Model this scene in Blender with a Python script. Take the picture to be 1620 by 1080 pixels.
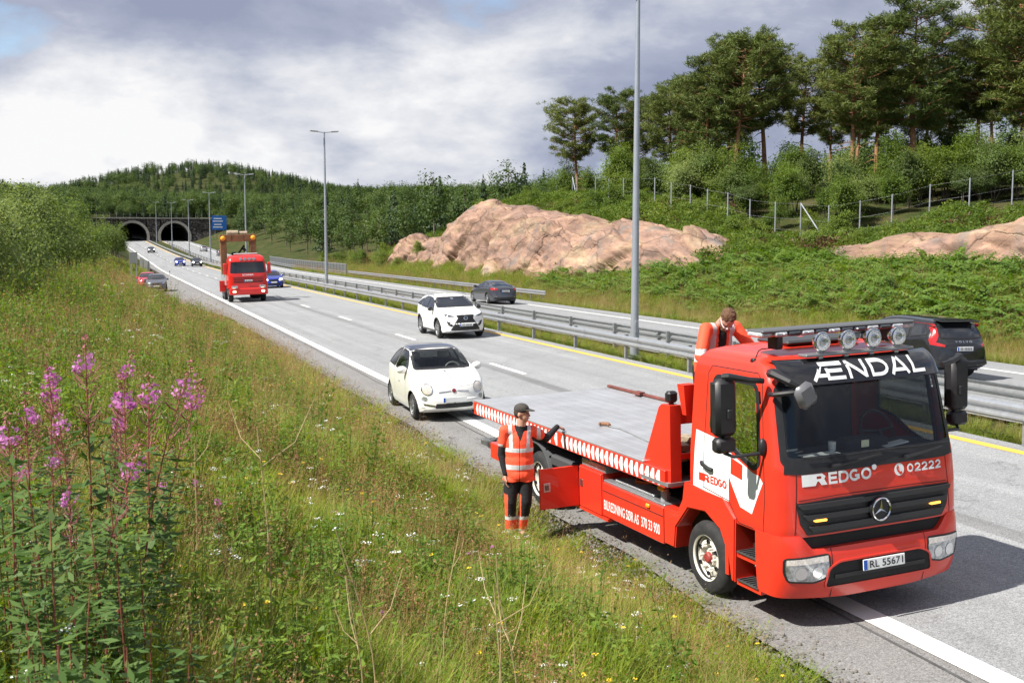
import bpy, bmesh, math, random
import numpy as np
from mathutils import Vector, Matrix, noise
from mathutils.bvhtree import BVHTree
from mathutils.geometry import tessellate_polygon
rng = np.random.default_rng(7); random.seed(7)
R = math.radians
scn = bpy.context.scene
for o in list(bpy.data.objects): bpy.data.objects.remove(o)
COL = scn.collection

# ---------------------------------------------------------------- camera
CAM_YAW, CAM_PITCH, CAM_Z = R(19.86), R(5.48), 3.75
cd = bpy.data.cameras.new('camera'); cam = bpy.data.objects.new('camera', cd); COL.objects.link(cam)
cd.sensor_width = 36; cd.lens = 38.89; cd.clip_start = .05; cd.clip_end = 6000
cam.location = (0, 0, CAM_Z); cam.rotation_euler = (R(90)-CAM_PITCH, 0, -CAM_YAW)
cd.dof.use_dof = True; cd.dof.focus_distance = 14; cd.dof.aperture_fstop = 9
scn.camera = cam
# ---------------------------------------------------------------- world, sun, exposure
SUN_EL = R(49); SUN_TRAVEL = R(6)          # light travels towards +X, turned a little to +Y
sdir = Vector((math.cos(SUN_EL)*math.cos(SUN_TRAVEL), math.cos(SUN_EL)*math.sin(SUN_TRAVEL), -math.sin(SUN_EL)))
world = bpy.data.worlds.new('World'); scn.world = world; world.use_nodes = True
wn, wl = world.node_tree.nodes, world.node_tree.links; wn.clear()
wout = wn.new('ShaderNodeOutputWorld'); wbg = wn.new('ShaderNodeBackground'); wbg.inputs[1].default_value = .1
sky = wn.new('ShaderNodeTexSky'); sky.sky_type = 'NISHITA'; sky.sun_disc = False
sky.sun_elevation = SUN_EL; sky.sun_rotation = math.atan2(-sdir.x, -sdir.y)
sky.air_density = 1.0; sky.dust_density = .25; sky.ozone_density = 1.4; sky.altitude = 50
def wnode(t, **k):
    n = wn.new(t)
    for a, b in k.items(): setattr(n, a, b)
    return n
def wmath(op, a, b=None, c=None):
    n = wnode('ShaderNodeMath', operation=op)
    for i, v in enumerate((a, b, c)):
        if v is None: continue
        if isinstance(v, (int, float)): n.inputs[i].default_value = v
        else: wl.new(v, n.inputs[i])
    return n.outputs[0]
tc = wnode('ShaderNodeTexCoord'); mp = wnode('ShaderNodeMapping'); wl.new(tc.outputs['Generated'], mp.inputs[0]); mp.inputs['Scale'].default_value = (1, 1, 2.3); mp.inputs['Location'].default_value = (12.6, 3.4, 2.2)
def wnoise(scale, detail, rough, dist=0.0, z=(0, 0, 0)):
    n = wnode('ShaderNodeTexNoise'); m = wnode('ShaderNodeMapping'); m.inputs['Location'].default_value = z; wl.new(mp.outputs[0], m.inputs[0])
    wl.new(m.outputs[0], n.inputs['Vector']); n.inputs['Scale'].default_value = scale; n.inputs['Detail'].default_value = detail
    n.inputs['Roughness'].default_value = rough; n.inputs['Distortion'].default_value = dist
    return n.outputs[0]
def wramp(v, stops):
    r = wnode('ShaderNodeValToRGB'); wl.new(v, r.inputs[0]); e = r.color_ramp.elements
    while len(e) < len(stops): e.new(.5)
    for x, (p, c) in zip(e, stops): x.position = p; x.color = (*c, 1) if len(c) == 3 else c
    return r.outputs[0]
big = wnoise(2.3, 9, .55, .15)                                    # the cloud masses
up = wnoise(2.3, 9, .55, .15, (0, 0, .16))                        # the same masses a little higher: where they thin out upwards the top is sunlit
fine = wnoise(7.5, 8, .6, .2, (3, 1, 2))
cover = wramp(wmath('ADD', wmath('MULTIPLY', big, .85), wmath('MULTIPLY', fine, .15)), [(.37, (0, 0, 0)), (.43, (1, 1, 1))])
lit = wmath('ADD', wmath('SUBTRACT', big, up), wmath('MULTIPLY', wmath('SUBTRACT', fine, .5), .50))
soft = wnoise(1.25, 4, .5, .0, (7, 2, 5))
lit = wmath('ADD', wmath('MULTIPLY', lit, 1.5), wmath('MULTIPLY_ADD', wmath('SUBTRACT', soft, .5), 2.0, .5))
ccol = wramp(lit, [(.24, (1.85, 2.08, 2.85)), (.46, (2.5, 2.72, 3.45)), (.62, (3.7, 3.85, 4.3)), (.84, (5.5, 5.5, 5.55))])
wmix = wnode('ShaderNodeMix', data_type='RGBA'); wl.new(cover, wmix.inputs[0]); wl.new(sky.outputs[0], wmix.inputs[6]); wl.new(ccol, wmix.inputs[7])
wl.new(wmix.outputs[2], wbg.inputs[0]); wl.new(wbg.outputs[0], wout.inputs[0])
sl = bpy.data.lights.new('sun', 'SUN'); so = bpy.data.objects.new('sun', sl); COL.objects.link(so)
sl.energy = 5.0; sl.angle = R(.53); sl.color = (1, .955, .88); so.rotation_euler = sdir.to_track_quat('-Z', 'Y').to_euler(); so.location = (-40, -20, 60)
vs = scn.view_settings; vs.view_transform = 'Standard'; vs.look = 'None'; vs.gamma = 1; vs.use_curve_mapping = False
vs.exposure = .8
scn.cycles.max_bounces = 5; scn.cycles.transparent_max_bounces = 10; scn.cycles.diffuse_bounces = 2; scn.cycles.glossy_bounces = 3; scn.cycles.transmission_bounces = 4
scn.cycles.caustics_reflective = False; scn.cycles.caustics_refractive = False; scn.cycles.use_denoising = True

# ---------------------------------------------------------------- materials
MATS = {}
def _nodes(name):
    m = bpy.data.materials.new(name); m.use_nodes = True
    return m, m.node_tree.nodes, m.node_tree.links, m.node_tree.nodes['Principled BSDF']
def mat(name, col, rough=.5, metal=0., coat=0., spec=.5, var=0., scale=6., bump=0., bscale=60., emit=None, es=1., trans=0., ior=1.45, dirt=0., dirtcol=(.16, .14, .11), alpha=1.):
    if name in MATS: return MATS[name]
    m, n, l, b = _nodes(name)
    b.inputs['Base Color'].default_value = (*col, 1); b.inputs['Roughness'].default_value = rough; b.inputs['Metallic'].default_value = metal
    b.inputs['Coat Weight'].default_value = coat; b.inputs['Coat Roughness'].default_value = .04; b.inputs['Specular IOR Level'].default_value = spec
    b.inputs['Transmission Weight'].default_value = trans; b.inputs['IOR'].default_value = ior; b.inputs['Alpha'].default_value = alpha
    if emit: b.inputs['Emission Color'].default_value = (*emit, 1); b.inputs['Emission Strength'].default_value = es
    t = n.new('ShaderNodeTexCoord')
    cur = None
    if var or dirt:
        nz = n.new('ShaderNodeTexNoise'); nz.inputs['Scale'].default_value = scale; nz.inputs['Detail'].default_value = 6; nz.inputs['Roughness'].default_value = .65
        l.new(t.outputs['Object'], nz.inputs['Vector'])
        r = n.new('ShaderNodeValToRGB'); l.new(nz.outputs[0], r.inputs[0])
        r.color_ramp.elements[0].position = .3; r.color_ramp.elements[1].position = .7
        r.color_ramp.elements[0].color = (*[max(c*(1-var), 0) for c in col], 1); r.color_ramp.elements[1].color = (*[min(c*(1+var), 1) for c in col], 1)
        cur = r.outputs[0]
        if dirt:
            nd = n.new('ShaderNodeTexNoise'); nd.inputs['Scale'].default_value = scale*.6+1; nd.inputs['Detail'].default_value = 9; nd.inputs['Roughness'].default_value = .7
            l.new(t.outputs['Object'], nd.inputs['Vector'])
            rr = n.new('ShaderNodeMapRange'); l.new(nd.outputs[0], rr.inputs[0]); rr.inputs[1].default_value = .48; rr.inputs[2].default_value = .75; rr.inputs[3].default_value = 0; rr.inputs[4].default_value = dirt
            mx = n.new('ShaderNodeMix'); mx.data_type = 'RGBA'; l.new(rr.outputs[0], mx.inputs[0]); l.new(cur, mx.inputs[6]); mx.inputs[7].default_value = (*dirtcol, 1)
            cur = mx.outputs[2]
        l.new(cur, b.inputs['Base Color'])
    if bump:
        nb = n.new('ShaderNodeTexNoise'); nb.inputs['Scale'].default_value = bscale; nb.inputs['Detail'].default_value = 5
        l.new(t.outputs['Object'], nb.inputs['Vector']); bp = n.new('ShaderNodeBump'); bp.inputs['Strength'].default_value = bump; bp.inputs['Distance'].default_value = .02
        l.new(nb.outputs[0], bp.inputs['Height']); l.new(bp.outputs[0], b.inputs['Normal'])
    MATS[name] = m
    return m
def leafmat(name, cols, rough=.55, trans=.45, hue=.0, nscale=.6, rand=1.0):
    """foliage: diffuse + translucent, colour picked by instance random and position noise"""
    m, n, l, b = _nodes(name); b.inputs['Roughness'].default_value = rough; b.inputs['Specular IOR Level'].default_value = .25
    oi = n.new('ShaderNodeObjectInfo'); g = n.new('ShaderNodeNewGeometry'); nz = n.new('ShaderNodeTexNoise')
    nz.inputs['Scale'].default_value = nscale; nz.inputs['Detail'].default_value = 3; l.new(g.outputs['Position'], nz.inputs['Vector'])
    a = n.new('ShaderNodeMath'); a.operation = 'MULTIPLY_ADD'; l.new(oi.outputs['Random'], a.inputs[0]); a.inputs[1].default_value = .55*rand
    l.new(nz.outputs[0], a.inputs[2])
    a2 = n.new('ShaderNodeMath'); a2.operation = 'MULTIPLY_ADD'; l.new(g.outputs['Random Per Island'], a2.inputs[0]); a2.inputs[1].default_value = .42; l.new(a.outputs[0], a2.inputs[2])
    mr = n.new('ShaderNodeMapRange'); l.new(a2.outputs[0], mr.inputs[0]); mr.inputs[1].default_value = .3; mr.inputs[2].default_value = .75+.55*rand+.3
    r = n.new('ShaderNodeValToRGB'); l.new(mr.outputs[0], r.inputs[0]); e = r.color_ramp.elements
    while len(e) < len(cols): e.new(.5)
    for i, (x, c) in enumerate(zip(e, cols)): x.position = i/(len(cols)-1); x.color = (*c, 1)
    l.new(r.outputs[0], b.inputs['Base Color'])
    tr = n.new('ShaderNodeBsdfTranslucent'); hs = n.new('ShaderNodeHueSaturation'); hs.inputs['Hue'].default_value = .49; hs.inputs['Saturation'].default_value = 1.15; hs.inputs['Value'].default_value = 1.15
    l.new(r.outputs[0], hs.inputs['Color']); l.new(hs.outputs[0], tr.inputs[0])
    mx = n.new('ShaderNodeMixShader'); mx.inputs[0].default_value = trans; l.new(b.outputs[0], mx.inputs[1]); l.new(tr.outputs[0], mx.inputs[2])
    l.new(mx.outputs[0], n['Material Output'].inputs[0])
    MATS[name] = m
    return m
# ---------------------------------------------------------------- mesh helpers
def tag(o, label=None, cat=None, group=None, kind=None):
    if label: o['label'] = label
    if cat: o['category'] = cat
    if group: o['group'] = group
    if kind: o['kind'] = kind
    return o
def empty(name, loc=(0, 0, 0), rz=0., parent=None):
    o = bpy.data.objects.new(name, None); COL.objects.link(o); o.location = loc; o.rotation_euler = (0, 0, rz); o.parent = parent
    o.empty_display_size = .2
    return o
def obj(name, me, parent=None, mats=None):
    o = bpy.data.objects.new(name, me); COL.objects.link(o); o.parent = parent
    return o
class MB:
    """collects simple solids and links them as one mesh object"""
    def __init__(s): s.v = []; s.f = []; s.mi = []; s.cur = 0
    def add(s, v, f, M=None):
        b = len(s.v)
        s.v += [tuple(M @ Vector(p)) for p in v] if M is not None else [tuple(p) for p in v]
        s.f += [tuple(i+b for i in q) for q in f]; s.mi += [s.cur]*len(f)
        return s
    def box(s, c, d, rot=None, bev=.0):
        x, y, z = d[0]/2, d[1]/2, d[2]/2
        M = Matrix.Translation(c) @ (rot.to_4x4() if rot is not None else Matrix())
        b = min(bev, x*.9, y*.9, z*.9)
        if b <= 0:
            v = [(a*x, e*y, g*z) for a in (-1, 1) for e in (-1, 1) for g in (-1, 1)]
            f = [(0, 1, 3, 2), (4, 6, 7, 5), (0, 4, 5, 1), (2, 3, 7, 6), (0, 2, 6, 4), (1, 5, 7, 3)]
            return s.add(v, f, M)
        v = []; ix = {}
        for a in (-1, 1):
            for e in (-1, 1):
                for g in (-1, 1):
                    for k, p in enumerate(((a*x, e*(y-b), g*(z-b)), (a*(x-b), e*y, g*(z-b)), (a*(x-b), e*(y-b), g*z))):
                        ix[a, e, g, k] = len(v); v.append(p)
        f = []
        for a in (-1, 1): f.append([ix[a, e, g, 0] for e, g in ((-1, -1), (1, -1), (1, 1), (-1, 1))][::a])
        for e in (-1, 1): f.append([ix[a, e, g, 1] for a, g in ((-1, -1), (-1, 1), (1, 1), (1, -1))][::e])
        for g in (-1, 1): f.append([ix[a, e, g, 2] for a, e in ((-1, -1), (1, -1), (1, 1), (-1, 1))][::g])
        for e in (-1, 1):
            for g in (-1, 1): f.append([ix[-1, e, g, 1], ix[1, e, g, 1], ix[1, e, g, 2], ix[-1, e, g, 2]][::-e*g])
        for a in (-1, 1):
            for g in (-1, 1): f.append([ix[a, -1, g, 0], ix[a, 1, g, 0], ix[a, 1, g, 2], ix[a, -1, g, 2]][::a*g])
        for a in (-1, 1):
            for e in (-1, 1): f.append([ix[a, e, -1, 0], ix[a, e, 1, 0], ix[a, e, 1, 1], ix[a, e, -1, 1]][::-a*e])
        for a in (-1, 1):
            for e in (-1, 1):
                for g in (-1, 1): f.append([ix[a, e, g, k] for k in range(3)][::a*e*g])
        return s.add(v, f, M)
    def cyl(s, p0, p1, r0, r1=None, n=12, cap=True):
        r1 = r0 if r1 is None else r1
        p0, p1 = Vector(p0), Vector(p1); d = (p1-p0)
        q = d.to_track_quat('Z', 'Y').to_matrix()
        v = []
        for p, r in ((p0, r0), (p1, r1)):
            for i in range(n):
                a = 2*math.pi*i/n; v.append(p+q @ Vector((r*math.cos(a), r*math.sin(a), 0)))
        f = [(i, (i+1) % n, n+(i+1) % n, n+i) for i in range(n)]
        if cap: f += [tuple(range(n-1, -1, -1)), tuple(range(n, 2*n))]
        return s.add(v, f)
    def tube(s, pts, r, n=8, cap=True):
        pts = [Vector(p) for p in pts]; rs = r if isinstance(r, (list, tuple)) else [r]*len(pts)
        v = []; up = Vector((0, 0, 1))
        for i, p in enumerate(pts):
            t = (pts[min(i+1, len(pts)-1)]-pts[max(i-1, 0)]).normalized()
            a = t.cross(up if abs(t.dot(up)) < .95 else Vector((1, 0, 0))).normalized(); b = a.cross(t)
            for k in range(n):
                w = 2*math.pi*k/n; v.append(p+a*math.cos(w)*rs[i]+b*math.sin(w)*rs[i])
        f = [(i*n+k, i*n+(k+1) % n, (i+1)*n+(k+1) % n, (i+1)*n+k) for i in range(len(pts)-1) for k in range(n)]
        if cap: f += [tuple(range(n)), tuple(range(len(v)-1, len(v)-n-1, -1))]
        return s.add(v, f)
    def prism(s, poly, h0, h1, M=None):
        n = len(poly); v = [(p[0], p[1], h0) for p in poly]+[(p[0], p[1], h1) for p in poly]
        f = [(i, (i+1) % n, n+(i+1) % n, n+i) for i in range(n)]+[tuple(range(n-1, -1, -1)), tuple(range(n, 2*n))]
        return s.add(v, f, M)
    def lathe(s, prof, M=None, n=20):
        """profile [(r, z)...] turned about z"""
        v = [(r*math.cos(2*math.pi*k/n), r*math.sin(2*math.pi*k/n), z) for r, z in prof for k in range(n)]
        f = [(i*n+k, i*n+(k+1) % n, (i+1)*n+(k+1) % n, (i+1)*n+k) for i in range(len(prof)-1) for k in range(n)]
        return s.add(v, f, M)
    def ball(s, c, r, n=10, m=7, M=None):
        r = (r, r, r) if isinstance(r, (int, float)) else r
        v = [(c[0]+r[0]*math.sin(math.pi*j/m)*math.cos(2*math.pi*i/n), c[1]+r[1]*math.sin(math.pi*j/m)*math.sin(2*math.pi*i/n), c[2]+r[2]*math.cos(math.pi*j/m)) for j in range(m+1) for i in range(n)]
        f = [(j*n+i, (j+1)*n+i, (j+1)*n+(i+1) % n, j*n+(i+1) % n) for j in range(m) for i in range(n)]
        return s.add(v, f, M)
    def mesh(s, name, mats, smooth=None):
        me = bpy.data.meshes.new(name); me.from_pydata(s.v, [], s.f)
        for m in (mats if isinstance(mats, (list, tuple)) else [mats]): me.materials.append(m)
        if max(s.mi, default=0): me.polygons.foreach_set('material_index', s.mi)
        me.validate(); bm = bmesh.new(); bm.from_mesh(me); bmesh.ops.remove_doubles(bm, verts=bm.verts, dist=1e-5); bmesh.ops.recalc_face_normals(bm, faces=bm.faces); bm.to_mesh(me); bm.free()
        if smooth is not None:
            me.shade_smooth(); me.set_sharp_from_angle(angle=R(smooth))
        return me
    def build(s, name, mats, parent=None, smooth=None):
        return obj(name, s.mesh(name, mats, smooth), parent)
def rot(ax, deg): return Matrix.Rotation(R(deg), 3, ax)
def npmesh(name, v, f, m, smooth=False):
    """mesh from numpy arrays; f is (n,3) or (n,4)"""
    me = bpy.data.meshes.new(name); v = np.asarray(v, np.float32); f = np.asarray(f, np.int32)
    me.vertices.add(len(v)); me.vertices.foreach_set('co', v.ravel())
    k = f.shape[1]; me.loops.add(f.size); me.loops.foreach_set('vertex_index', f.ravel()); me.polygons.add(len(f))
    me.polygons.foreach_set('loop_start', np.arange(0, f.size, k, dtype=np.int32)); me.polygons.foreach_set('loop_total', np.full(len(f), k, np.int32))
    for x in (m if isinstance(m, (list, tuple)) else [m]): me.materials.append(x)
    me.update(calc_edges=True)
    if smooth: me.shade_smooth()
    return me
def copy_tree(o, parent=None):
    c = o.copy(); COL.objects.link(c); c.parent = parent
    for ch in list(o.children): copy_tree(ch, c)
    return c
def sstep(a, b, x):
    t = np.clip((np.asarray(x, float)-a)/(b-a), 0, 1); return t*t*(3-2*t)
# ---------------------------------------------------------------- the lie of the land
TY = 372.                                   # tunnel mouth
def s_(Y):
    Y = np.asarray(Y, float); Yc = np.minimum(Y, TY+20)
    return -.009*Yc+np.where(Yc > 150, 5.0*((Yc-150)/220)**2, 0)
def cx(Y):
    Y = np.asarray(Y, float); Yc = np.minimum(Y, TY+60); return np.where(Yc > 200, -4.2*((Yc-200)/170)**2, 0.)
def cx2(Y): return cx(Y)+2.4*sstep(150, 372, Y)           # the far carriageway draws away before the tunnel
LINE, YEL, MED0, MED1, YEL2, LINE2, EDGE2 = 7.1, 14.45, 14.8, 16.9, 17.2, 24.3, 26.3
def edge1(Y): return 5.75-3.3*sstep(58, 84, Y)+3.3*sstep(128, 150, Y)
def cross(x):
    return np.where(x < 15.9, .027*(np.minimum(x, 15.0)-LINE), .20-.022*(x-17.0))
def road_z(X, Y):
    x1 = X-cx(Y); x2 = X-cx2(Y)
    return s_(Y)+np.where(x2 > 16.2, cross(np.maximum(x2, 16.)), cross(np.minimum(x1, 15.)))
PX = np.array([26.3, 27.5, 29, 31, 33, 36, 40, 44, 48, 56, 70, 100, 150, 260])
PROF = [(-40, [-.03, 0, .35, 1.1, 1.9, 2.7, 3.3, 3.8, 4.3, 5.3, 7.0, 9.5, 12, 16]),
        (30, [-.03, 0, .35, 1.0, 1.7, 2.4, 3.0, 3.5, 4.1, 5.3, 7.0, 9.5, 12, 16]),
        (50, [-.03, 0, .35, .95, 1.5, 2.1, 2.7, 3.2, 3.9, 5.2, 7.2, 10, 13, 18]),
        (66, [-.03, 0, .35, 1.0, 1.7, 2.6, 3.3, 3.5, 3.9, 5.4, 7.8, 11, 15, 20]),
        (84, [-.03, 0, .4, 1.2, 2.6, 4.8, 6.2, 6.9, 7.2, 8.0, 9.5, 13, 18, 24]),
        (108, [-.03, 0, .4, 1.2, 3.4, 6.2, 7.9, 8.2, 8.4, 9.0, 10.0, 12, 15, 20]),
        (132, [-.03, 0, .4, 1.0, 2.0, 3.4, 5.0, 6.0, 6.6, 7.6, 8.8, 11, 14, 20]),
        (165, [-.03, 0, .2, .5, .9, 1.4, 2.0, 2.5, 3.0, 4.0, 5.8, 8.5, 12, 18]),
        (230, [-.03, 0, .2, .5, .9, 1.4, 2.0, 2.6, 3.2, 4.5, 6.4, 9, 12, 18]),
        (340, [-.03, .3, .8, 1.4, 2.2, 3.2, 4.4, 5.5, 6.5, 8, 9.5, 11, 13, 18])]
PYS = np.array([p[0] for p in PROF], float); PZ = np.array([p[1] for p in PROF], float)
_ns = rng.uniform(0, 6.28, (6, 2))
def wob(X, Y, k, i): return np.sin(X*k+_ns[i, 0]+.6*np.sin(Y*k*.7))*np.sin(Y*k*.9+_ns[i, 1]+.5*np.sin(X*k*.6))
HILLS = [(70, 930, 37, 120, 190), (330, 1120, 32, 230, 230), (640, 1200, 18, 260, 260), (-60, 640, 4, 120, 190), (-190, 520, 10, 110, 200), (230, 560, 3, 180, 190), (-420, 900, 30, 250, 300)]
def far_z(X, Y):
    z = 9.2+2.0*sstep(380, 460, Y)+0*X
    for (hx, hy, hh, sx, sy) in HILLS: z = z+hh*np.exp(-((X-hx)/sx)**2-((Y-hy)/sy)**2)
    return z+2.0*wob(X, Y, .021, 0)
def land(X, Y):
    X = np.asarray(X, float); Y = np.asarray(Y, float); X, Y = np.broadcast_arrays(X, Y)
    x1 = X-cx(Y); x2 = X-cx2(Y); base = s_(Y)
    d = edge1(Y)-x1
    left = base-.055-.10*sstep(0, .7, d)+.40*np.clip(d-.7, 0, 5.2)+.11*np.clip(d-5.9, 0, 30)+.10*wob(X, Y, .9, 1)*sstep(1, 3, d)+.05*wob(X, Y, 2.3, 2)*sstep(1, 2, d)
    left = left+(.16*np.clip(d-2, 0, 40))*sstep(170, 340, Y)
    yc = np.clip(Y, -40, 340); i = np.clip(np.searchsorted(PYS, yc, side='right')-1, 0, len(PYS)-2); t = (yc-PYS[i])/(PYS[i+1]-PYS[i])
    t = t*t*(3-2*t)
    xc = np.clip(x2, PX[0], PX[-1]); j = np.clip(np.searchsorted(PX, xc, side='right')-1, 0, len(PX)-2); w = (xc-PX[j])/(PX[j+1]-PX[j])
    pz = (PZ[i, j]*(1-w)+PZ[i, j+1]*w)*(1-t)+(PZ[i+1, j]*(1-w)+PZ[i+1, j+1]*w)*t
    right = base+cross(26.3)-.03+pz+(.16*wob(X, Y, .55, 3)+.10*wob(X, Y, 1.4, 4))*sstep(28.5, 33, x2)+.5*wob(X, Y, .12, 5)*sstep(42, 60, x2)
    m = sstep(MED0-.1, MED0+.5, x1)*(1-sstep(MED1-.5, MED1+.1, x2))
    mid = road_z(X, Y)-.06-.10*m
    z = np.where(d > 0, left, np.where(x2 > 26.3, right, mid))
    far = np.maximum(far_z(X, Y), 0)
    k = sstep(TY+.4, TY+2.4, Y); side = sstep(36, 90, x2)+sstep(14, 60, -x1)
    k = np.maximum(k, np.clip(side, 0, 1)*sstep(250, 420, Y))
    return z*(1-k)+far*k
def lz(x, y): return float(land(np.array([x]), np.array([y]))[0])
# ---------------------------------------------------------------- surface materials
def asphalt_mat(name, base, warm=0., streak=.5):
    m, n, l, b = _nodes(name); b.inputs['Roughness'].default_value = .86; b.inputs['Specular IOR Level'].default_value = .3
    t = n.new('ShaderNodeTexCoord')
    def nz(scale, det, vec=None, sc3=None):
        q = n.new('ShaderNodeTexNoise'); q.inputs['Scale'].default_value = scale; q.inputs['Detail'].default_value = det; q.inputs['Roughness'].default_value = .6
        if sc3:
            mm = n.new('ShaderNodeMapping'); mm.inputs['Scale'].default_value = sc3; l.new(t.outputs['Object'], mm.inputs[0]); l.new(mm.outputs[0], q.inputs['Vector'])
        else: l.new(t.outputs['Object'], q.inputs['Vector'])
        return q.outputs[0]
    def mr(v, a, c, lo, hi):
        q = n.new('ShaderNodeMapRange'); l.new(v, q.inputs[0]); q.inputs[1].default_value = a; q.inputs[2].default_value = c; q.inputs[3].default_value = lo; q.inputs[4].default_value = hi; return q.outputs[0]
    def mul(a, c):
        q = n.new('ShaderNodeMath'); q.operation = 'MULTIPLY'; l.new(a, q.inputs[0]); l.new(c, q.inputs[1]); return q.outputs[0]
    vo = n.new('ShaderNodeTexVoronoi'); vo.inputs['Scale'].default_value = 95; l.new(t.outputs['Object'], vo.inputs['Vector'])
    vc = n.new('ShaderNodeSeparateColor'); l.new(vo.outputs['Color'], vc.inputs[0])
    v = mr(vc.outputs[0], 0, 1, .62, 1.36)
    v = mul(v, mr(nz(26, 3), .3, .7, .86, 1.13))
    v = mul(v, mr(nz(.9, 5), .3, .7, .93, 1.06))
    v = mul(v, mr(nz(1, 5, sc3=(2.6, .045, 1)), .3, .7, 1-.20*streak*2, 1+.13*streak*2))
    v = mul(v, mr(nz(1, 3, sc3=(.6, .02, 1)), .35, .65, .94, 1.05))
    cr = n.new('ShaderNodeTexVoronoi'); cr.feature = 'DISTANCE_TO_EDGE'; cr.inputs['Scale'].default_value = .22
    mm = n.new('ShaderNodeMapping'); mm.inputs['Scale'].default_value = (1, .55, 1); wv = n.new('ShaderNodeTexNoise'); wv.inputs['Scale'].default_value = 1.6; wv.inputs['Detail'].default_value = 4
    l.new(t.outputs['Object'], wv.inputs['Vector']); vm = n.new('ShaderNodeVectorMath'); vm.operation = 'MULTIPLY_ADD'; l.new(wv.outputs['Color'], vm.inputs[0]); vm.inputs[1].default_value = (1.6, 1.6, 0); l.new(t.outputs['Object'], vm.inputs[2])
    l.new(vm.outputs[0], mm.inputs[0]); l.new(mm.outputs[0], cr.inputs['Vector'])
    v = mul(v, mr(cr.outputs['Distance'], 0, .006, .74, 1.0))
    c = n.new('ShaderNodeCombineColor')
    for i, k in enumerate((base*(1+warm), base, base*(1-warm*.9))):
        q = n.new('ShaderNodeMath'); q.operation = 'MULTIPLY'; l.new(v, q.inputs[0]); q.inputs[1].default_value = k; l.new(q.outputs[0], c.inputs[i])
    l.new(c.outputs[0], b.inputs['Base Color'])
    bp = n.new('ShaderNodeBump'); bp.inputs['Strength'].default_value = .5; bp.inputs['Distance'].default_value = .006; l.new(vo.outputs['Distance'], bp.inputs['Height']); l.new(bp.outputs[0], b.inputs['Normal'])
    MATS[name] = m
    return m
M_lane = asphalt_mat('asphalt_lane', .27, -.02, .32); M_shoulder = asphalt_mat('asphalt_shoulder', .20, .03, .3)
def paint_mat(name, col, wear):
    m, n, l, b = _nodes(name); b.inputs['Roughness'].default_value = .6
    t = n.new('ShaderNodeTexCoord'); q = n.new('ShaderNodeTexNoise'); q.inputs['Scale'].default_value = 14; q.inputs['Detail'].default_value = 9; q.inputs['Roughness'].default_value = .75; l.new(t.outputs['Object'], q.inputs['Vector'])
    r = n.new('ShaderNodeValToRGB'); l.new(q.outputs[0], r.inputs[0]); e = r.color_ramp.elements
    e[0].position = wear-.05; e[0].color = (.25, .24, .22, 1); e[1].position = wear+.06; e[1].color = (*col, 1)
    q2 = n.new('ShaderNodeTexNoise'); q2.inputs['Scale'].default_value = 2.2; q2.inputs['Detail'].default_value = 5; l.new(t.outputs['Object'], q2.inputs['Vector'])
    mr = n.new('ShaderNodeMapRange'); l.new(q2.outputs[0], mr.inputs[0]); mr.inputs[3].default_value = .8; mr.inputs[4].default_value = 1.12
    mx = n.new('ShaderNodeMix'); mx.data_type = 'RGBA'; mx.blend_type = 'MULTIPLY'; mx.inputs[0].default_value = 1; l.new(r.outputs[0], mx.inputs[6])
    cc = n.new('ShaderNodeCombineColor'); [l.new(mr.outputs[0], cc.inputs[i]) for i in range(3)]; l.new(cc.outputs[0], mx.inputs[7]); l.new(mx.outputs[2], b.inputs['Base Color'])
    MATS[name] = m
    return m
M_white = paint_mat('road_paint_white', (.78, .78, .75), .33); M_yellow = paint_mat('road_paint_yellow', (.80, .46, .07), .34)
def ground_mat():
    m, n, l, b = _nodes('meadow_soil'); b.inputs['Roughness'].default_value = .95; b.inputs['Specular IOR Level'].default_value = .1
    t = n.new('ShaderNodeTexCoord'); q = n.new('ShaderNodeTexNoise'); q.inputs['Scale'].default_value = .35; q.inputs['Detail'].default_value = 9; q.inputs['Roughness'].default_value = .7; l.new(t.outputs['Object'], q.inputs['Vector'])
    r = n.new('ShaderNodeValToRGB'); l.new(q.outputs[0], r.inputs[0]); e = r.color_ramp.elements
    e.new(.5); e.new(.6)
    for x, (p, c) in zip(e, [(.3, (.035, .055, .016)), (.45, (.06, .085, .022)), (.56, (.10, .10, .035)), (.7, (.14, .12, .06))]): x.position = p; x.color = (*c, 1)
    q2 = n.new('ShaderNodeTexNoise'); q2.inputs['Scale'].default_value = 9; q2.inputs['Detail'].default_value = 6; l.new(t.outputs['Object'], q2.inputs['Vector'])
    mx = n.new('ShaderNodeMix'); mx.data_type = 'RGBA'; mx.blend_type = 'MULTIPLY'; mx.inputs[0].default_value = .8; l.new(r.outputs[0], mx.inputs[6]); l.new(q2.outputs['Color'], mx.inputs[7]); l.new(mx.outputs[2], b.inputs['Base Color'])
    bp = n.new('ShaderNodeBump'); bp.inputs['Strength'].default_value = .8; bp.inputs['Distance'].default_value = .1; l.new(q2.outputs[0], bp.inputs['Height']); l.new(bp.outputs[0], b.inputs['Normal'])
    return m
M_ground = ground_mat()
M_gravel = mat('gravel_stone', (.21, .195, .17), .9, var=.45, scale=3, bump=.5, bscale=30)
M_galv = mat('galvanised_steel', (.50, .52, .54), .38, .75, var=.12, scale=9, dirt=.25, dirtcol=(.3, .29, .27))
M_galvd = mat('weathered_steel', (.30, .31, .32), .55, .6, var=.2, scale=7, dirt=.4, dirtcol=(.2, .16, .12))
M_pole = mat('pole_steel', (.36, .39, .43), .42, .5, var=.08, scale=3)
M_conc = mat('portal_concrete', (.21, .20, .18), .85, var=.22, scale=.9, dirt=.5, dirtcol=(.16, .15, .13))
M_black = mat('black_plastic', (.018, .018, .02), .45, var=.25, scale=12)
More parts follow.
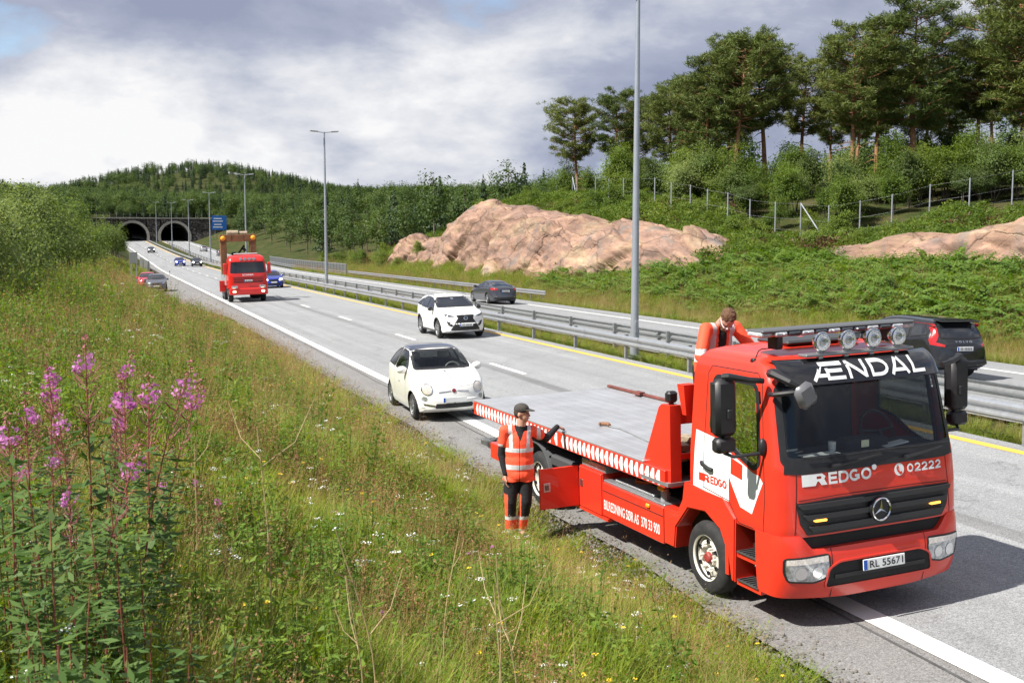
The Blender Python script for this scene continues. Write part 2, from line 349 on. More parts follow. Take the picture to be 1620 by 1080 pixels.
M_rubber = mat('tyre_rubber', (.022, .022, .023), .8, var=.3, scale=14, dirt=.35, dirtcol=(.07, .065, .06))
M_dark = mat('dark_underbody', (.014, .014, .015), .75, var=.3, scale=5)

# ---------------------------------------------------------------- ground sheet
def grid_mesh(name, xs, ys, fn, m, shift=None, keep=None):
    X, Y = np.meshgrid(xs, ys); Xw = X+(shift(Y) if shift else 0); Z = fn(Xw, Y)
    nx = len(xs); I = np.arange(len(xs)*len(ys)).reshape(len(ys), nx)
    f = np.stack([I[:-1, :-1], I[:-1, 1:], I[1:, 1:], I[1:, :-1]], -1).reshape(-1, 4)
    v = np.stack([Xw, Y, Z], -1).reshape(-1, 3)
    if keep is not None: f = f[keep(v[f].mean(1))]
    return npmesh(name, v, f, m, True)
gx = np.unique(np.concatenate([np.linspace(-1500, -120, 16), np.linspace(-120, -14, 34), np.arange(-14, 5.5, .4), [5.3, 5.6, 5.8, 6.4], np.arange(7, 14.5, 1.2), np.arange(14.4, 17.4, .3), np.arange(18, 26, 1.5), np.arange(26, 62, .8), np.linspace(62, 200, 50), np.linspace(200, 1800, 40)]))
gy = np.unique(np.concatenate([np.arange(-40, 0, 4.), np.arange(0, 40, .5), np.arange(40, 150, 1.5), np.arange(150, 372, 5.), [371, 372, 372.5, 373.2, 374, 375, 377], np.linspace(380, 620, 40), np.linspace(620, 2600, 50)]))
def not_mouth(c):
    near = (c[:, 1] > TY-2) & (c[:, 1] < TY+5) & (c[:, 0] > .2) & (c[:, 0] < 28)
    return ~near
ground = obj('ground', grid_mesh('ground', gx, gy, land, M_ground, None, not_mouth))
tag(ground, 'grassy ground sheet rolling from the roadside banks to the far hills', 'ground', kind='structure')

# ---------------------------------------------------------------- roads and markings
ry = np.concatenate([np.arange(-30, 160, 2.), np.arange(160, TY+70, 4.)])
def strip(name, x0, x1, m, dz, ys=ry, shift=cx, n=6, label=None, cat='road', kind='structure'):
    f0 = x0 if callable(x0) else (lambda Y: x0+0*Y); f1 = x1 if callable(x1) else (lambda Y: x1+0*Y)
    T = np.linspace(0, 1, n); Y, U = np.meshgrid(ys, T, indexing='ij')
    Xl = f0(Y)*(1-U)+f1(Y)*U; X = Xl+shift(Y); Z = s_(Y)+cross(Xl)+dz
    I = np.arange(Y.size).reshape(Y.shape); f = np.stack([I[:-1, :-1], I[:-1, 1:], I[1:, 1:], I[1:, :-1]], -1).reshape(-1, 4)
    o = obj(name, npmesh(name, np.stack([X, Y, Z], -1).reshape(-1, 3), f, m, True))
    return tag(o, label, cat, kind=kind)
strip('shoulder', lambda Y: edge1(Y)+.12*np.sin(Y*.9)*np.sin(Y*.37), LINE+.02, M_shoulder, 0., label='grey asphalt shoulder and lay-by between white edge line and grass', cat='shoulder')
strip('road', LINE, MED0+.15, M_lane, .004, label='pale grey asphalt carriageway with the tow truck and oncoming cars', cat='road')
strip('road', MED1-.1, EDGE2, M_lane, 0., shift=cx2, label='pale grey asphalt carriageway beyond the median guardrails', cat='road')
strip('edge_line', LINE-.14, LINE+.14, M_white, .009, n=2, label='broad white edge line along the shoulder', cat='road marking')
strip('edge_line', YEL-.11, YEL+.11, M_yellow, .009, n=2, label='yellow edge line along the near median guardrail', cat='road marking')
strip('edge_line', YEL2-.1, YEL2+.1, M_yellow, .009, shift=cx2, n=2, label='yellow edge line on the far carriageway beside the median', cat='road marking')
strip('edge_line', LINE2-.12, LINE2+.12, M_white, .009, shift=cx2, n=2, label='white edge line on the far carriageway beside the fern bank', cat='road marking')
for k in range(-2, 26):
    y0 = 29.1+12.1*k
    for nm, x, sh, lab, grp in (('lane_dash', 10.9, cx, 'short white lane dash on the carriageway of oncoming cars', 'lane dashes on the near carriageway'), ('lane_dash', 20.75, cx2, 'short white lane dash on the carriageway beyond the median', 'lane dashes on the far carriageway')):
        ys = np.linspace(y0, y0+3, 3); tag(strip(nm, x-.075, x+.075, M_white, .009, ys, sh, 2, lab, 'road marking'), group=grp)
# bitumen seam where the two lanes were paved
M_seam = asphalt_mat('asphalt_seam', .215, -.01, .6); M_bit = mat('seam_bitumen', (.09, .09, .09), .7, var=.4, scale=3)
strip('paving_seam', 10.38, 10.74, M_seam, .0065, n=2, label='darker paved joint between the two lanes of the near carriageway', cat='road seam')
strip('paving_seam', lambda Y: LINE-.30+.03*np.sin(Y*.8)+.02*np.sin(Y*2.7), lambda Y: LINE-.265+.03*np.sin(Y*.8)+.02*np.sin(Y*2.7), M_bit, .006, n=2, label='thin black tar joint beside the white edge line', cat='road seam')
# ---------------------------------------------------------------- guardrails
WB = [(.0, -.155), (.045, -.135), (.08, -.105), (.08, -.07), (.045, -.035), (.0, -.015), (0, .015), (.045, .035), (.08, .07), (.08, .105), (.045, .135), (0, .155)]
def wbeam(ys, X, face, z0, shift, dx=0.):
    """W-beam swept along the road; face=-1 bulges to -X"""
    ys = np.asarray(ys, float); th = .006; pts = WB+[(a-th*1.2, b) for a, b in WB[::-1]]
    xs = X+shift(ys); zs = s_(ys)+cross(np.full_like(ys, X))+z0; n = len(pts)
    v = [(xs[i]+face*p[0]+dx, ys[i], zs[i]+p[1]) for i in range(len(ys)) for p in pts]
    f = [(i*n+k, i*n+(k+1) % n, (i+1)*n+(k+1) % n, (i+1)*n+k) for i in range(len(ys)-1) for k in range(n)]
    return v, f
def guardrail(X, face, y0, y1, shift, label, grp, step=4.0, z0=.58, split=130):
    root = empty('guardrail', (X, y0, float(s_(y0))-.1)); tag(root, label, 'guardrail', grp)
    inv = Matrix.Translation(-Vector(root.location)); off = Vector(root.location)
    y = y0; beams = []
    while y < y1-.01:
        L = step if y < split else step*6
        ye = min(y+L, y1); mb = MB(); v, f = wbeam(np.linspace(y, ye, 2 if y < 200 else 5), X, face, z0, shift); mb.add(v, f, inv)
        v, f = wbeam([ye-.16, ye+.16], X, face, z0, shift, dx=face*.008)
        if y < split: mb.add(v, f, inv)
        mb.build('beam', M_galv, root, 40); y = ye
    post = None; y = y0+.9
    while y < y1:
        x = X+float(shift(y))-face*.06; z = float(s_(y)+cross(np.array(X)))
        if post is None:
            pm = MB(); pm.box((0, 0, .28), (.10, .09, .98)); pm.box((face*.09*-.2, 0, .58), (.07, .1, .30)); me = pm.mesh('post', M_galvd)
        o = obj('post', me, root); o.location = Vector((x, y, z))-off; post = 1
        y += step if y < 160 else step*2
    return root
guardrail(14.86, -1, -18.0-.02, 362, cx, 'galvanised guardrail beside the yellow line of the near carriageway', 'median guardrails')
guardrail(16.75, 1, -18.0+.6, 350, cx2, 'galvanised guardrail on the far side of the grassy median', 'median guardrails')
guardrail(26.75, -1, 67.5, 132, cx2, 'galvanised guardrail along the verge below the pink rock', 'verge guardrails', 2.0, split=140)
# bridge parapet beyond the verge rail
root = empty('bridge_parapet', (27, 134, -1.2)); tag(root, 'grey bridge railing with tall mesh panels at the far verge', 'railing')
for k in range(36):
    y = 134+2*k; X = 26.9+float(cx2(y)); z = float(s_(y))-.1
    b = MB(); b.box((X, y, z+.75), (.09, .09, 1.75)); b.build('post', M_galvd, root).location = -Vector(root.location)
    b = MB()
    for h in (.35, .62, 1.55): b.box((X, y+1, z+h), (.05, 1.98, .09))
    for j in range(14): b.box((X+.02, y+.14*(j+.5), z+.95), (.02, .035, 1.15))
    b.build('panel', M_galv, root).location = -Vector(root.location)
# ---------------------------------------------------------------- lamp posts
def lamp_post():
    r = empty('lamp_post'); b = MB(); b.cyl((0, 0, -.3), (0, 0, .9), .15, .15, 16); b.cyl((0, 0, .9), (0, 0, 12.4), .13, .06, 16, False); b.cyl((0, 0, .0), (0, 0, .05), .26, .26, 16)
    b.build('pole', M_pole, r, 40)
    b = MB(); b.tube([(-.95, 0, 12.45), (-.4, 0, 12.40), (0, 0, 12.35), (.4, 0, 12.40), (.95, 0, 12.45)], .035, 8); b.build('arm', M_pole, r, 40)
    for s in (-1, 1):
        b = MB(); b.box((s*.80, 0, 12.46), (.62, .30, .10), rot('Y', -s*4), .03); h = b.build('luminaire', mat('luminaire_grey', (.33, .34, .35), .5), r)
        b = MB(); b.box((s*.82, 0, 12.405), (.42, .22, .015), rot('Y', -s*4)); b.build('lens', mat('luminaire_lens', (.7, .7, .66), .2), h)
    b = MB(); b.box((0, -.145, 1.0), (.12, .03, .4), None, .01); b.build('service_door', M_pole, r)
    return r
lp = lamp_post()
LAMPS = ['grey steel lamp post standing behind the white SUV and the pale tow deck', 'grey double-armed lamp post rising left of the pink rock wall', 'grey double-armed lamp post just behind the red wrecker truck', 'grey lamp post in front of the blue road sign']
for k in range(8):
    y = 32.2+54.6*k
    if y > 362: break
    o = lp if k == 0 else copy_tree(lp)
    x = 15.85+float(cx(y))*.5+float(cx2(y))*.5; o.location = (x, y, float(road_z(np.array([x]), np.array([y]))[0])-.12)
    tag(o, LAMPS[k] if k < 4 else 'slender grey lamp post on the median before the tunnel mouths', 'lamp post', 'lamp posts along the median')
# ---------------------------------------------------------------- tunnel
Z0 = float(s_(TY)); PC = [6.6, 19.3]; PR = 4.35
def stone_mat():
    m, n, l, b = _nodes('portal_stone'); b.inputs['Roughness'].default_value = .9
    t = n.new('ShaderNodeTexCoord'); mp_ = n.new('ShaderNodeMapping'); mp_.inputs['Scale'].default_value = (1.1, 1.1, 1.9); l.new(t.outputs['Object'], mp_.inputs[0])
    v = n.new('ShaderNodeTexVoronoi'); v.inputs['Scale'].default_value = 1.1; l.new(mp_.outputs[0], v.inputs['Vector'])
    sc = n.new('ShaderNodeSeparateColor'); l.new(v.outputs['Color'], sc.inputs[0]); r = n.new('ShaderNodeValToRGB'); l.new(sc.outputs[0], r.inputs[0]); e = r.color_ramp.elements
    e[0].color = (.045, .04, .04, 1); e[1].color = (.20, .17, .145, 1)
    v2 = n.new('ShaderNodeTexVoronoi'); v2.feature = 'DISTANCE_TO_EDGE'; v2.inputs['Scale'].default_value = 1.1; l.new(mp_.outputs[0], v2.inputs['Vector'])
    mr = n.new('ShaderNodeMapRange'); l.new(v2.outputs['Distance'], mr.inputs[0]); mr.inputs[2].default_value = .12
    bp = n.new('ShaderNodeBump'); bp.inputs['Distance'].default_value = .5; l.new(mr.outputs[0], bp.inputs['Height']); l.new(bp.outputs[0], b.inputs['Normal'])
    mx = n.new('ShaderNodeMix'); mx.data_type = 'RGBA'; l.new(mr.outputs[0], mx.inputs[0]); mx.inputs[6].default_value = (.02, .02, .018, 1); l.new(r.outputs[0], mx.inputs[7]); l.new(mx.outputs[2], b.inputs['Base Color'])
    return m
tun = empty('tunnel_portal', (13, TY, Z0)); tag(tun, 'dark stone tunnel front with two round concrete mouths under the wooded hill', 'tunnel')
def arch(c, r, n=28, base=0.):
    return [(c+r*math.cos(a), base+1.55+r*math.sin(a)) for a in np.linspace(math.pi+.36, -.36, n)]
top = 7.2; b = MB()
xs = [-9.0]+[q for c in PC for q in (c-PR, c+PR)]+[34.5]
def wall_rect(x0, x1, z0, z1): b.box(((x0+x1)/2, TY+.5, Z0+(z0+z1)/2), (x1-x0, 1.0, z1-z0))
for a, c in ((xs[0], xs[1]), (xs[2], xs[3]), (xs[4], xs[5])): wall_rect(a, c, -1.5, top)
for c in PC:
    ar = arch(c, PR); ar = [(p[0], max(p[1], 0)) for p in ar]
    for p, q in zip(ar[:-1], ar[1:]):
        if abs(p[0]-q[0]) < 1e-3: continue
        for yy, fl in ((TY+.003, 1), (TY+.997, -1)):
            v = [(p[0], yy, Z0+p[1]), (q[0], yy, Z0+q[1]), (q[0], yy, Z0+top), (p[0], yy, Z0+top)]; b.add(v, [(0, 1, 2, 3)])
    b.box((c, TY+.5, Z0+top-.15), (2*PR+.01, .99, .3))
b.build('wall', stone_mat(), tun).location = -Vector(tun.location)
b = MB(); b.box((12.75, TY+.35, Z0+top+.16), (43.7, 1.5, .32), None, .04); b.build('coping', M_conc, tun).location = -Vector(tun.location)
for c in PC:
    b = MB(); n = 28; o1 = arch(c, PR+.75, n); i1 = arch(c, PR-.02, n); i0 = arch(c, PR+.02, n)
    v = []
    for k in range(n):
        lean = 1.9*(1-.4*max(math.sin(math.pi*k/(n-1)), 0))
        v += [(o1[k][0], TY-.02, Z0+o1[k][1]), (o1[k][0], TY-lean, Z0+o1[k][1]), (i1[k][0], TY-lean, Z0+i1[k][1]), (i1[k][0], TY+1.0, Z0+i1[k][1])]
    f = [(k*4+j, (k+1)*4+j, (k+1)*4+j+1, k*4+j+1) for k in range(n-1) for j in range(3)]
    b.add(v, f); b.build('arch_collar', M_conc, tun, 40).location = -Vector(tun.location)
    b = MB(); n = 24; v = []; f = []
    for j, yy in enumerate((TY+.9, TY+30, TY+62)):
        v += [(p[0]+float(cx(yy)-cx(TY)), yy, Z0+p[1]) for p in arch(c, PR-.03, n)]
    f = [(j*n+k, j*n+k+1, (j+1)*n+k+1, (j+1)*n+k) for j in range(2) for k in range(n-1)]+[tuple(range(2*n, 3*n))]
    b.add(v, f); b.build('tunnel_lining', mat('tunnel_lining_dark', (.05, .05, .048), .9), tun).location = -Vector(tun.location)
b = MB()
for k in range(5): b.box((PC[1]-2+k, TY+6, Z0+4.6), (.5, .1, .35))
b.build('lane_signal', mat('signal_housing', (.05, .03, .03), .5), tun).location = -Vector(tun.location)
for k in range(22):
    x = -8+2.0*k; b = MB(); b.cyl((x, TY+.8, Z0+top+.2), (x, TY+.8, Z0+top+1.9), .035, n=6); b.build('fence_post', M_galvd, tun).location = -Vector(tun.location)
# ---------------------------------------------------------------- signs and walls by the tunnel
def sign_panel(name, label, X, Y, w, h, zc, m, cat='sign', back=False):
    z = lz(X, Y); r = empty(name, (X, Y, z)); tag(r, label, cat)
    for s in (-.3, .3):
        b = MB(); b.cyl((s*w, .06, -.3), (s*w, .06, zc+h/2-.1), .06, n=8); b.build('post', M_galv, r)
    b = MB(); b.box((0, 0, zc), (w, .05, h), None, .01); p = b.build('panel', m, r)
    return r, p
M_bluesign = mat('sign_blue', (.015, .12, .42), .4, var=.05)
r, p = sign_panel('road_sign', 'blue direction sign on posts beside the right tunnel mouth', 31.5, 352, 4.4, 4.4, 4.6, M_bluesign)
b = MB()
for z, w in ((5.9, 2.4), (5.1, 3.0), (4.1, 2.2), (3.3, 2.8)): b.box((-.4, -.03, z), (w, .012, .28))
b.build('lettering', mat('sign_white', (.8, .8, .8), .4), p)
r, p = sign_panel('road_sign', 'grey back of a tall panel sign standing by the parked cars', 2.05, 116, .78, 1.1, 2.7, mat('sign_back_grey', (.33, .35, .33), .5, .3, var=.1))
b = MB()
for z in (2.4, 2.7, 3.0): b.box((0, .05, z), (.72, .06, .06))
b.build('rail', M_galv, p)
root = empty('noise_wall', (4.7, 160, lz(4.7, 160))); tag(root, 'low grey timber noise wall beyond the parked cars', 'wall')
for k in range(14):
    y = 160+2.6*k; x = 4.75-.02*k; z = lz(x, y); b = MB(); b.box((x-root.location.x, y-160, z+.7-root.location.z), (.12, 2.56, 1.9-.02*k), None, .01)
    b.build('panel', mat('noise_wall_grey', (.20, .20, .19), .8, var=.3, scale=2), root)
    b = MB(); b.box((x+.02-root.location.x, y-1.3-160, z+.7-root.location.z), (.2, .14, 2.0-.02*k)); b.build('post', M_galvd, root)
root = empty('marker_post', (6.0, 128, lz(6.0, 128))); tag(root, 'thin white reflector post at the end of the lay-by', 'marker post')
b = MB(); b.box((0, 0, .55), (.12, .05, 1.3), None, .01); b.build('post', mat('marker_white', (.8, .8, .78), .5), root); b = MB(); b.box((0, -.027, 1.0), (.07, .01, .16)); b.build('reflector', mat('marker_black', (.02, .02, .02), .4), root)
# ---------------------------------------------------------------- rock
def rock_mat():
    m, n, l, b = _nodes('pink_gneiss'); b.inputs['Roughness'].default_value = .88; b.inputs['Specular IOR Level'].default_value = .25
    t = n.new('ShaderNodeTexCoord')
    def nz(scale, det, sc3=(1, 1, 1), rt=(0, 0, 0), rough=.62):
        mm = n.new('ShaderNodeMapping'); mm.inputs['Scale'].default_value = sc3; mm.inputs['Rotation'].default_value = rt; l.new(t.outputs['Object'], mm.inputs[0])
        q = n.new('ShaderNodeTexNoise'); q.inputs['Scale'].default_value = scale; q.inputs['Detail'].default_value = det; q.inputs['Roughness'].default_value = rough; l.new(mm.outputs[0], q.inputs['Vector']); return q.outputs[0]
    r = n.new('ShaderNodeValToRGB'); l.new(nz(.42, 8, (1, .5, 1.5), (R(-55), 0, 0)), r.inputs[0]); e = r.color_ramp.elements
    e.new(.5); e.new(.6); e.new(.7)
    for x, (p, c) in zip(e, [(.28, (.20, .145, .12)), (.42, (.30, .19, .145)), (.52, (.36, .225, .16)), (.60, (.40, .285, .185)), (.72, (.27, .205, .18))]): x.position = p; x.color = (*c, 1)
    st = n.new('ShaderNodeMapRange'); l.new(nz(.9, 9, (1, .35, 1.9), (R(-58), 0, 0), .72), st.inputs[0]); st.inputs[1].default_value = .32; st.inputs[2].default_value = .66; st.inputs[3].default_value = .58; st.inputs[4].default_value = 1.18
    li = n.new('ShaderNodeMapRange'); l.new(nz(.9, 7), li.inputs[0]); li.inputs[1].default_value = .60; li.inputs[2].default_value = .72
    mx = n.new('ShaderNodeMix'); mx.data_type = 'RGBA'; mx.blend_type = 'MULTIPLY'; mx.inputs[0].default_value = 1; l.new(r.outputs[0], mx.inputs[6])
    cc = n.new('ShaderNodeCombineColor'); [l.new(st.outputs[0], cc.inputs[i]) for i in range(3)]; l.new(cc.outputs[0], mx.inputs[7])
    sd = n.new('ShaderNodeMapRange'); l.new(nz(.55, 5, (1, 1.1, .16)), sd.inputs[0]); sd.inputs[1].default_value = .54; sd.inputs[2].default_value = .68; sd.inputs[4].default_value = .75
    mxx = n.new('ShaderNodeMath'); mxx.operation = 'MAXIMUM'; l.new(li.outputs[0], mxx.inputs[0]); l.new(sd.outputs[0], mxx.inputs[1])
    m2 = n.new('ShaderNodeMix'); m2.data_type = 'RGBA'; l.new(mxx.outputs[0], m2.inputs[0]); l.new(mx.outputs[2], m2.inputs[6]); m2.inputs[7].default_value = (.16, .15, .14, 1); l.new(m2.outputs[2], b.inputs['Base Color'])
    wv = n.new('ShaderNodeTexNoise'); wv.inputs['Scale'].default_value = .7; wv.inputs['Detail'].default_value = 5; l.new(t.outputs['Object'], wv.inputs['Vector'])
    vm = n.new('ShaderNodeVectorMath'); vm.operation = 'MULTIPLY_ADD'; l.new(wv.outputs['Color'], vm.inputs[0]); vm.inputs[1].default_value = (1.2, 1.2, 1.2); l.new(t.outputs['Object'], vm.inputs[2])
    mq = n.new('ShaderNodeMapping'); mq.inputs['Rotation'].default_value = (R(-50), 0, 0); mq.inputs['Scale'].default_value = (1, .45, 1.2); l.new(vm.outputs[0], mq.inputs[0])
    def voro(scale, feat):
        q = n.new('ShaderNodeTexVoronoi'); q.feature = feat; q.inputs['Scale'].default_value = scale; l.new(mq.outputs[0], q.inputs['Vector']); return q
    def rng_(v, a, c, lo, hi):
        q = n.new('ShaderNodeMapRange'); l.new(v, q.inputs[0]); q.inputs[1].default_value = a; q.inputs[2].default_value = c; q.inputs[3].default_value = lo; q.inputs[4].default_value = hi; return q.outputs[0]
    def mul(a, c):
        q = n.new('ShaderNodeMath'); q.operation = 'MULTIPLY'; l.new(a, q.inputs[0]); l.new(c, q.inputs[1]); return q.outputs[0]
    sc1 = n.new('ShaderNodeSeparateColor'); l.new(voro(.42, 'F1').outputs['Color'], sc1.inputs[0]); sc2 = n.new('ShaderNodeSeparateColor'); l.new(voro(1.3, 'F1').outputs['Color'], sc2.inputs[0])
    cr1 = rng_(voro(.42, 'DISTANCE_TO_EDGE').outputs['Distance'], 0, .03, .62, 1.); cr2 = rng_(voro(1.3, 'DISTANCE_TO_EDGE').outputs['Distance'], 0, .03, .86, 1.)
    k = mul(mul(cr1, cr2), mul(rng_(sc1.outputs[0], 0, 1, .78, 1.14), rng_(sc2.outputs[0], 0, 1, .88, 1.08)))
    m3 = n.new('ShaderNodeMix'); m3.data_type = 'RGBA'; m3.blend_type = 'MULTIPLY'; m3.inputs[0].default_value = 1; l.new(m2.outputs[2], m3.inputs[6]); c3 = n.new('ShaderNodeCombineColor'); [l.new(k, c3.inputs[i]) for i in range(3)]; l.new(c3.outputs[0], m3.inputs[7]); l.new(m3.outputs[2], b.inputs['Base Color'])
    ad = n.new('ShaderNodeMath'); ad.operation = 'MULTIPLY_ADD'; l.new(nz(5., 7, rough=.65), ad.inputs[0]); ad.inputs[1].default_value = .35; l.new(mul(cr1, cr2), ad.inputs[2])
    bp = n.new('ShaderNodeBump'); bp.inputs['Strength'].default_value = .8; bp.inputs['Distance'].default_value = .12; l.new(ad.outputs[0], bp.inputs['Height']); l.new(bp.outputs[0], b.inputs['Normal'])
    return m
M_rock = rock_mat()
def worley(P, scale, seed, aniso=(1, 1, 1)):
    g = np.random.default_rng(seed); Q = P/scale*np.array(aniso); lo = Q.min(0)-1; hi = Q.max(0)+1
    n = max(int(np.prod(np.maximum(hi-lo, 1))*.9), 30); n = min(n, 2600); C = g.uniform(lo, hi, (n, 3))
    h = g.uniform(-1, 1, n); nr = g.normal(size=(n, 3)); d1 = np.full(len(Q), 9e9); d2 = d1.copy(); idx = np.zeros(len(Q), int)
    for k in range(0, len(Q), 2000):
        D = ((Q[k:k+2000, None]-C[None])**2).sum(-1); o = np.argpartition(D, 1, 1)[:, :2]; a = np.take_along_axis(D, o, 1); sw = a[:, 0] > a[:, 1]
        o[sw] = o[sw][:, ::-1]; a[sw] = a[sw][:, ::-1]; idx[k:k+2000] = o[:, 0]; d1[k:k+2000] = np.sqrt(a[:, 0]); d2[k:k+2000] = np.sqrt(a[:, 1])
    tilt = (nr[idx]*(Q-C[idx])).sum(1)
    return h[idx], tilt, d2-d1
def noise_v(P, k, o): return np.array([noise.noise(Vector((p[0]*k+o, p[1]*k, p[2]*k))) for p in P])
def rock(name, ys, xb, topz, basez, depth, label, na, nb, amp=1., back=7.):
    Y = np.linspace(ys[0], ys[-1], na); B = np.linspace(0, 1.45, nb); YY, BB = np.meshgrid(Y, B, indexing='ij')
    zt = np.interp(YY, ys, topz); zb = np.interp(YY, ys, basez); X0 = np.interp(YY, ys, xb); t = np.clip(BB, 0, 1); bk = np.clip(BB-1, 0, 1)/.45
    ta = np.clip(t/.62, 0, 1); tb = np.clip((t-.62)/.38, 0, 1); stp = .10*np.sin(ta*9+YY*.21+2*np.sin(YY*.13)); X = X0+depth*(.30*ta+.62*tb**1.15)+bk*back+stp*ta; Z = zb-.7+(zt-zb+.7)*(.84*ta**.95+.16*np.sin(tb*math.pi/2))-bk*1.6*(.4+bk)
    P = np.stack([X, YY, Z], -1).reshape(-1, 3)
    sk = P.copy(); sk[:, 1] += .75*P[:, 2]; sk += np.stack([noise_v(P, .35, 1.)*.5, noise_v(P, .35, 9.)*.9, noise_v(P, .35, 5.)*.5], -1)
    h1, t1, e1 = worley(sk, 4.6, 3, (1, .62, 1.15)); h2, t2, e2 = worley(sk+11, 1.7, 5, (1, .55, 1.5)); h3, t3, e3 = worley(sk+31, .7, 8, (1, .45, 1.6))
    nx = np.array([noise.fractal(Vector(p)*.16, 1., 2.2, 5) for p in P]); n2 = np.array([noise.fractal(Vector((p[0], p[1]*.5+p[2]*.5, p[2]*1.6))*.8, .9, 2.1, 4) for p in P])
    fade = np.clip(1-np.clip(BB-1, 0, 1)*2.2, .1, 1).ravel()
    disp = amp*fade*(.34*h1+.38*np.clip(t1, -1.2, 1.2)+.15*h2+.16*np.clip(t2, -1, 1)+.05*h3+.05*np.clip(t3, -1, 1)+.30*nx-.22*np.clip(1-e1/.09, 0, 1)-.08*np.clip(1-e2/.10, 0, 1))
    nrm = np.stack([-np.cos(t*math.pi/2*.9), 0*t, np.sin(t*math.pi/2*.9)], -1).reshape(-1, 3)
    P = P+nrm*disp[:, None]
    I = np.arange(len(P)).reshape(na, nb); f = np.stack([I[:-1, :-1], I[:-1, 1:], I[1:, 1:], I[1:, :-1]], -1).reshape(-1, 4)
    o = obj(name, npmesh(name, P, f, M_rock, False)); tag(o, label, 'rock', kind='structure'); return P, I
RK1 = rock('rock_face', [55, 59.5, 63.5, 66, 70.5, 78, 88, 96, 103, 110, 112, 121, 130, 141, 146], [36, 34.5, 33, 32, 31.2, 31, 31, 31, 31, 31, 31.3, 31.4, 31.5, 32.5, 34], [.9, 1.9, 2.8, 4.2, 4.6, 4.8, 5.9, 6.9, 6.8, 6.1, 4.2, 3.7, 3.1, .9, -.4], [0, .2, .3, .3, .2, .1, .0, -.1, -.1, -.1, -.1, 0, 0, 0, -.4], 4.4, 'pink rock face cut along the verge above the dark grey sedan', 420, 90)
RK2 = rock('rock_face', [26, 32, 38, 44, 50, 54, 60, 66, 70], [42, 41.5, 41, 40.5, 40.5, 41, 42, 42.5, 43], [5.3, 5.2, 4.9, 4.5, 3.9, 3.1, 2.7, 2.3, 1.4], [1.8, 1.8, 1.6, 1.4, 1.4, 1.6, 1.8, 1.7, 1.4], 2.6, 'low pink rock ledge above the green fern bank', 240, 60, .85, 5.)
# ---------------------------------------------------------------- game fence
def cam_point(u, Z): r = (u-810)/1750; return Z*(math.sin(CAM_YAW)+r*math.cos(CAM_YAW)), Z*(math.cos(CAM_YAW)-r*math.sin(CAM_YAW))
FP = [(880, 125), (905, 118), (912, 113), (941, 108), (962, 103), (985, 98), (1034, 93), (1060, 90), (1090, 88), (1117, 86), (1149, 85), (1184, 83), (1224, 82), (1264, 80), (1308, 78), (1357, 78), (1407, 77), (1466, 77), (1528, 76), (1595, 77), (1668, 77), (1745, 77)]
root = empty('game_fence', (46, 70, 3)); tag(root, 'wire game fence with pale grey steel posts below the pines', 'fence'); off = Vector(root.location)
tops = []
M_fpost = mat('fence_post_steel', (.30, .32, .35), .55, .3, var=.08)
pme = None
for u, Z in FP:
    x, y = cam_point(u, Z); z = lz(x, y)
    if pme is None: b = MB(); b.cyl((0, 0, -.4), (0, 0, 2.6), .05, n=8); pme = b.mesh('post', M_fpost, 40)
    o = obj('post', pme, root); o.location = Vector((x, y, z))-off; tops.append(Vector((x, y, z)))
for (i, j) in ((13, 14), (1, 3)):
    d = (tops[j]-tops[i]).normalized(); b = MB(); b.cyl(tops[i]+Vector((0, 0, 2.5))-off, tops[i]+d*2.4+Vector((0, 0, -.1))-off, .05, n=8); b.build('brace', M_fpost, root)
for h in (.6, 1.4, 2.5):
    b = MB(); b.tube([t+Vector((0, -.06, h))-off for t in tops], .005, 4); b.build('wire', M_galvd, root)
# ---------------------------------------------------------------- vehicle toolkit
def glass_mat(name, tint, refl=1.0, rough=.0):
    m, n, l, b = _nodes(name); n.remove(b)
    tr = n.new('ShaderNodeBsdfTransparent'); tr.inputs[0].default_value = (*tint, 1); gl = n.new('ShaderNodeBsdfGlossy'); gl.inputs['Roughness'].default_value = rough; gl.inputs['Color'].default_value = (.95, .97, 1, 1)
    fr = n.new('ShaderNodeFresnel'); fr.inputs[0].default_value = 1.52; q = n.new('ShaderNodeMath'); q.operation = 'MULTIPLY'; q.inputs[1].default_value = refl; l.new(fr.outputs[0], q.inputs[0]); q.use_clamp = True
    mx = n.new('ShaderNodeMixShader'); l.new(q.outputs[0], mx.inputs[0]); l.new(tr.outputs[0], mx.inputs[1]); l.new(gl.outputs[0], mx.inputs[2]); l.new(mx.outputs[0], n['Material Output'].inputs[0])
    MATS[name] = m
    return m
M_glass = glass_mat('windscreen_glass', (.86, .91, .90), .75); M_glassd = glass_mat('tinted_glass', (.30, .33, .34), 1.2); M_glass2 = glass_mat('door_glass', (.78, .84, .82), .9)
M_darkglass = mat('dark_window_glass', (.012, .014, .018), .03, spec=.8, coat=.5)
M_chrome = mat('chrome', (.75, .76, .78), .12, 1.0); M_lamp = mat('headlamp_glass', (.46, .48, .50), .07, .6, coat=1., var=.6, scale=22)
M_taill = mat('tail_lamp_red', (.45, .012, .012), .15, coat=1., var=.2, scale=18); M_amber = mat('amber_lens', (.85, .32, .02), .25, coat=.6)
M_plate = mat('plate_white', (.80, .81, .80), .4); M_ink = mat('plate_ink', (.015, .015, .015), .5); M_pblue = mat('plate_blue', (.02, .10, .45), .4)
M_alu = mat('alloy_rim', (.45, .46, .47), .32, .8, var=.1, scale=8); M_int = mat('cabin_dark', (.03, .03, .034), .8, var=.2)
M_red = mat('truck_red_paint', (.72, .040, .020), .3, coat=.45, var=.05, scale=2.5, dirt=.10, dirtcol=(.30, .05, .03))
M_whitef = mat('white_film', (.82, .83, .82), .35, var=.02)
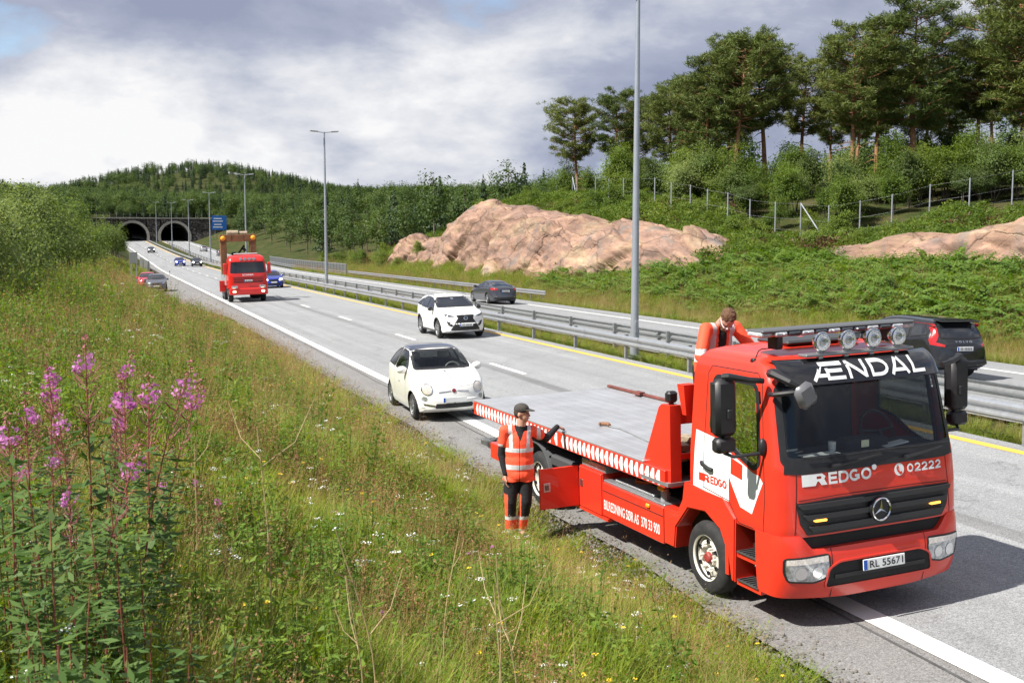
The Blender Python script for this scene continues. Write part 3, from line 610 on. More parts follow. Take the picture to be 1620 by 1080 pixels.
def fnt(name, body, size_w, size_h=None, bold=.0, shear=0.):
    """text as a flat mesh in its own plane, fitted to a width (and height), centred on its lower left corner"""
    cu = bpy.data.curves.new(name, 'FONT'); cu.body = body; cu.offset = bold; cu.shear = shear; cu.resolution_u = 3
    o = bpy.data.objects.new(name, cu); COL.objects.link(o); dg = bpy.context.evaluated_depsgraph_get(); me = bpy.data.meshes.new_from_object(o.evaluated_get(dg)); bpy.data.objects.remove(o)
    co = np.empty(len(me.vertices)*3); me.vertices.foreach_get('co', co); co = co.reshape(-1, 3)[:, :2]; lo, hi = co.min(0), co.max(0)
    k = size_w/(hi[0]-lo[0]); kz = k if size_h is None else size_h/(hi[1]-lo[1])
    co = (co-lo)*[k, kz]; f = [tuple(p.vertices) for p in me.polygons]
    bpy.data.meshes.remove(me); bpy.data.curves.remove(cu)
    return co, f, (hi-lo)*[k, kz]
AX = {'front': lambda a, b: (Vector((8, a, b)), Vector((-1, 0, 0))), 'rear': lambda a, b: (Vector((-18, a, b)), Vector((1, 0, 0))), 'right': lambda a, b: (Vector((a, -6, b)), Vector((0, 1, 0))), 'left': lambda a, b: (Vector((a, 6, b)), Vector((0, -1, 0))), 'top': lambda a, b: (Vector((a, b, 9)), Vector((0, 0, -1)))}
def _drop(bm, bvh, axis, off, skirt, flip=False):
    last = None; miss = []
    for v in bm.verts:
        o, d = AX[axis](v.co.x, v.co.y); h = bvh.ray_cast(o, d)[0]
        if h is None: miss.append((v, o, d)); continue
        last = h; v.co = h-d*off
    if last is not None:
        for v, o, d in miss:
            t = (last-o).dot(d); p = o+d*t; h = bvh.find_nearest(p)[0]; q = o+d*((h-o).dot(d)) if h else p; v.co = q-d*off
    if skirt:
        d = AX[axis](0, 0)[1]; ed = [e for e in bm.edges if len(e.link_faces) == 1]
        r = bmesh.ops.extrude_edge_only(bm, edges=ed)
        for v in [g for g in r['geom'] if isinstance(g, bmesh.types.BMVert)]: v.co += d*skirt
    bmesh.ops.recalc_face_normals(bm, faces=bm.faces)
def _refine(bm, maxlen):
    for _ in range(6):
        ed = [e for e in bm.edges if e.calc_length() > maxlen]
        if not ed: break
        bmesh.ops.subdivide_edges(bm, edges=ed, cuts=1); bmesh.ops.triangulate(bm, faces=bm.faces)
def decal(name, bvh, loops, axis, m, parent=None, off=.004, skirt=.012, maxlen=.09, smooth=35):
    """a panel with the outline `loops` (outer loop, then holes) lying on the body seen along `axis`"""
    if not isinstance(loops[0][0], (tuple, list)): loops = [loops]
    bm = bmesh.new(); eds = []
    for lp in loops:
        vs = [bm.verts.new((p[0], p[1], 0)) for p in lp]
        for a, b in zip(vs, vs[1:]+vs[:1]): eds.append(bm.edges.new((a, b)))
    bmesh.ops.triangle_fill(bm, edges=eds, use_beauty=True, use_dissolve=False)
    _refine(bm, maxlen); _drop(bm, bvh, axis, off, skirt)
    me = bpy.data.meshes.new(name); bm.to_mesh(me); bm.free(); me.materials.append(m)
    if smooth: me.shade_smooth(); me.set_sharp_from_angle(angle=R(smooth))
    return obj(name, me, parent)
def text_decal(name, bvh, body, at, w, axis, m, parent=None, h=None, bold=.0, off=.006, mirror=False, maxlen=.15, slope=0.):
    co, f, ext = fnt(name, body, w, h, bold); bm = bmesh.new()
    sx = -1 if mirror else 1
    vs = [bm.verts.new((at[0]+sx*p[0], at[1]+p[1]+slope*p[0], 0)) for p in co]
    for q in f:
        try: bm.faces.new([vs[i] for i in q])
        except ValueError: pass
    bmesh.ops.triangulate(bm, faces=bm.faces); _refine(bm, maxlen); _drop(bm, bvh, axis, off, 0)
    me = bpy.data.meshes.new(name); bm.to_mesh(me); bm.free(); me.materials.append(m)
    return obj(name, me, parent)
def inset(poly, d):
    n = len(poly); P = [Vector(p) for p in poly]; ar = sum(P[i].x*P[(i+1) % n].y-P[(i+1) % n].x*P[i].y for i in range(n)); sg = 1 if ar > 0 else -1; out = []
    for i in range(n):
        a = (P[i]-P[i-1]).normalized(); b = (P[(i+1) % n]-P[i]).normalized(); na = Vector((-a.y, a.x))*sg; nb = Vector((-b.y, b.x))*sg
        m_ = (na+nb); m_ = m_/max(m_.length_squared*.5, .35); out.append(tuple(P[i]+m_*d))
    return out
def rounded(poly, r, n=4):
    out = []; N = len(poly); P = [Vector(p) for p in poly]
    for i in range(N):
        a = P[i-1]-P[i]; b = P[(i+1) % N]-P[i]; k = min(r, a.length*.45, b.length*.45); p0 = P[i]+a.normalized()*k; p1 = P[i]+b.normalized()*k
        for j in range(n+1):
            t = j/n; out.append(tuple(p0*(1-t)**2+P[i]*2*t*(1-t)+p1*t*t))
    return out
def circ(c, r, n=20, ry=None): return [(c[0]+r*math.cos(2*math.pi*i/n), c[1]+(ry or r)*math.sin(2*math.pi*i/n)) for i in range(n)]
def in_poly(px_, py_, poly):
    px_ = np.asarray(px_); py_ = np.asarray(py_); r = np.zeros(px_.shape, bool); n = len(poly)
    for i in range(n):
        x0, y0 = poly[i]; x1, y1 = poly[(i+1) % n]; c = ((y0 > py_) != (y1 > py_)) & (px_ < (x1-x0)*(py_-y0)/(y1-y0+1e-12)+x0); r ^= c
    return r
def bvh_of(v, f): return BVHTree.FromPolygons([tuple(p) for p in v], [tuple(q) for q in f])
def wheel(name, r, w, parent, loc, style='spoke', n=36, rimr=None, m_rim=None, inner=False):
    """wheel lying on the y axis, outer face towards -y; its rim is a sub-part"""
    rr = rimr or r*.66; b = MB(); h = w/2
    prof = [(rr-.01, -h+.025), (rr+.006, -h+.004), (rr+.03, -h), (r-.05, -h+.004), (r-.014, -h+.03), (r, -h+.065), (r, h-.065), (r-.014, h-.03), (r-.05, h), (rr, h), (rr-.015, h-.02), (rr-.015, -h+.03), (rr-.01, -h+.025)]
    Mx = Matrix.Rotation(R(90), 4, 'X') @ Matrix.Scale(-1, 4, Vector((0, 0, 1)))
    Mx = Matrix(((1, 0, 0, 0), (0, 0, 1, 0), (0, 1, 0, 0), (0, 0, 0, 1)))
    b.lathe(prof, Mx, n); o = b.build(name, M_rubber, parent, 35); o.location = loc
    b = MB(); q = -h
    if style == 'steel':
        b.lathe([(.0, q+.05), (.085, q+.05), (.09, q+.11), (.12, q+.115), (rr*.62, q+.04), (rr*.80, q+.055), (rr*.86, q+.09), (rr*.95, q+.05), (rr*.965, q+.012), (rr*1.02, q+.0), (rr*1.02, q+.03), (rr*.97, q+.16), (rr*.7, q+.2)], Mx, n)
        rim = b.build('rim', m_rim or M_alu, o, 35)
        b = MB()
        for k in range(6):
            a = 2*math.pi*(k+.5)/6; b.lathe([(0, 0), (.026, 0), (.026, .012)], Matrix.Translation((math.cos(a)*rr*.71, q+.040, math.sin(a)*rr*.71)) @ Mx @ Matrix.Scale(-1, 4, Vector((0, 0, 1))), 8)
            b.build('hand_hole', M_dark, o); b = MB()
    else:
        ns = {'spoke': 5, 'multi': 10, 'twin': 7}[style]
        b.lathe([(rr*1.01, q+.008), (rr*1.0, q+.002), (rr*.94, q+.012), (rr*.90, q+.05), (rr*.90, h-.03)], Mx, n); b.lathe([(0, q+.03), (rr*.10, q+.03), (rr*.17, q+.045), (rr*.2, q+.09)], Mx, 16)
        for k in range(ns):
            a = 2*math.pi*k/ns+.3
            for da in ((-.11, .11) if style == 'twin' else (0,)):
                d = Vector((math.cos(a+da), 0, math.sin(a+da))); t = Vector((-math.sin(a), 0, math.cos(a))); w0 = rr*(.13 if ns == 5 else .06)
                v = []
                for rad, y, ww in ((rr*.14, q+.045, w0*1.1), (rr*.55, q+.035, w0), (rr*.93, q+.025, w0*1.2)):
                    for sx, dy in ((-1, .0), (1, .0), (1, .045), (-1, .045)): c = d*rad+t*ww*sx; v.append((c.x, y+dy, c.z))
                f = [(j*4+i, j*4+(i+1) % 4, (j+1)*4+(i+1) % 4, (j+1)*4+i) for j in range(2) for i in range(4)]; b.add(v, f)
        rim = b.build('rim', m_rim or M_alu, o, 35)
        b = MB(); b.lathe([(rr*.88, q+.09), (0, q+.09)], Mx, n); b.build('brake_disc', mat('brake_dark', (.03, .03, .03), .5, .5), o)
    return o
def plate(parent, loc, rz, text, w=.52, h=.11, tilt=0.):
    """number plate: white board, blue strip, black characters (local +y... faces +x when rz=0)"""
    o = empty('number_plate', loc, rz, parent); o.rotation_euler = (0, tilt, rz)
    b = MB(); b.box((0, 0, 0), (.012, w, h), None, .004); b.build('plate_board', M_plate, o)
    b = MB(); b.box((.008, -w/2+.024, 0), (.004, .042, h-.012)); b.build('country_strip', M_pblue, o)
    if text == '~':
        for k in range(7): b = MB(); b.box((.0082, -w*.34+.03+.052*(k+(k > 1)*.5), 0), (.003, .030, h*.58)); b.build('plate_mark', mat('plate_mark_grey', (.16, .16, .17), .5), o)
    elif text:
        co, f, ext = fnt('plate_text', text, w*.80, h*.66, .012); b = MB(); b.add([(.0085, -w*.40+.025+p[0], -h*.33+p[1]) for p in co], f); b.build('characters', M_ink, o)
    return o
def crom(P, n, closed=False):
    """Catmull-Rom through control points, n samples per span"""
    P = np.asarray(P, float); Q = np.vstack([2*P[0]-P[1], P, 2*P[-1]-P[-2]]); out = []
    for i in range(len(P)-1):
        for k in range(n):
            t = k/n; a, b, c, d = Q[i:i+4]; out.append(.5*((2*b)+(-a+c)*t+(2*a-5*b+4*c-d)*t*t+(-a+3*b-3*c+d)*t**3))
    out.append(P[-1]); return np.array(out)
def body_shell(sp, nst=150, nseg=5):
    """car body as station rings; returns verts, quads"""
    def smooth_prof(pts, q):
        pts = sorted(pts); c = crom(pts, 10); c = c[np.argsort(c[:, 0])]; return np.interp(q, c[:, 0], c[:, 1])
    x0, x1 = sp['rear'], sp['front']; u = np.linspace(0, 1, nst); xs = x0+(x1-x0)*(u-.055*np.sin(2*math.pi*u)/1.0*.9)
    zt = smooth_prof(sp['top'], xs); zu = smooth_prof(sp['under'], xs); zb = np.minimum(smooth_prof(sp['belt'], xs), zt-.035); w = smooth_prof(sp['plan'], xs); wr = smooth_prof(sp['roofw'], xs)
    V = []
    for i in range(nst):
        a, t, bl, W_ = zu[i], zt[i], zb[i], w[i]; g = t-bl; k = float(sstep(.04, .30, g)); rw = min(wr[i], W_*.93)
        rr = W_*.93*(1-k)+rw*k; H = bl-a
        c = [(0, a), (W_*.82, a), (W_*.945, a+.05), (W_*.985, a+H*.28), (W_, a+H*.58), (W_*.985, a+H*.84), (W_*(.955), bl), (W_*.955*(1-k*.5)+rr*k*.5-.0*k, bl+g*.42), (rr*(.93+.05*k), bl+g*(.80+.02*k)), (rr*.80, t-g*.045-.004), (rr*.45, t-.004), (0, t)]
        V.append(crom(c, nseg))
    V = np.array(V); m = V.shape[1]
    full = np.concatenate([np.stack([np.repeat(xs[:, None], m, 1), V[:, :, 0], V[:, :, 1]], -1), np.stack([np.repeat(xs[:, None], m, 1), -V[:, :, 0], V[:, :, 1]], -1)[:, ::-1][:, 1:-1]], 1)
    M_ = full.shape[1]; wm = w.max()
    # caps: shrink the end rings towards their centre
    def cap(ring, sgn, bulge):
        c = ring.mean(0); L = []
        for s, d in ((.96, .25), (.85, .55), (.6, .85), (.3, .97), (.04, 1.)): q = c+(ring-c)*s; q[:, 0] = ring[:, 0]+sgn*bulge*d; L.append(q)
        return L
    rings = cap(full[0], -1, sp.get('bulge_r', .04))[::-1]+list(full)+cap(full[-1], 1, sp.get('bulge_f', .05)); A = np.array(rings)
    for sg, K, ln, xe in ((1, sp['kf'], 1.0, x1), (-1, sp['kr'], .9, x0)):
        d = np.clip(1-sg*(xe-A[..., 0])/ln, 0, 1.05); A[..., 0] -= sg*K*(np.abs(A[..., 1])/wm)**2.6*d**1.3
    v = A.reshape(-1, 3); n = len(rings); I = np.arange(n*M_).reshape(n, M_); J = np.roll(I, -1, 1)
    f = np.stack([I[:-1], J[:-1], J[1:], I[1:]], -1).reshape(-1, 4)
    return v, f
def cut_arches(v, f, wheels, zmax, ymin):
    """remove body quads inside the wheel-arch circles and pull the edge onto the circle"""
    c = v[f].mean(1); kill = np.zeros(len(f), bool); v = v.copy()
    for (wx, wz, wr) in wheels:
        kill |= (((c[:, 0]-wx)**2+(c[:, 2]-wz)**2) < wr**2) & (np.abs(c[:, 1]) > ymin)
    keep = f[~kill]; used = np.zeros(len(v), bool); used[keep.ravel()] = True; dead = np.zeros(len(v), bool); dead[f[kill].ravel()] = True; edge = used & dead
    for (wx, wz, wr) in wheels:
        d = np.hypot(v[:, 0]-wx, v[:, 2]-wz); s = edge & (np.abs(d-wr) < .09) & (np.abs(v[:, 1]) > ymin) & (d > .01); k = wr/np.maximum(d, .01)
        v[s, 0] = wx+(v[s, 0]-wx)*k[s]; v[s, 2] = wz+(v[s, 2]-wz)*k[s]
    return v, keep
def cut_holes(v, f, polys):
    """polys: list of (axis, poly, cond); remove quads whose centre falls in the outline"""
    c = v[f].mean(1); e1 = v[f[:, 1]]-v[f[:, 0]]; e2 = v[f[:, 3]]-v[f[:, 0]]; nr = np.cross(e1, e2); kill = np.zeros(len(f), bool)
    for ax, poly, lo in polys:
        a, b = {'side': (0, 2), 'front': (1, 2), 'rear': (1, 2), 'top': (0, 1)}[ax]
        k = in_poly(c[:, a], c[:, b], poly)
        if ax == 'side': k &= np.abs(c[:, 1]) > lo
        if ax == 'front': k &= c[:, 0] > lo
        if ax == 'rear': k &= c[:, 0] < lo
        if ax == 'top': k &= c[:, 2] > lo
        kill |= k
    return f[~kill]
def used_only(v, f):
    u = np.unique(f); mp_ = np.full(len(v), -1); mp_[u] = np.arange(len(u)); return v[u], mp_[f]
def car(name, sp, paint, label, cat='car', group=None):
    """sp: shape tables; windows 'side' outlines (x,z), 'front'/'rear' screens in (y,z)"""
    root = empty(name); tag(root, label, cat, group); res = sp.get('res', 150)
    v, f = body_shell(sp, res, sp.get('seg', 5)); bvh = bvh_of(v, f)
    ar = [(x, sp['wr'], sp['wr']+sp.get('gap', .055)) for x in sp['axles']]; W2 = max(p[1] for p in sp['plan'])
    v2, f2 = cut_arches(v, f, ar, 1, W2*.5)
    if sp.get('open'):
        hs = [('side', q, W2*.45) for q in sp['side']]
        if sp.get('screen'): hs.append(('front', inset(sp['screen'], .02), sp['screen_x']))
        if sp.get('rscreen'): hs.append(('rear', inset(sp['rscreen'], .02), sp['rscreen_x']))
        f2 = cut_holes(v2, f2, hs)
    a, b_ = used_only(v2, f2); me = npmesh('body', a, b_, paint, True); me.set_sharp_from_angle(angle=R(50)); body = obj('body', me, root)
    gm = sp.get('glass', M_darkglass); seal = M_black
    for q in sp['side']:
        for ax in ('right', 'left'):
            ro = rounded(q, .05, 3); w_ = decal('side_window', bvh, ro, ax, gm, root, .006, .01); decal('window_seal', bvh, [inset(ro, -.018), inset(ro, .012)], ax, seal, w_, .010, .02)
    for key, ax, nm in (('screen', 'front', 'windscreen'), ('rscreen', 'rear', 'rear_window')):
        if sp.get(key):
            ro = rounded(sp[key], .07, 4); w_ = decal(nm, bvh, ro, ax, sp.get(key+'_glass', gm), root, .006, .01, .07); decal('window_seal', bvh, [inset(ro, -.012), inset(ro, .03)], ax, seal, w_, .010, .015, .07)
    for (x, r) in [(x, sp['wr']) for x in sp['axles']]:
        for s in (-1, 1):
            o = wheel('wheel', r, sp.get('ww', .21), root, (x, s*(W2-.02-sp.get('ww', .21)/2), r), sp.get('rim', 'spoke'), 28, rimr=sp.get('rimr'), m_rim=sp.get('rim_mat'))
            if s > 0: o.rotation_euler = (0, 0, math.pi)
            b = MB(); n = 14; R_ = r+sp.get('gap', .055)+.005
            vv = [(x+R_*math.cos(t), s*y, r+R_*math.sin(t)) for t in np.linspace(-.35, math.pi+.35, n) for y in (W2-.035, W2*.5)]
            b.add(vv, [(2*i, 2*i+1, 2*i+3, 2*i+2) for i in range(n-1)]); b.build('wheel_housing', M_dark, root)
    b = MB(); b.box(((sp['axles'][0]+sp['axles'][1])/2, 0, sp['wr']*.85), (abs(sp['axles'][0]-sp['axles'][1])+.4, W2*1.0, .16)); b.build('underbody', M_dark, root)
    # gaps between panels
    for (ax, pts, wd) in sp.get('seams', []):
        for side in (('right', 'left') if ax == 'side' else (ax,)):
            L = []; Rr = []
            P = [Vector(p) for p in pts]
            for i, p in enumerate(P):
                t = (P[min(i+1, len(P)-1)]-P[max(i-1, 0)]).normalized(); nn = Vector((-t.y, t.x))*wd*.5; L.append(tuple(p+nn)); Rr.append(tuple(p-nn))
            decal('panel_gap', bvh, L+Rr[::-1], side, sp.get('seam_mat', M_black), root, .0025, 0, .12, None)
    for s in (-1, 1):
        mx, my, mz = sp['mirror']; b = MB(); b.ball((0, 0, 0), (.075, .12, .085), 12, 8); m_ = b.build('door_mirror', sp.get('mirror_mat', paint), root, 60); m_.location = (mx, s*(my+.10), mz)
        b = MB(); b.box((0, -s*.10, -.05), (.06, .14, .035), None, .01); b.build('mirror_arm', M_black, m_); b = MB(); b.ball((-.052, 0, 0), (.03, .105, .07), 10, 6); b.build('mirror_glass', M_darkglass, m_, 60)
    return root, bvh, body
def place(o, X, Y, deg, dz=0.):
    """put a vehicle on the road; deg turns it from facing the camera along the road"""
    o.location = (X, Y, float(road_z(np.array([X]), np.array([Y]))[0])+.006+dz)
    tilt = .027 if X < 16 else -.022
    f = Vector((math.sin(R(deg)), -math.cos(R(deg)), .009*math.cos(R(deg)))).normalized(); l = Vector((math.cos(R(deg)), math.sin(R(deg)), tilt*math.cos(R(deg)))); u = f.cross(l).normalized(); l = u.cross(f)
    o.rotation_euler = Matrix((f, l, u)).transposed().to_euler()
# heavy block letters drawn as strokes (unit height 1, unit pen width t)
def _arc(cx_, cy_, rx, ry, a0, a1, n=8): return [(cx_+rx*math.cos(R(a)), cy_+ry*math.sin(R(a))) for a in np.linspace(a0, a1, n)]
STK = {'N': (1.0, [[(.1, 0), (.1, 1)], [(.1, .93), (.9, .07)], [(.9, 0), (.9, 1)]]), 'L': (.75, [[(.1, 0), (.1, 1)], [(.0, .1), (.75, .1)]]), 'A': (.98, [[(.04, 0), (.44, .95)], [(.54, .95), (.94, 0)], [(.19, .26), (.79, .26)]]),
       'D': (.92, [[(.1, 0), (.1, 1)], [(.1, .9)]+_arc(.5, .5, .40, .40, 90, -90)+[(.1, .1)]]), 'E': (.85, [[(.1, 0), (.1, 1)], [(.0, .9), (.85, .9)], [(.0, .5), (.78, .5)], [(.0, .1), (.85, .1)]]),
       'Æ': (1.6, [[(.08, 0), (.62, .95)], [(.78, 0), (.78, 1)], [(.5, .9), (1.6, .9)], [(.30, .28), (.8, .28)], [(.7, .52), (1.5, .52)], [(.7, .1), (1.6, .1)]]),
       'G': (1.05, [_arc(.52, .5, .42, .40, 48, 330, 14), [(.92, .48), (.92, .12)], [(.55, .45), (1.02, .45)]]), 'O': (1.05, [_arc(.52, .5, .42, .40, 0, 360, 20)]),
       '0': (.95, [_arc(.47, .5, .37, .40, 0, 360, 20)]), '2': (.9, [_arc(.45, .66, .34, .25, 170, -35, 9)+[(.1, .1)], [(.0, .1), (.9, .1)]])}
def stroke_text(name, bvh, body, at, w, h, axis, m, parent, pen=.2, gap=.18, off=.006):
    tot = sum(STK[c][0] for c in body)+gap*(len(body)-1); kx = w/tot; x = 0.; bm = bmesh.new(); lay = 0
    for c in body:
        for st in STK[c][1]:
            P = [Vector((at[0]+(x+p[0])*kx, at[1]+p[1]*h)) for p in st]; L = []; Rr = []; t = pen*h*.5
            for i, p in enumerate(P):
                d = (P[min(i+1, len(P)-1)]-P[max(i-1, 0)]).normalized(); nn = Vector((-d.y, d.x))*t; L.append(p+nn); Rr.append(p-nn)
            lay += 1
            vl = [bm.verts.new((q.x, q.y, lay*.0003)) for q in L]; vr = [bm.verts.new((q.x, q.y, lay*.0003)) for q in Rr]
            for i in range(len(P)-1): bm.faces.new((vl[i], vr[i], vr[i+1], vl[i+1]))
        x += STK[c][0]+gap
    bmesh.ops.triangulate(bm, faces=bm.faces); _refine(bm, .12)
    for v in bm.verts:
        zl = v.co.z; o, d = AX[axis](v.co.x, v.co.y); hit = bvh.ray_cast(o, d)[0]
        v.co = (hit if hit else bvh.find_nearest(o+d*8)[0])-d*(off+zl)
    bmesh.ops.recalc_face_normals(bm, faces=bm.faces); me = bpy.data.meshes.new(name); bm.to_mesh(me); bm.free(); me.materials.append(m)
    return obj(name, me, parent)
# ---------------------------------------------------------------- the tow truck (x forward from the front axle, y to its left, z up)
def tow_truck():
    root = empty('tow_truck'); tag(root, 'red flatbed tow truck with its roof lamps, silver deck and toolbox door open', 'tow truck')
    zk = [.93, 1.0, 1.3, 1.60, 1.66, 2.40, 2.50, 2.58, 2.64, 2.675, 2.69]
    xk = [1.395, 1.40, 1.385, 1.355, 1.34, 1.185, 1.13, 1.04, .90, .66, .45]
    wk = [1.13, 1.14, 1.145, 1.135, 1.13, 1.075, 1.055, 1.02, .95, .83, .72]
    rk = [-.30, -.30, -.30, -.30, -.30, -.29, -.28, -.25, -.19, -.08, .0]
    zs = np.concatenate([np.linspace(.93, 1.62, 22), np.linspace(1.65, 2.42, 26), np.linspace(2.45, 2.69, 14)])
    fi = lambda t: (np.interp(zs, zk, t))
    X, W, B_ = fi(xk), fi(wk), fi(rk); K = np.interp(zs, [.93, 1.6, 2.5, 2.69], [.34, .32, .34, .38]); e = .40
    ph = np.linspace(-math.pi/2, math.pi/2, 61); rings = []
    for z, xf, w, rb, k in zip(zs, X, W, B_, K):
        fy = w*np.sign(np.sin(ph))*np.abs(np.sin(ph))**e; fxx = xf-k+k*np.abs(np.cos(ph))**e
        sx = np.linspace(rb+.06, xf-k, 34)[:-1]; ry_ = np.linspace(w-.06, -w+.06, 14)
        ring = [(x, -w, z) for x in sx]+list(zip(fxx, fy, np.full(61, z)))+[(x, w, z) for x in sx[::-1]]+[(rb, y, z) for y in ry_]
        rings.append(ring)
    A = np.array(rings); c = A[-1].mean(0)
    for s, dz in ((.9, .006), (.7, .014), (.4, .02), (.02, .022)): q = c+(A[-1]-c)*s; q[:, 2] = A[-1][:, 2]+dz; A = np.concatenate([A, q[None]])
    n, m = A.shape[:2]; v = A.reshape(-1, 3); I = np.arange(n*m).reshape(n, m); J = np.roll(I, -1, 1); f = np.stack([I[:-1], J[:-1], J[1:], I[1:]], -1).reshape(-1, 4)
    bvh = bvh_of(v, f)
    ws = [(-1.035, 1.67), (-1.0, 2.36), (-.94, 2.42), (.94, 2.42), (1.0, 2.36), (1.035, 1.67), (.99, 1.63), (-.99, 1.63)]
    sw = [(.13, 1.84), (.15, 2.34), (.20, 2.40), (.86, 2.40), (.93, 2.32), (1.02, 1.62), (.93, 1.55), (.62, 1.66), (.36, 1.81)]
    f2 = cut_holes(v, f, [('front', ws, .9), ('side', sw, .95)]); rw = [(-.7, 1.75), (-.7, 2.3), (.7, 2.3), (.7, 1.75)]
    a, b_ = used_only(v, f2); me = npmesh('cab', a, b_, M_red, True); me.set_sharp_from_angle(angle=R(40)); cab = obj('cab', me, root)
    # glass
    w_ = decal('windscreen', bvh, rounded(ws, .06), 'front', M_glass, root, .002, .0, .1); decal('window_seal', bvh, [inset(rounded(ws, .06), -.03), inset(rounded(ws, .06), .03)], 'front', M_black, w_, .006, .02, .1)
    decal('cowl', bvh, [(-1.05, 1.56), (-1.03, 1.72), (-.9, 1.70), (.9, 1.70), (1.03, 1.72), (1.05, 1.56), (.9, 1.545), (-.9, 1.545)], 'front', M_black, root, .008, .03, .1)
    for ax in ('right', 'left'):
        w_ = decal('side_window', bvh, rounded(sw, .05), ax, M_glass2, root, -.004, 0); decal('window_seal', bvh, [inset(rounded(sw, .05), -.022), inset(rounded(sw, .05), .03)], ax, M_black, w_, .004, .02)
        door = [(.02, 1.19), (.035, 2.42), (.09, 2.50), (.90, 2.50), (.99, 2.42), (1.09, 1.62), (1.12, 1.3), (1.08, .945), (.66, .945), (.50, 1.14)]
        decal('door_gap', bvh, [inset(door, -.005), inset(door, .005)], ax, M_dark, root, .0025, 0, .1, None)
        b = MB(); s = -1 if ax == 'right' else 1; b.tube([(-.01+.03, s*1.165, 1.46), (.06, s*1.185, 1.45), (.16, s*1.185, 1.425), (.21, s*1.16, 1.41)], .022, 8); b.build('door_handle', M_black, root, 40)
    # white film and lettering on the near door
    film = [(-.14, 1.79), (.22, 1.755), (.62, 1.61), (.92, 1.51), (1.02, 1.50), (1.085, 1.44), (.90, 1.09), (.70, 1.12), (.50, 1.40), (.50, 1.13), (-.18, 1.17)]
    decal('door_film', bvh, [film, [(.53, 1.60), (.74, 1.555), (.74, 1.40), (.53, 1.43)]], 'right', M_whitef, root, .0022, 0, .1, None)
    def rlogo(name, ax, x, z, h, m_, off=.006):
        k = h; P = [(0, 0), (0, 1), (2.0, 1), (2.35, .72), (2.2, .5), (2.5, 0), (1.9, 0), (1.65, .34), (1.5, .34), (1.3, 0)]
        hole = [(1.45, .55), (1.45, .78), (1.85, .78), (1.95, .66), (1.85, .55)]
        decal(name, bvh, [[(x+p[0]*k, z+p[1]*k) for p in P], [(x+p[0]*k, z+p[1]*k) for p in hole]], ax, m_, root, off, 0, .1, None)
    rlogo('lettering', 'right', -.06, 1.255, .085, M_red, .0045); stroke_text('lettering', bvh, 'EDGO', (.165, 1.255), .30, .085, 'right', M_red, root, .2, .14, .0045)
    rlogo('lettering', 'front', -.88, 1.425, .115, M_whitef); stroke_text('lettering', bvh, 'EDGO', (-.575, 1.425), .52, .115, 'front', M_whitef, root, .22, .14)
    decal('phone_mark', bvh, circ((.30, 1.475), .062, 24), 'front', M_whitef, root, .004, 0, .1, None)
    ha = [(.272, 1.51), (.29, 1.52), (.298, 1.495), (.288, 1.48), (.308, 1.452), (.325, 1.46), (.338, 1.438), (.325, 1.425), (.302, 1.428), (.275, 1.46), (.265, 1.49)]
    decal('phone_mark', bvh, ha, 'front', M_red, root, .007, 0, .1, None)
    stroke_text('lettering', bvh, '02222', (.40, 1.435), .45, .085, 'front', M_whitef, root, .22, .18)
    for s in (-1, 1):
        decal('panel_gap', bvh, [(s*.965, .96), (s*.945, 1.28), (s*.925, 1.56), (s*.933, 1.56), (s*.953, 1.28), (s*.973, .96)], 'front', M_dark, root, .0025, 0, .08, None)
    decal('panel_gap', bvh, [(-.925, 1.29), (-.5, 1.305), (.5, 1.305), (.925, 1.29), (.925, 1.297), (.5, 1.312), (-.5, 1.312), (-.925, 1.297)], 'front', M_dark, root, .0025, 0, .08, None)
    # grille, badge, lights
    gr = [(-.955, 1.27), (-.5, 1.285), (.5, 1.285), (.955, 1.27), (.915, 1.06), (.84, .95), (-.84, .95), (-.915, 1.06)]
    g = decal('grille', bvh, gr, 'front', M_black, root, .012, .03, .1)
    M_mesh = mat('grille_mesh', (.01, .01, .011), .6, bump=1., bscale=160)
    for z0, z1 in ((1.215, 1.262), (1.105, 1.155), (.985, 1.04)):
        h = lambda z: .955-.15*max(0, (1.27-z)/.3)
        decal('louvre', bvh, rounded([(-h(z0), z0), (-h(z1), z1), (h(z1), z1), (h(z0), z0)], .02, 2), 'front', mat('grille_bar', (.028, .029, .031), .38), g, .045, .04, .1)
    for s in (-1, 1):
        decal('flasher', bvh, rounded([(s*.65, 1.085), (s*.65, 1.108), (s*.785, 1.108), (s*.785, 1.085)], .008, 2), 'front', mat('amber_flasher', (.9, .35, .05), .3, emit=(1, .42, .06), es=1.6), root, .052, .03, .06)
    bo = empty('star_badge', (1.455, 0, 1.125), 0, root); Mx = Matrix.Rotation(R(90), 4, 'Y')
    b = MB(); b.lathe([(0, 0), (.122, 0), (.127, -.04)], Mx, 36); b.build('badge_disc', M_black, bo, 35); b = MB(); b.lathe([(.100, .008), (.108, .018), (.118, .012), (.120, 0), (.100, 0)], Mx, 36); b.build('badge_ring', M_chrome, bo, 40)
    b = MB()
    for k in range(3):
        a = math.pi/2+2*math.pi*k/3; d = Vector((0, math.cos(a), math.sin(a))); t = Vector((0, -math.sin(a), math.cos(a))); x = Vector((1, 0, 0)); p = [d*.102+x*.004, t*.016+d*.012+x*.004, x*.022, t*-.016+d*.012+x*.004]
        b.add(p, [(0, 1, 2), (0, 2, 3)])
    b.build('badge_star', M_chrome, bo)
    b = MB(); b.lathe([(0, .006), (.028, .006), (.032, 0)], Matrix.Translation((1.372, -.02, 1.535)) @ Mx, 20); b.build('bonnet_badge', M_chrome, root, 40)
    # bumper: its own shell
    rows = 16; ph = np.linspace(-math.pi/2, math.pi/2, 81); R2 = []
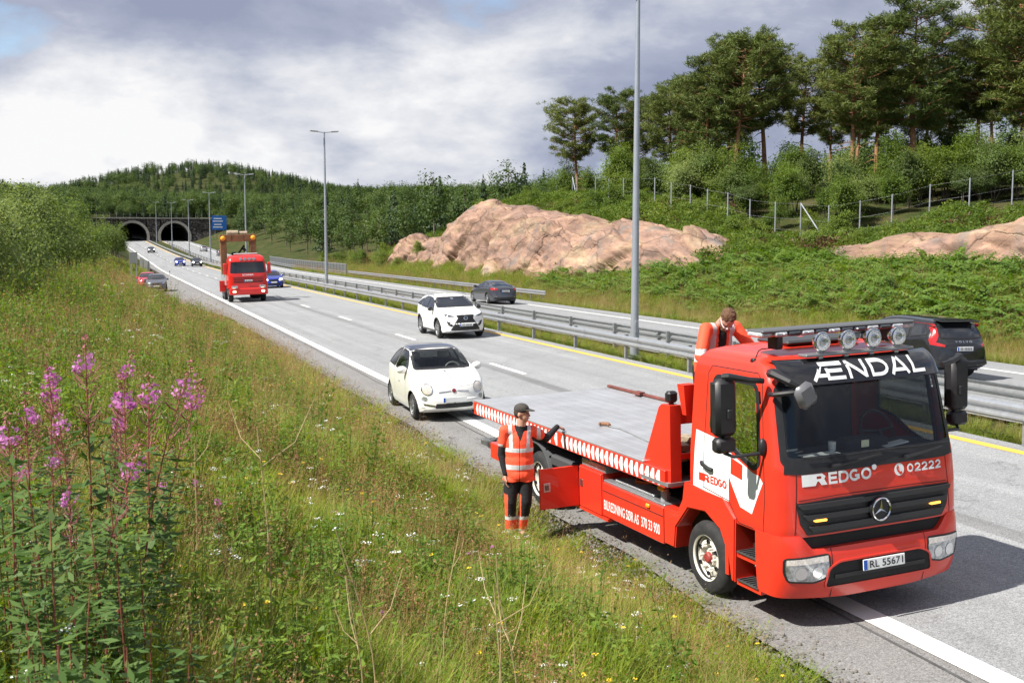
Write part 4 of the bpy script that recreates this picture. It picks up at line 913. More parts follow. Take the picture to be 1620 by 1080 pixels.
    for t in np.linspace(0, 1, rows):
        w = 1.155-.03*(1-t)**3; k = .36; fy = w*np.sign(np.sin(ph))*np.abs(np.sin(ph))**.46; ab = np.abs(fy)
        ztop = .80+.15*sstep(.76, .94, ab); zbot = .285+.045*sstep(.3, 1.1, ab); z = zbot+(ztop-zbot)*t
        fxx = 1.45-.06*(1-t)**4-.035*t**6-k+k*np.abs(np.cos(ph))**.46
        fxx[0] = .97; fxx[-1] = .97; R2.append(np.stack([fxx, fy, z], -1))
    R2.append(R2[-1]*[1, .985, 1]+[-.07, 0, .0]); R2.insert(0, R2[0]*[1, .985, 1]+[-.10, 0, .02]); A2 = np.array(R2); n, m = A2.shape[:2]; I = np.arange(n*m).reshape(n, m); f3 = np.stack([I[:-1, :-1], I[:-1, 1:], I[1:, 1:], I[1:, :-1]], -1).reshape(-1, 4); v3 = A2.reshape(-1, 3)
    me = npmesh('bumper', v3, f3, M_red, True); me.set_sharp_from_angle(angle=R(38)); bu = obj('bumper', me, root); bv = bvh_of(v3, f3)
    op = [(-.50, .655), (.50, .655), (.62, .60), (.66, .42), (-.66, .42), (-.62, .60)]
    decal('air_intake', bv, rounded(op, .04), 'front', M_dark, bu, .003, 0, .1); decal('intake_bar', bv, [(-.56, .50), (.56, .50), (.56, .535), (-.56, .535)], 'front', M_black, bu, .02, .02, .1)
    decal('intake_frame', bv, [inset(rounded(op, .04), -.02), rounded(op, .04)], 'front', M_red, bu, .012, .02, .1)
    for s in (-1, 1):
        L = [(-1.085, .735), (-.62, .745), (-.615, .62), (-.66, .515), (-.80, .485), (-1.05, .51), (-1.085, .60)]; L = [(p[0]*-s, p[1]) for p in L]
        h = decal('headlamp', bv, rounded(L, .03), 'front', M_lamp, bu, .004, .01, .06); decal('lamp_bezel', bv, [inset(rounded(L, .03), -.01), inset(rounded(L, .03), .006)], 'front', M_black, h, .007, .02, .08)
        decal('indicator', bv, [(p[0]*-s, p[1]) for p in [(-1.07, .728), (-.63, .738), (-.63, .68), (-1.07, .672)]], 'front', mat('lamp_strip', (.78, .72, .68), .15, .2, coat=1, var=.3, scale=40), h, .008, 0, .08)
        for cy_, r_ in ((-.76, .055), (-.93, .062)): decal('reflector', bv, circ((cy_*-s, .585), r_, 18), 'front', M_chrome, h, .0085, 0, .05)
        decal('panel_gap', bv, [(s*.575, .29), (s*.58, .80), (s*.588, .80), (s*.583, .29)], 'front', M_dark, bu, .002, 0, .08, None)
    plate(root, (1.50, 0, .60), 0, 'RL 55671', tilt=R(-4))
    # underside panels between bumper and cab, wheel arches, steps
    arch_ = [(.545, .31), (.49, .56), (.34, .80), (.06, .925), (-.28, .89), (-.54, .62), (-.575, .37)]
    fen = [(-.80, .37), (-.80, .80), (-.52, .80), (-.40, .97), (-.36, 1.17), (-.28, 1.18), (.40, 1.16), (.62, .98), (.60, .31)]+arch_
    for s in (-1, 1):
        b = MB(); Mv = Matrix(((1, 0, 0, 0), (0, 0, s, 0), (0, 1, 0, 0), (0, 0, 0, 1)))
        bm = bmesh.new(); vs = [bm.verts.new((p[0], s*1.158, p[1])) for p in fen]; fc = bm.faces.new(vs); r_ = bmesh.ops.extrude_face_region(bm, geom=[fc])
        for q in [x for x in r_['geom'] if isinstance(x, bmesh.types.BMVert)]: q.co.y = s*.90
        bmesh.ops.recalc_face_normals(bm, faces=bm.faces); bmesh.ops.triangulate(bm, faces=[x for x in bm.faces if len(x.verts) > 4])
        bmesh.ops.bevel(bm, geom=[x for x in bm.edges if x.calc_face_angle(0) > .5 and abs(x.verts[0].co.y-s*1.158) < 1e-4 and abs(x.verts[1].co.y-s*1.158) < 1e-4], offset=.015, segments=2, affect='EDGES')
        me = bpy.data.meshes.new('wheel_arch'); bm.to_mesh(me); bm.free(); me.materials.append(M_red); obj('wheel_arch', me, root)
        b = MB(); b.box((0, s*.6, .72), (1.05, .7, .5)); b.box((-.68, s*.72, .45), (.03, .42, .5)); b.build('mudguard', M_dark, root)
        b = MB(); b.box((.30+.10, s*.96, .63), (.06, .3, .6)); b.box((.80, s*.86, .62), (.42, .04, .66)); b.box((.80, s*.99, .60), (.42, .26, .05)); b.box((.80, s*.99, .31), (.42, .26, .05)); b.build('step_well', M_red, root)
        for z in (.635, .34):
            b = MB(); b.box((.80, s*1.03, z), (.36, .22, .02), None, .004)
            for k in range(6): b.box((.66+.056*k, s*1.03, z+.014), (.014, .2, .014))
            b.build('step_tread', mat('tread_black', (.05, .05, .05), .55, var=.3), root)
    b = MB(); b.box((1.0, 0, .8), (.7, 1.9, .3)); b.box((.4, 0, .75), (1.3, 1.5, .35)); b.build('front_frame', M_dark, root)
    # visor with the name, roof lamps, light bar
    rows = []; 
    for t in np.linspace(0, 1, 8):
        z = 2.40+.235*t; xf = 1.325-.10*t-.10*t**4; w = 1.03-.03*t; ph = np.linspace(-1.25, 1.25, 41); fy = w*np.sign(np.sin(ph))*np.abs(np.sin(ph))**.6; rows.append(np.stack([xf-.30+.30*np.abs(np.cos(ph))**.6, fy, np.full(41, z)], -1))
    rows.append(rows[-1]+[-.10, 0, -.01]); rows.insert(0, rows[0]+[-.07, 0, -.0]); A4 = np.array(rows); n, m = A4.shape[:2]; I = np.arange(n*m).reshape(n, m); f4 = np.stack([I[:-1, :-1], I[:-1, 1:], I[1:, 1:], I[1:, :-1]], -1).reshape(-1, 4); v4 = A4.reshape(-1, 3)
    me = npmesh('sun_visor', v4, f4, mat('visor_black', (.012, .012, .014), .16, coat=.5), True); me.set_sharp_from_angle(angle=R(40)); vis = obj('sun_visor', me, root); bvv = bvh_of(v4, f4)
    stroke_text('lettering', bvv, 'ÆNDAL', (-.69, 2.435), 1.40, .165, 'front', M_whitef, vis, .2, .16, .006)
    for k in range(4):
        y = -.475+.317*k; o = empty('roof_lamp', (1.14, y, 2.795), 0, root); Mx2 = Matrix.Rotation(R(90), 4, 'Y')
        b = MB(); b.lathe([(.015, -.10), (.055, -.085), (.088, -.03), (.098, .0), (.102, .012), (.094, .02)], Mx2, 28); b.build('lamp_housing', M_chrome, o, 40)
        b = MB(); b.lathe([(.094, .012), (.06, .022), (0, .028)], Mx2, 28); b.build('lamp_lens', M_lamp, o, 40)
        b = MB(); b.lathe([(.085, .03), (.055, .034), (.04, .02), (0, .0)], Mx2, 20); b.build('lamp_reflector', mat('lamp_mirror', (.8, .82, .84), .06, 1., bump=.6, bscale=30), o, 40)
        b = MB(); b.box((-.03, 0, -.13), (.04, .05, .08)); b.build('lamp_bracket', M_galv, o)
    b = MB(); b.box((1.09, .0, 2.665), (.14, 1.35, .03), None, .008); b.build('lamp_rail', mat('rail_grey', (.25, .25, .26), .4, .5), root)
    lb = empty('light_bar', (.72, 0, 2.87), 0, root)
    b = MB(); b.box((0, 0, .028), (.27, 1.94, .03), None, .012); b.build('bar_top', mat('bar_grey', (.10, .105, .11), .4), lb)
    for k in range(12):
        y = -.905+.1645*k; b = MB(); b.box((0, y, -.005), (.29 if k not in (0, 11) else .24, .158, .052), None, .018); b.build('bar_module', mat('bar_clear', (.42, .44, .46), .08, coat=1, var=.4, scale=30) if k in (0, 1, 3, 5, 8, 10, 11) else mat('bar_smoke', (.045, .05, .06), .1, coat=1), lb)
    for s in (-1, 1): b = MB(); b.box((0, s*.72, -.09), (.16, .09, .15), None, .015); b.build('bar_foot', M_black, lb)
    b = MB(); b.box((.25, .05, 2.725), (.55, .95, .045), None, .02); b.build('roof_hatch', mat('hatch_grey', (.05, .052, .055), .35), root)
    b = MB(); b.box((.72, -.985, 2.60), (.07, .05, .06), None, .015); b.tube([(.72, -.96, 2.63), (.66, -.88, 2.69), (.6, -.8, 2.70), (.68, -.72, 2.71)], .006, 5); b.build('marker_lamp', M_black, root)
    # mirrors
    for s in (-1, 1):
        mi = empty('mirror', (.93, s*1.485, 2.2), 0, root); b = MB(); b.box((0, 0, 0), (.15, .235, .56), None, .04); b.build('mirror_housing', M_black, mi, 40)
        b = MB(); b.box((-.078, 0, 0), (.006, .20, .50)); b.build('mirror_glass', M_chrome, mi)
        b = MB(); b.box((.082, s*-.02, -.06), (.03, .06, .10), None, .01); b.build('mirror_cover', M_black, mi)
        b = MB(); b.box((0, 0, -.37), (.14, .22, .15), None, .03); b.build('wide_mirror', M_black, mi, 40)
        b = MB(); b.tube([(0, 0, .30), (.06, s*-.02, .31), (.13, s*-.2, .27), (.15, s*-.36, .25)], [.035, .035, .03, .028], 8); b.build('mirror_arm', M_black, mi, 40); b = MB(); b.tube([(0, 0, -.45), (.08, s*-.06, -.48), (.15, s*-.3, -.46), (.16, s*-.37, -.44)], .018, 8); b.tube([(.0, s*-.02, -.27), (0, s*-.02, -.34)], .05, 8)
        b.ball((.16, s*-.34, -.40), (.04, .045, .09), 10, 8); b.build('lower_arm', M_black, mi, 40)
    b = MB(); b.tube([(1.10, -1.05, 2.52), (1.25, -1.12, 2.54), (1.42, -1.06, 2.47), (1.47, -.96, 2.40)], [.05, .05, .04, .035], 8); b.tube([(1.13, -1.08, 2.32), (1.28, -1.14, 2.34), (1.42, -1.06, 2.37), (1.47, -.96, 2.38)], .026, 8); fm = b.build('kerb_mirror_arm', M_black, root, 40)
    b = MB(); b.box((1.48, -.93, 2.34), (.10, .22, .24), rot('X', 28), .05); b.build('kerb_mirror', mat('mirror_grey', (.16, .16, .17), .3, .3), fm, 40)
    # wipers
    for y0, y1 in ((-.55, .05), (.35, .85)):
        b = MB(); b.tube([(1.40, y0, 1.60), (1.405, y0+.12, 1.615), (1.38, y1, 1.66)], [.022, .016, .008], 6); b.tube([(1.352, y0-.28, 1.70), (1.375, y0+.2, 1.69), (1.36, y1+.1, 1.70)], .008, 5); b.build('wiper', M_black, root, 40)
    # cabin
    b = MB(); b.box((1.0, 0, 1.52), (.55, 2.0, .30), None, .06); b.box((1.0, 0, 1.40), (.5, 2.05, .5)); b.box((1.02, .12, 1.70), (.25, .55, .14), None, .04); b.build('dashboard', M_int, root)
    b = MB(); b.box((-.2, 0, 1.85), (.03, 2.0, 1.2)); b.box((.4, 0, 2.55), (1.2, 1.85, .03)); b.box((.45, 0, 1.1), (1.3, 2.1, .06)); b.build('cabin_lining', M_int, root)
    for y in (-.6, .58):
        b = MB(); b.box((.18, y, 1.42), (.5, .5, .16), None, .05); b.box((-.02, y, 1.82), (.16, .48, .70), rot('Y', -8), .05); b.box((-.06, y, 2.26), (.10, .28, .18), None, .04); b.build('seat', mat('seat_dark_blue', (.012, .016, .035), .8), root)
    b = MB(); b.lathe([(.19, 0), (.208, .018), (.226, 0), (.208, -.018), (.19, 0)], Matrix.Translation((.72, .58, 1.76)) @ Matrix.Rotation(R(62), 4, 'Y'), 24); b.tube([(.72, .37, 1.76), (.74, .58, 1.74), (.72, .79, 1.76)], .018, 6); b.tube([(.74, .58, 1.74), (.95, .58, 1.55)], .03, 6); b.build('steering_wheel', M_black, root, 40)
    b = MB(); b.lathe([(0, 0), (.035, 0), (.04, .09), (.0, .09)], Matrix.Translation((1.08, -.30, 1.68)), 14); b.box((1.15, .42, 1.69), (.12, .30, .015), rot('X', 6)); b.box((1.2, -.55, 1.685), (.14, .42, .01)); b.build('dash_clutter', M_whitef, root)
    b = MB(); b.box((1.28, -.05, 1.76), (.005, .09, .07)); b.build('sticker', mat('sticker_pale', (.75, .75, .55), .5), root)
    # wheels
    M_cream = mat('wheel_cream', (.68, .65, .58), .4, var=.08, scale=7, dirt=.3, dirtcol=(.25, .2, .15))
    for s in (-1, 1):
        o = wheel('wheel', .40, .23, root, (0, s*1.0, .40), 'steel', 40, rimr=.245, m_rim=M_cream)
        b = MB(); Mz = Matrix(((1, 0, 0, 0), (0, 0, 1, 0), (0, 1, 0, 0), (0, 0, 0, 1)))
        b.lathe([(.0, -.105), (.048, -.105), (.06, -.092), (.064, -.06), (.075, -.03)], Mz, 18); b.build('hub', mat('hub_red', (.30, .035, .03), .6, var=.4, scale=20, dirt=.6), o, 35)
        for k in range(6): b = MB(); a = k*math.pi/3; b.cyl((math.cos(a)*.125, -.06, math.sin(a)*.125), (math.cos(a)*.125, -.115, math.sin(a)*.125), .017, .014, 7); b.build('wheel_nut', M_cream, o)
        if s > 0: o.rotation_euler = (0, 0, math.pi)
        for yy in (1.0, .72):
            o = wheel('wheel', .40, .22, root, (-4.42, s*yy, .40), 'steel', 36, rimr=.245, m_rim=M_cream)
            if s > 0: o.rotation_euler = (0, 0, math.pi)
        # rear mudguard
        n = 18; b = MB(); vv = []
        for t in np.linspace(.05, math.pi+.25, n):
            for y in (1.16, .60):
                for rr in (.50, .535): vv.append((-4.42+rr*math.cos(t)*1.08, s*y, .44+rr*math.sin(t)))
        ff = []
        for i in range(n-1):
            q = i*4; ff += [(q, q+4, q+6, q+2), (q+1, q+3, q+7, q+5), (q, q+1, q+5, q+4), (q+2, q+6, q+7, q+3)]
        b.add(vv, ff+[(0, 2, 3, 1), (4*n-4, 4*n-3, 4*n-1, 4*n-2)])
        for t in (.5, .75, 1.0): b.box((-4.42+.545*math.cos(t)*1.08, s*.95, .44+.545*math.sin(t)), (.02, .36, .02))
        b.build('rear_mudguard', mat('mudguard_grey', (.10, .105, .11), .55, var=.15), root, 40)
    # chassis
    b = MB()
    for s in (-1, 1): b.box((-3.3, s*.42, .82), (6.4, .08, .24)); b.box((-3.4, s*.55, 1.02), (6.0, .09, .14))
    for x in (-.6, -1.6, -2.6, -3.6, -5.2, -6.2): b.box((x, 0, .82), (.1, .84, .2))
    b.cyl((-4.42, -.9, .40), (-4.42, .9, .40), .09, n=12); b.ball((-4.42, 0, .42), .2, 12, 8); b.box((-1.7, .75, .6), (1.4, .6, .5), None, .05); b.box((-1.5, -.65, .62), (1.1, .3, .35)); b.build('chassis', M_dark, root)
    # deck
    M_deck = mat('deck_aluminium', (.47, .475, .49), .42, .55, var=.16, scale=1.6, dirt=.35, dirtcol=(.33, .31, .28), bump=.12, bscale=40)
    xr, xf = -6.62, -1.15
    for k in range(12):
        w = 2.30/12; b = MB(); b.box(((xr+xf)/2, -1.15+w*(k+.5), 1.262), (xf-xr, w-.004, .036), None, .003); b.build('deck_plank', M_deck, root)
    b = MB(); b.add([(xr, -1.20, 1.28), (xr, 1.20, 1.28), (xr-.32, 1.16, 1.13), (xr-.32, -1.16, 1.13), (xr, -1.2, 1.12), (xr, 1.2, 1.12)], [(0, 1, 2, 3), (0, 3, 4), (1, 5, 2), (3, 2, 5, 4)]); b.build('tail_lip', M_deck, root)
    for s in (-1, 1):
        b = MB(); b.box(((xr-.62)/2, s*1.215, 1.155), (-.62-xr, .06, .205), None, .008); sb = b.build('side_board', M_red, root)
        b = MB(); b.box(((xr-1.1)/2, s*1.205, 1.272), (-1.1-xr, .085, .03), None, .006); b.build('edge_rail', M_deck, root)
        if s < 0:
            x = -.72; b = MB(); b.add([(0, 0, .085), (-.045, 0, .085), (-.10, 0, 0), (-.045, 0, -.085), (0, 0, -.085), (0, .004, .085), (-.045, .004, .085), (-.10, .004, 0), (-.045, .004, -.085), (0, .004, -.085)], [(0, 1, 2, 3, 4), (0, 5, 6, 1), (1, 6, 7, 2), (2, 7, 8, 3), (3, 8, 9, 4), (4, 9, 5, 0)]); cme = b.mesh('reflector_chevron', M_whitef)
            while x > xr+.1:
                obj('reflector_chevron', cme, sb).location = (x, s*1.248, 1.155); x -= .125 if not -3.55 < x < -3.2 else .22
    b = MB(); b.box((-5.65, 1.215, 1.315), (1.95, .05, .045), None, .008); b.box((-5.5, 1.18, 1.33), (.22, .1, .05)); b.build('far_rail', mat('worn_dark_red', (.16, .05, .04), .6, var=.4, scale=5), root)
    b = MB(); b.box((xf+.05, 0, 1.262), (.10, 2.3, .05), None, .008); b.build('deck_front_beam', M_galv, root)
    # winch bay and headboard
    b = MB(); b.cyl((-.85, -.35, 1.25), (-.85, .45, 1.25), .12, n=16); b.box((-.85, -.42, 1.24), (.3, .06, .3)); b.box((-.85, .5, 1.24), (.34, .14, .34)); b.cyl((-.88, -.80, 1.24), (-.88, -.72, 1.24), .15, n=18); b.box((-.9, .85, 1.2), (.4, .3, .2)); b.build('winch', M_dark, root)
    b = MB(); b.box((-.85, -.1, 1.10), (.62, 2.3, .04)); b.build('winch_tray', M_galvd, root)
    for s in (-1, 1):
        P = [(-1.17, 1.258), (-.80, 1.95), (-.74, 1.99), (-.56, 1.99), (-.56, 1.06), (-.66, 1.06)]
        b = MB(); Mv = Matrix(((1, 0, 0, 0), (0, 0, 1, 0), (0, 1, 0, 0), (0, 0, 0, 1))); b.prism(P, s*1.20, s*1.06, Mv); b.build('headboard_post', M_red, root)
    b = MB(); b.box((-.60, 0, 1.87), (.07, 2.3, .20), None, .008); b.box((-.60, 0, 1.40), (.05, 2.2, .06)); b.build('headboard_beam', M_red, root)
    b = MB(); b.add([(-.50, -1.14, 2.24), (-.36, -1.14, 2.24), (-.36, -.98, 2.24), (-.50, -.98, 2.24), (-.46, -1.10, 1.9), (-.38, -1.10, 1.9), (-.38, -1.0, 1.9), (-.46, -1.0, 1.9)], [(0, 1, 2, 3), (0, 4, 5, 1), (1, 5, 6, 2), (2, 6, 7, 3), (3, 7, 4, 0), (4, 7, 6, 5)]); b.build('air_duct', M_red, root)
    b = MB(); b.box((-.66, -1.12, 2.075), (.10, .13, .13), None, .025); b.cyl((-.66, -1.12, 2.01), (-.66, -1.12, 1.98), .03, n=8); b.build('work_lamp', M_black, root)
    b = MB()
    for i, (x, y, z, L, a) in enumerate([(-1.0, -.95, 1.33, .5, 8), (-.95, -.80, 1.36, .6, -5), (-.9, -.6, 1.42, .45, 14), (-.95, -.88, 1.46, .5, -10), (-.85, -.7, 1.52, .42, 20)]): b.box((x, y, z), (L, .14, .07), rot('Z', a), .008)
    tag(b.build('timber_block', mat('old_timber', (.30, .24, .17), .85, var=.4, scale=9), root), 'weathered timber blocks behind the headboard')
    b = MB(); b.tube([(-3.25, -.55, 1.295), (-3.05, -.50, 1.29), (-2.6, -.56, 1.288), (-2.0, -.64, 1.287), (-1.3, -.5, 1.287), (-.95, -.2, 1.29)], .009, 6); b.build('winch_cable', M_galvd, root)
    b = MB(); b.tube([(-3.24, -.55, 1.31), (-3.32, -.53, 1.315), (-3.40, -.56, 1.31), (-3.42, -.61, 1.31), (-3.37, -.64, 1.31)], [.022, .026, .028, .022, .012], 8); b.build('winch_hook', mat('hook_rust', (.28, .15, .09), .6, .4, var=.3), root, 40)
    # side guards, toolbox
    b = MB(); b.box((-1.565, -1.14, .565), (1.49, .03, .43), None, .008); sk = b.build('skirt_panel', M_red, root)
    b = MB(); b.box((-1.565, -1.157, .675), (1.48, .006, .008)); b.build('skirt_crease', M_dark, sk)
    b = MB(); b.box((-1.56, -1.0, .795), (1.5, .28, .03), None, .006); b.build('ledge', M_galv, root)
    M_tread = mat('tread_plate', (.5, .51, .52), .4, .6, bump=1., bscale=45, var=.1); b = MB(); b.box((-1.65, -.95, .83), (.95, .24, .03), None, .008); b.build('tread_plate', M_tread, root)
    bsk = bvh_of([(-2.4, -1.156, .2), (-.7, -1.156, .2), (-.7, -1.156, .9), (-2.4, -1.156, .9)], [(0, 1, 2, 3)])
    text_decal('lettering', bsk, 'BILREDNING SØR AS  370 33 900', (-2.27, .44), 1.38, 'right', M_whitef, sk, .125, .012, .003)
    b = MB(); b.box((-2.0, 1.14, .565), (2.4, .03, .43), None, .008); b.build('skirt_panel', M_red, root)
    for x in (-1.15, -2.6): b = MB(); b.box((x, -1.165, .73 if x > -2 else 1.03), (.08, .03, .05), None, .012); b.build('side_marker', M_amber, root)
    tb = empty('toolbox', (-2.64, -.9, .61), 0, root)
    b = MB(); b.box((0, .28, 0), (.64, .03, .54)); b.box((0, 0, -.26), (.64, .5, .03)); b.box((0, 0, .26), (.64, .5, .03)); b.box((-.31, 0, 0), (.03, .5, .54)); b.box((.31, 0, 0), (.03, .5, .54)); b.build('box_shell', M_red, tb)
    b = MB(); b.box((.0, -.255, 0), (.62, .03, .53), None, .006); fl = b.build('box_door', M_red, tb)
    b = MB(); b.box((.03, .02, .325), (.66, .5, .10), None, .01); b.build('box_lid', M_galv, tb)
    b = MB(); b.box((-.02-.25+.03, -.273, .05), (.07, .012, .10), None, .004); b.build('latch', mat('latch_steel', (.2, .2, .2), .3, .8), fl)
    dr = empty('toolbox_door', (-2.96, -1.17, .61), 0, root); b = MB(); b.box((-.01, -.285, 0), (.03, .57, .54), None, .006); b.build('door_leaf', M_red, dr)
    b = MB(); b.box((.008, -.47, .02), (.012, .10, .12), None, .004); b.build('latch_plate', M_galv, dr); b = MB(); b.box((.017, -.47, .02), (.012, .05, .07), None, .004); b.build('latch', mat('latch_dark', (.15, .15, .15), .3, .8), dr)
    b = MB(); b.box((-2.66, -1.13, .315), (1.0, .07, .035)); b.build('lower_rail', M_red, root)
    b = MB(); b.box((-3.55, -.95, .78), (.7, .4, .16), None, .03); b.box((-3.4, -.72, .62), (.8, .3, .3)); b.cyl((-3.5, -.6, .6), (-2.9, -.6, .6), .16, n=14); b.build('air_tank', mat('frame_grey', (.06, .06, .065), .6), root)
    b = MB(); b.tube([(-1.95, -.8, .95), (-1.8, -.95, .86), (-1.65, -.9, .87), (-1.45, -.85, .90), (-1.2, -.8, .92)], .018, 6); b.build('orange_strap', mat('strap_orange', (.75, .14, .02), .6), root)
    for x, z in ((-1.02, .98), (-.96, .78)): pass
    b = MB(); b.box((-.98, -1.08, .97), (.12, .05, .08), None, .015); b.build('indicator_lamp', M_amber, root); b = MB(); b.cyl((-1.0, -1.02, .78), (-1.0, -1.02, .95), .05, n=10); b.build('filter', mat('filter_grey', (.3, .3, .3), .5), root)
    # tail: lamp box and underlift
    for s in (-1, 1): b = MB(); b.box((-5.9, s*.98, .53), (.55, .34, .25), None, .01); b.build('tail_box', M_red, root)
    b = MB(); b.box((-6.2, 0, .5), (.14, 2.2, .16)); b.build('tail_beam', M_red, root)
    b = MB(); b.box((-6.5, 0, .50), (.7, .16, .16)); b.box((-6.75, 0, .50), (.12, 1.9, .12))
    for s in (-1, 1): b.box((-6.9, s*.90, .50), (.42, .10, .10), None, .01); b.box((-7.05, s*.80, .50), (.09, .32, .09), None, .01); b.cyl((-6.65, s*.9, .42), (-6.65, s*.9, .6), .05, n=10)
    b.build('underlift', mat('underlift_grey', (.17, .175, .18), .5, .5, var=.25, scale=8), root)
    return root
truck = tow_truck(); place(truck, 7.06, 10.33, 3.0)
# ---------------------------------------------------------------- cars
M_cwhite = mat('pearl_white_paint', (.80, .80, .78), .25, coat=.9, var=.015); M_cream_p = mat('cream_white_paint', (.81, .80, .765), .25, coat=.9, var=.015)
M_cgrey = mat('midnight_grey_paint', (.075, .078, .095), .3, .55, coat=1.); M_cblack = mat('black_paint', (.016, .016, .018), .22, .2, coat=1.)
M_cblue = mat('royal_blue_paint', (.012, .035, .33), .3, .2, coat=1.); M_csilver = mat('silver_paint', (.5, .5, .51), .3, .7, coat=1.); M_cgr2 = mat('slate_grey_paint', (.10, .115, .14), .32, .4, coat=1.); M_cred = mat('raspberry_paint', (.55, .02, .05), .3, coat=1.)
M_navy = mat('roof_glass_navy', (.012, .018, .04), .05, coat=1.)
FIAT = dict(front=1.83, rear=-1.68, axles=(1.15, -1.15), wr=.292, ww=.185, kf=.30, kr=.22, gap=.05, rim='multi', open=True, res=170, seg=6, bulge_f=.03,
    top=[(1.83, .50), (1.80, .66), (1.72, .79), (1.50, .90), (1.20, .975), (.86, 1.035), (.60, 1.19), (.32, 1.345), (.08, 1.435), (-.25, 1.482), (-.70, 1.472), (-1.05, 1.405), (-1.28, 1.30), (-1.48, 1.08), (-1.60, .90), (-1.66, .70), (-1.68, .50)],
    under=[(1.83, .26), (1.6, .19), (1.0, .18), (-1.0, .18), (-1.5, .22), (-1.68, .30)], belt=[(1.83, .46), (1.72, .70), (1.5, .80), (.86, .93), (0, .95), (-1.0, .99), (-1.4, .96), (-1.68, .46)],
    plan=[(1.83, .66), (1.6, .76), (1.15, .805), (.4, .81), (-.4, .81), (-1.15, .81), (-1.5, .76), (-1.68, .64)], roofw=[(1.83, .6), (.86, .68), (.3, .61), (-.3, .575), (-.9, .565), (-1.4, .60), (-1.68, .6)],
    side=[[(.66, 1.00), (.22, 1.30), (.05, 1.365), (-.42, 1.395), (-.48, 1.01)], [(-.56, 1.02), (-.52, 1.395), (-.82, 1.37), (-1.08, 1.25), (-1.20, 1.06)]],
    screen=[(-.645, 1.045), (-.555, 1.40), (.555, 1.40), (.645, 1.045)], screen_x=.0, rscreen=[(-.5, 1.02), (-.46, 1.30), (.46, 1.30), (.5, 1.02)], rscreen_x=-1., glass=M_glass2, screen_glass=M_glass, mirror=(.60, .76, 1.03),
    seams=[('side', [(.70, .98), (.66, .5), (.60, .30)], .008), ('side', [(-.50, 1.0), (-.47, .6), (-.62, .36)], .008), ('side', [(1.45, .44), (.6, .30)], .006), ('front', [(-.69, .80), (-.60, .775), (-.3, .745), (0, .74), (.3, .745), (.60, .775), (.69, .80)], .007)], seam_mat=mat('gap_grey', (.25, .25, .24), .7))
def fiat():
    root, bv, body = car('small_hatchback', FIAT, M_cream_p, 'small rounded cream-white hatchback with dark glass roof behind the tow deck')
    decal('roof_glass', bv, rounded([(.13, -.545), (.10, 0), (.13, .545), (-.80, .54), (-.80, -.54)], .08), 'top', M_navy, root, .004, .01, .08)
    M_cor = mat('round_lamp', (.66, .60, .52), .08, .2, coat=1., var=.25, scale=30)
    for s in (-1, 1):
        h = decal('headlamp', bv, circ((s*.56, .70), .108, 24, .115), 'front', M_cor, root, .008, .02, .05); decal('lamp_ring', bv, [circ((s*.56, .70), .115, 24, .122), circ((s*.56, .70), .098, 24, .105)], 'front', M_chrome, h, .012, .015, .05)
        decal('fog_lamp', bv, circ((s*.62, .505), .058, 18, .05), 'front', M_lamp, root, .006, .01, .05)
        decal('chrome_strip', bv, [(s*.40, .335), (s*.64, .375), (s*.655, .41), (s*.42, .365)], 'front', M_chrome, root, .012, .015, .06)
        b = MB(); b.box((.02, s*.80, .72), (.12, .03, .025), None, .008); b.build('door_handle', M_chrome, root)
    decal('badge', bv, circ((0, .66), .045, 20), 'front', mat('badge_red', (.25, .02, .03), .2, .4, coat=1.), root, .010, .01, .05)
    decal('whisker', bv, [(-.33, .625), (-.07, .655), (-.07, .668), (-.33, .645)], 'front', M_chrome, root, .01, .01, .06); decal('whisker', bv, [(.33, .625), (.07, .655), (.07, .668), (.33, .645)], 'front', M_chrome, root, .01, .01, .06)
    decal('air_intake', bv, rounded([(-.42, .30), (-.40, .40), (.40, .40), (.42, .30)], .03), 'front', M_black, root, .004, .01, .06)
    decal('bonnet_crease', bv, [(.95, -.012), (.95, .012), (1.55, .008), (1.55, -.008)], 'top', M_chrome, root, .006, .006, .1)
    x = bv.ray_cast(Vector((8, 0, .47)), Vector((-1, 0, 0)))[0].x; plate(root, (x+.016, 0, .475), 0, '')
    b = MB(); b.box((.72, 0, .93), (.34, 1.2, .10), None, .04); b.box((.6, 0, .85), (.2, 1.25, .16)); b.build('dashboard', mat('dash_grey_green', (.14, .16, .16), .7), root)
    for y in (-.34, .34):
        b = MB(); b.box((.0, y, .56), (.5, .46, .14), None, .05); b.box((-.28, y, .86), (.14, .44, .58), rot('Y', -12), .06); b.build('seat', mat('seat_charcoal', (.035, .037, .045), .8), root); b = MB(); b.ball((-.36, y, 1.22), (.06, .13, .10), 12, 8); b.build('head_rest', mat('headrest_ivory', (.45, .44, .40), .7), root, 60)
    b = MB(); b.box((-.9, 0, .8), (.2, 1.1, .5), rot('Y', -14), .06); b.box((-.6, 0, .45), (2.2, 1.3, .05)); b.build('rear_bench', M_int, root)
    b = MB(); b.lathe([(.165, 0), (.18, .014), (.195, 0), (.18, -.014), (.165, 0)], Matrix.Translation((.46, .34, .95)) @ Matrix.Rotation(R(66), 4, 'Y'), 22); b.ball((.47, .34, .95), (.03, .075, .075), 10, 8); b.tube([(.47, .17, .95), (.49, .34, .94), (.47, .51, .95)], .02, 6); b.build('steering_wheel', mat('ivory_plastic', (.55, .54, .47), .6), root, 40)
    b = MB(); b.tube([(.90, -.5, 1.06), (.86, .1, 1.075)], .009, 5); b.build('wiper', M_black, root); b = MB(); b.tube([(.90, .0, 1.07), (.87, .5, 1.065)], .009, 5); b.build('wiper', M_black, root)
    return root
place(fiat(), 6.86, 24.2, -2.0)
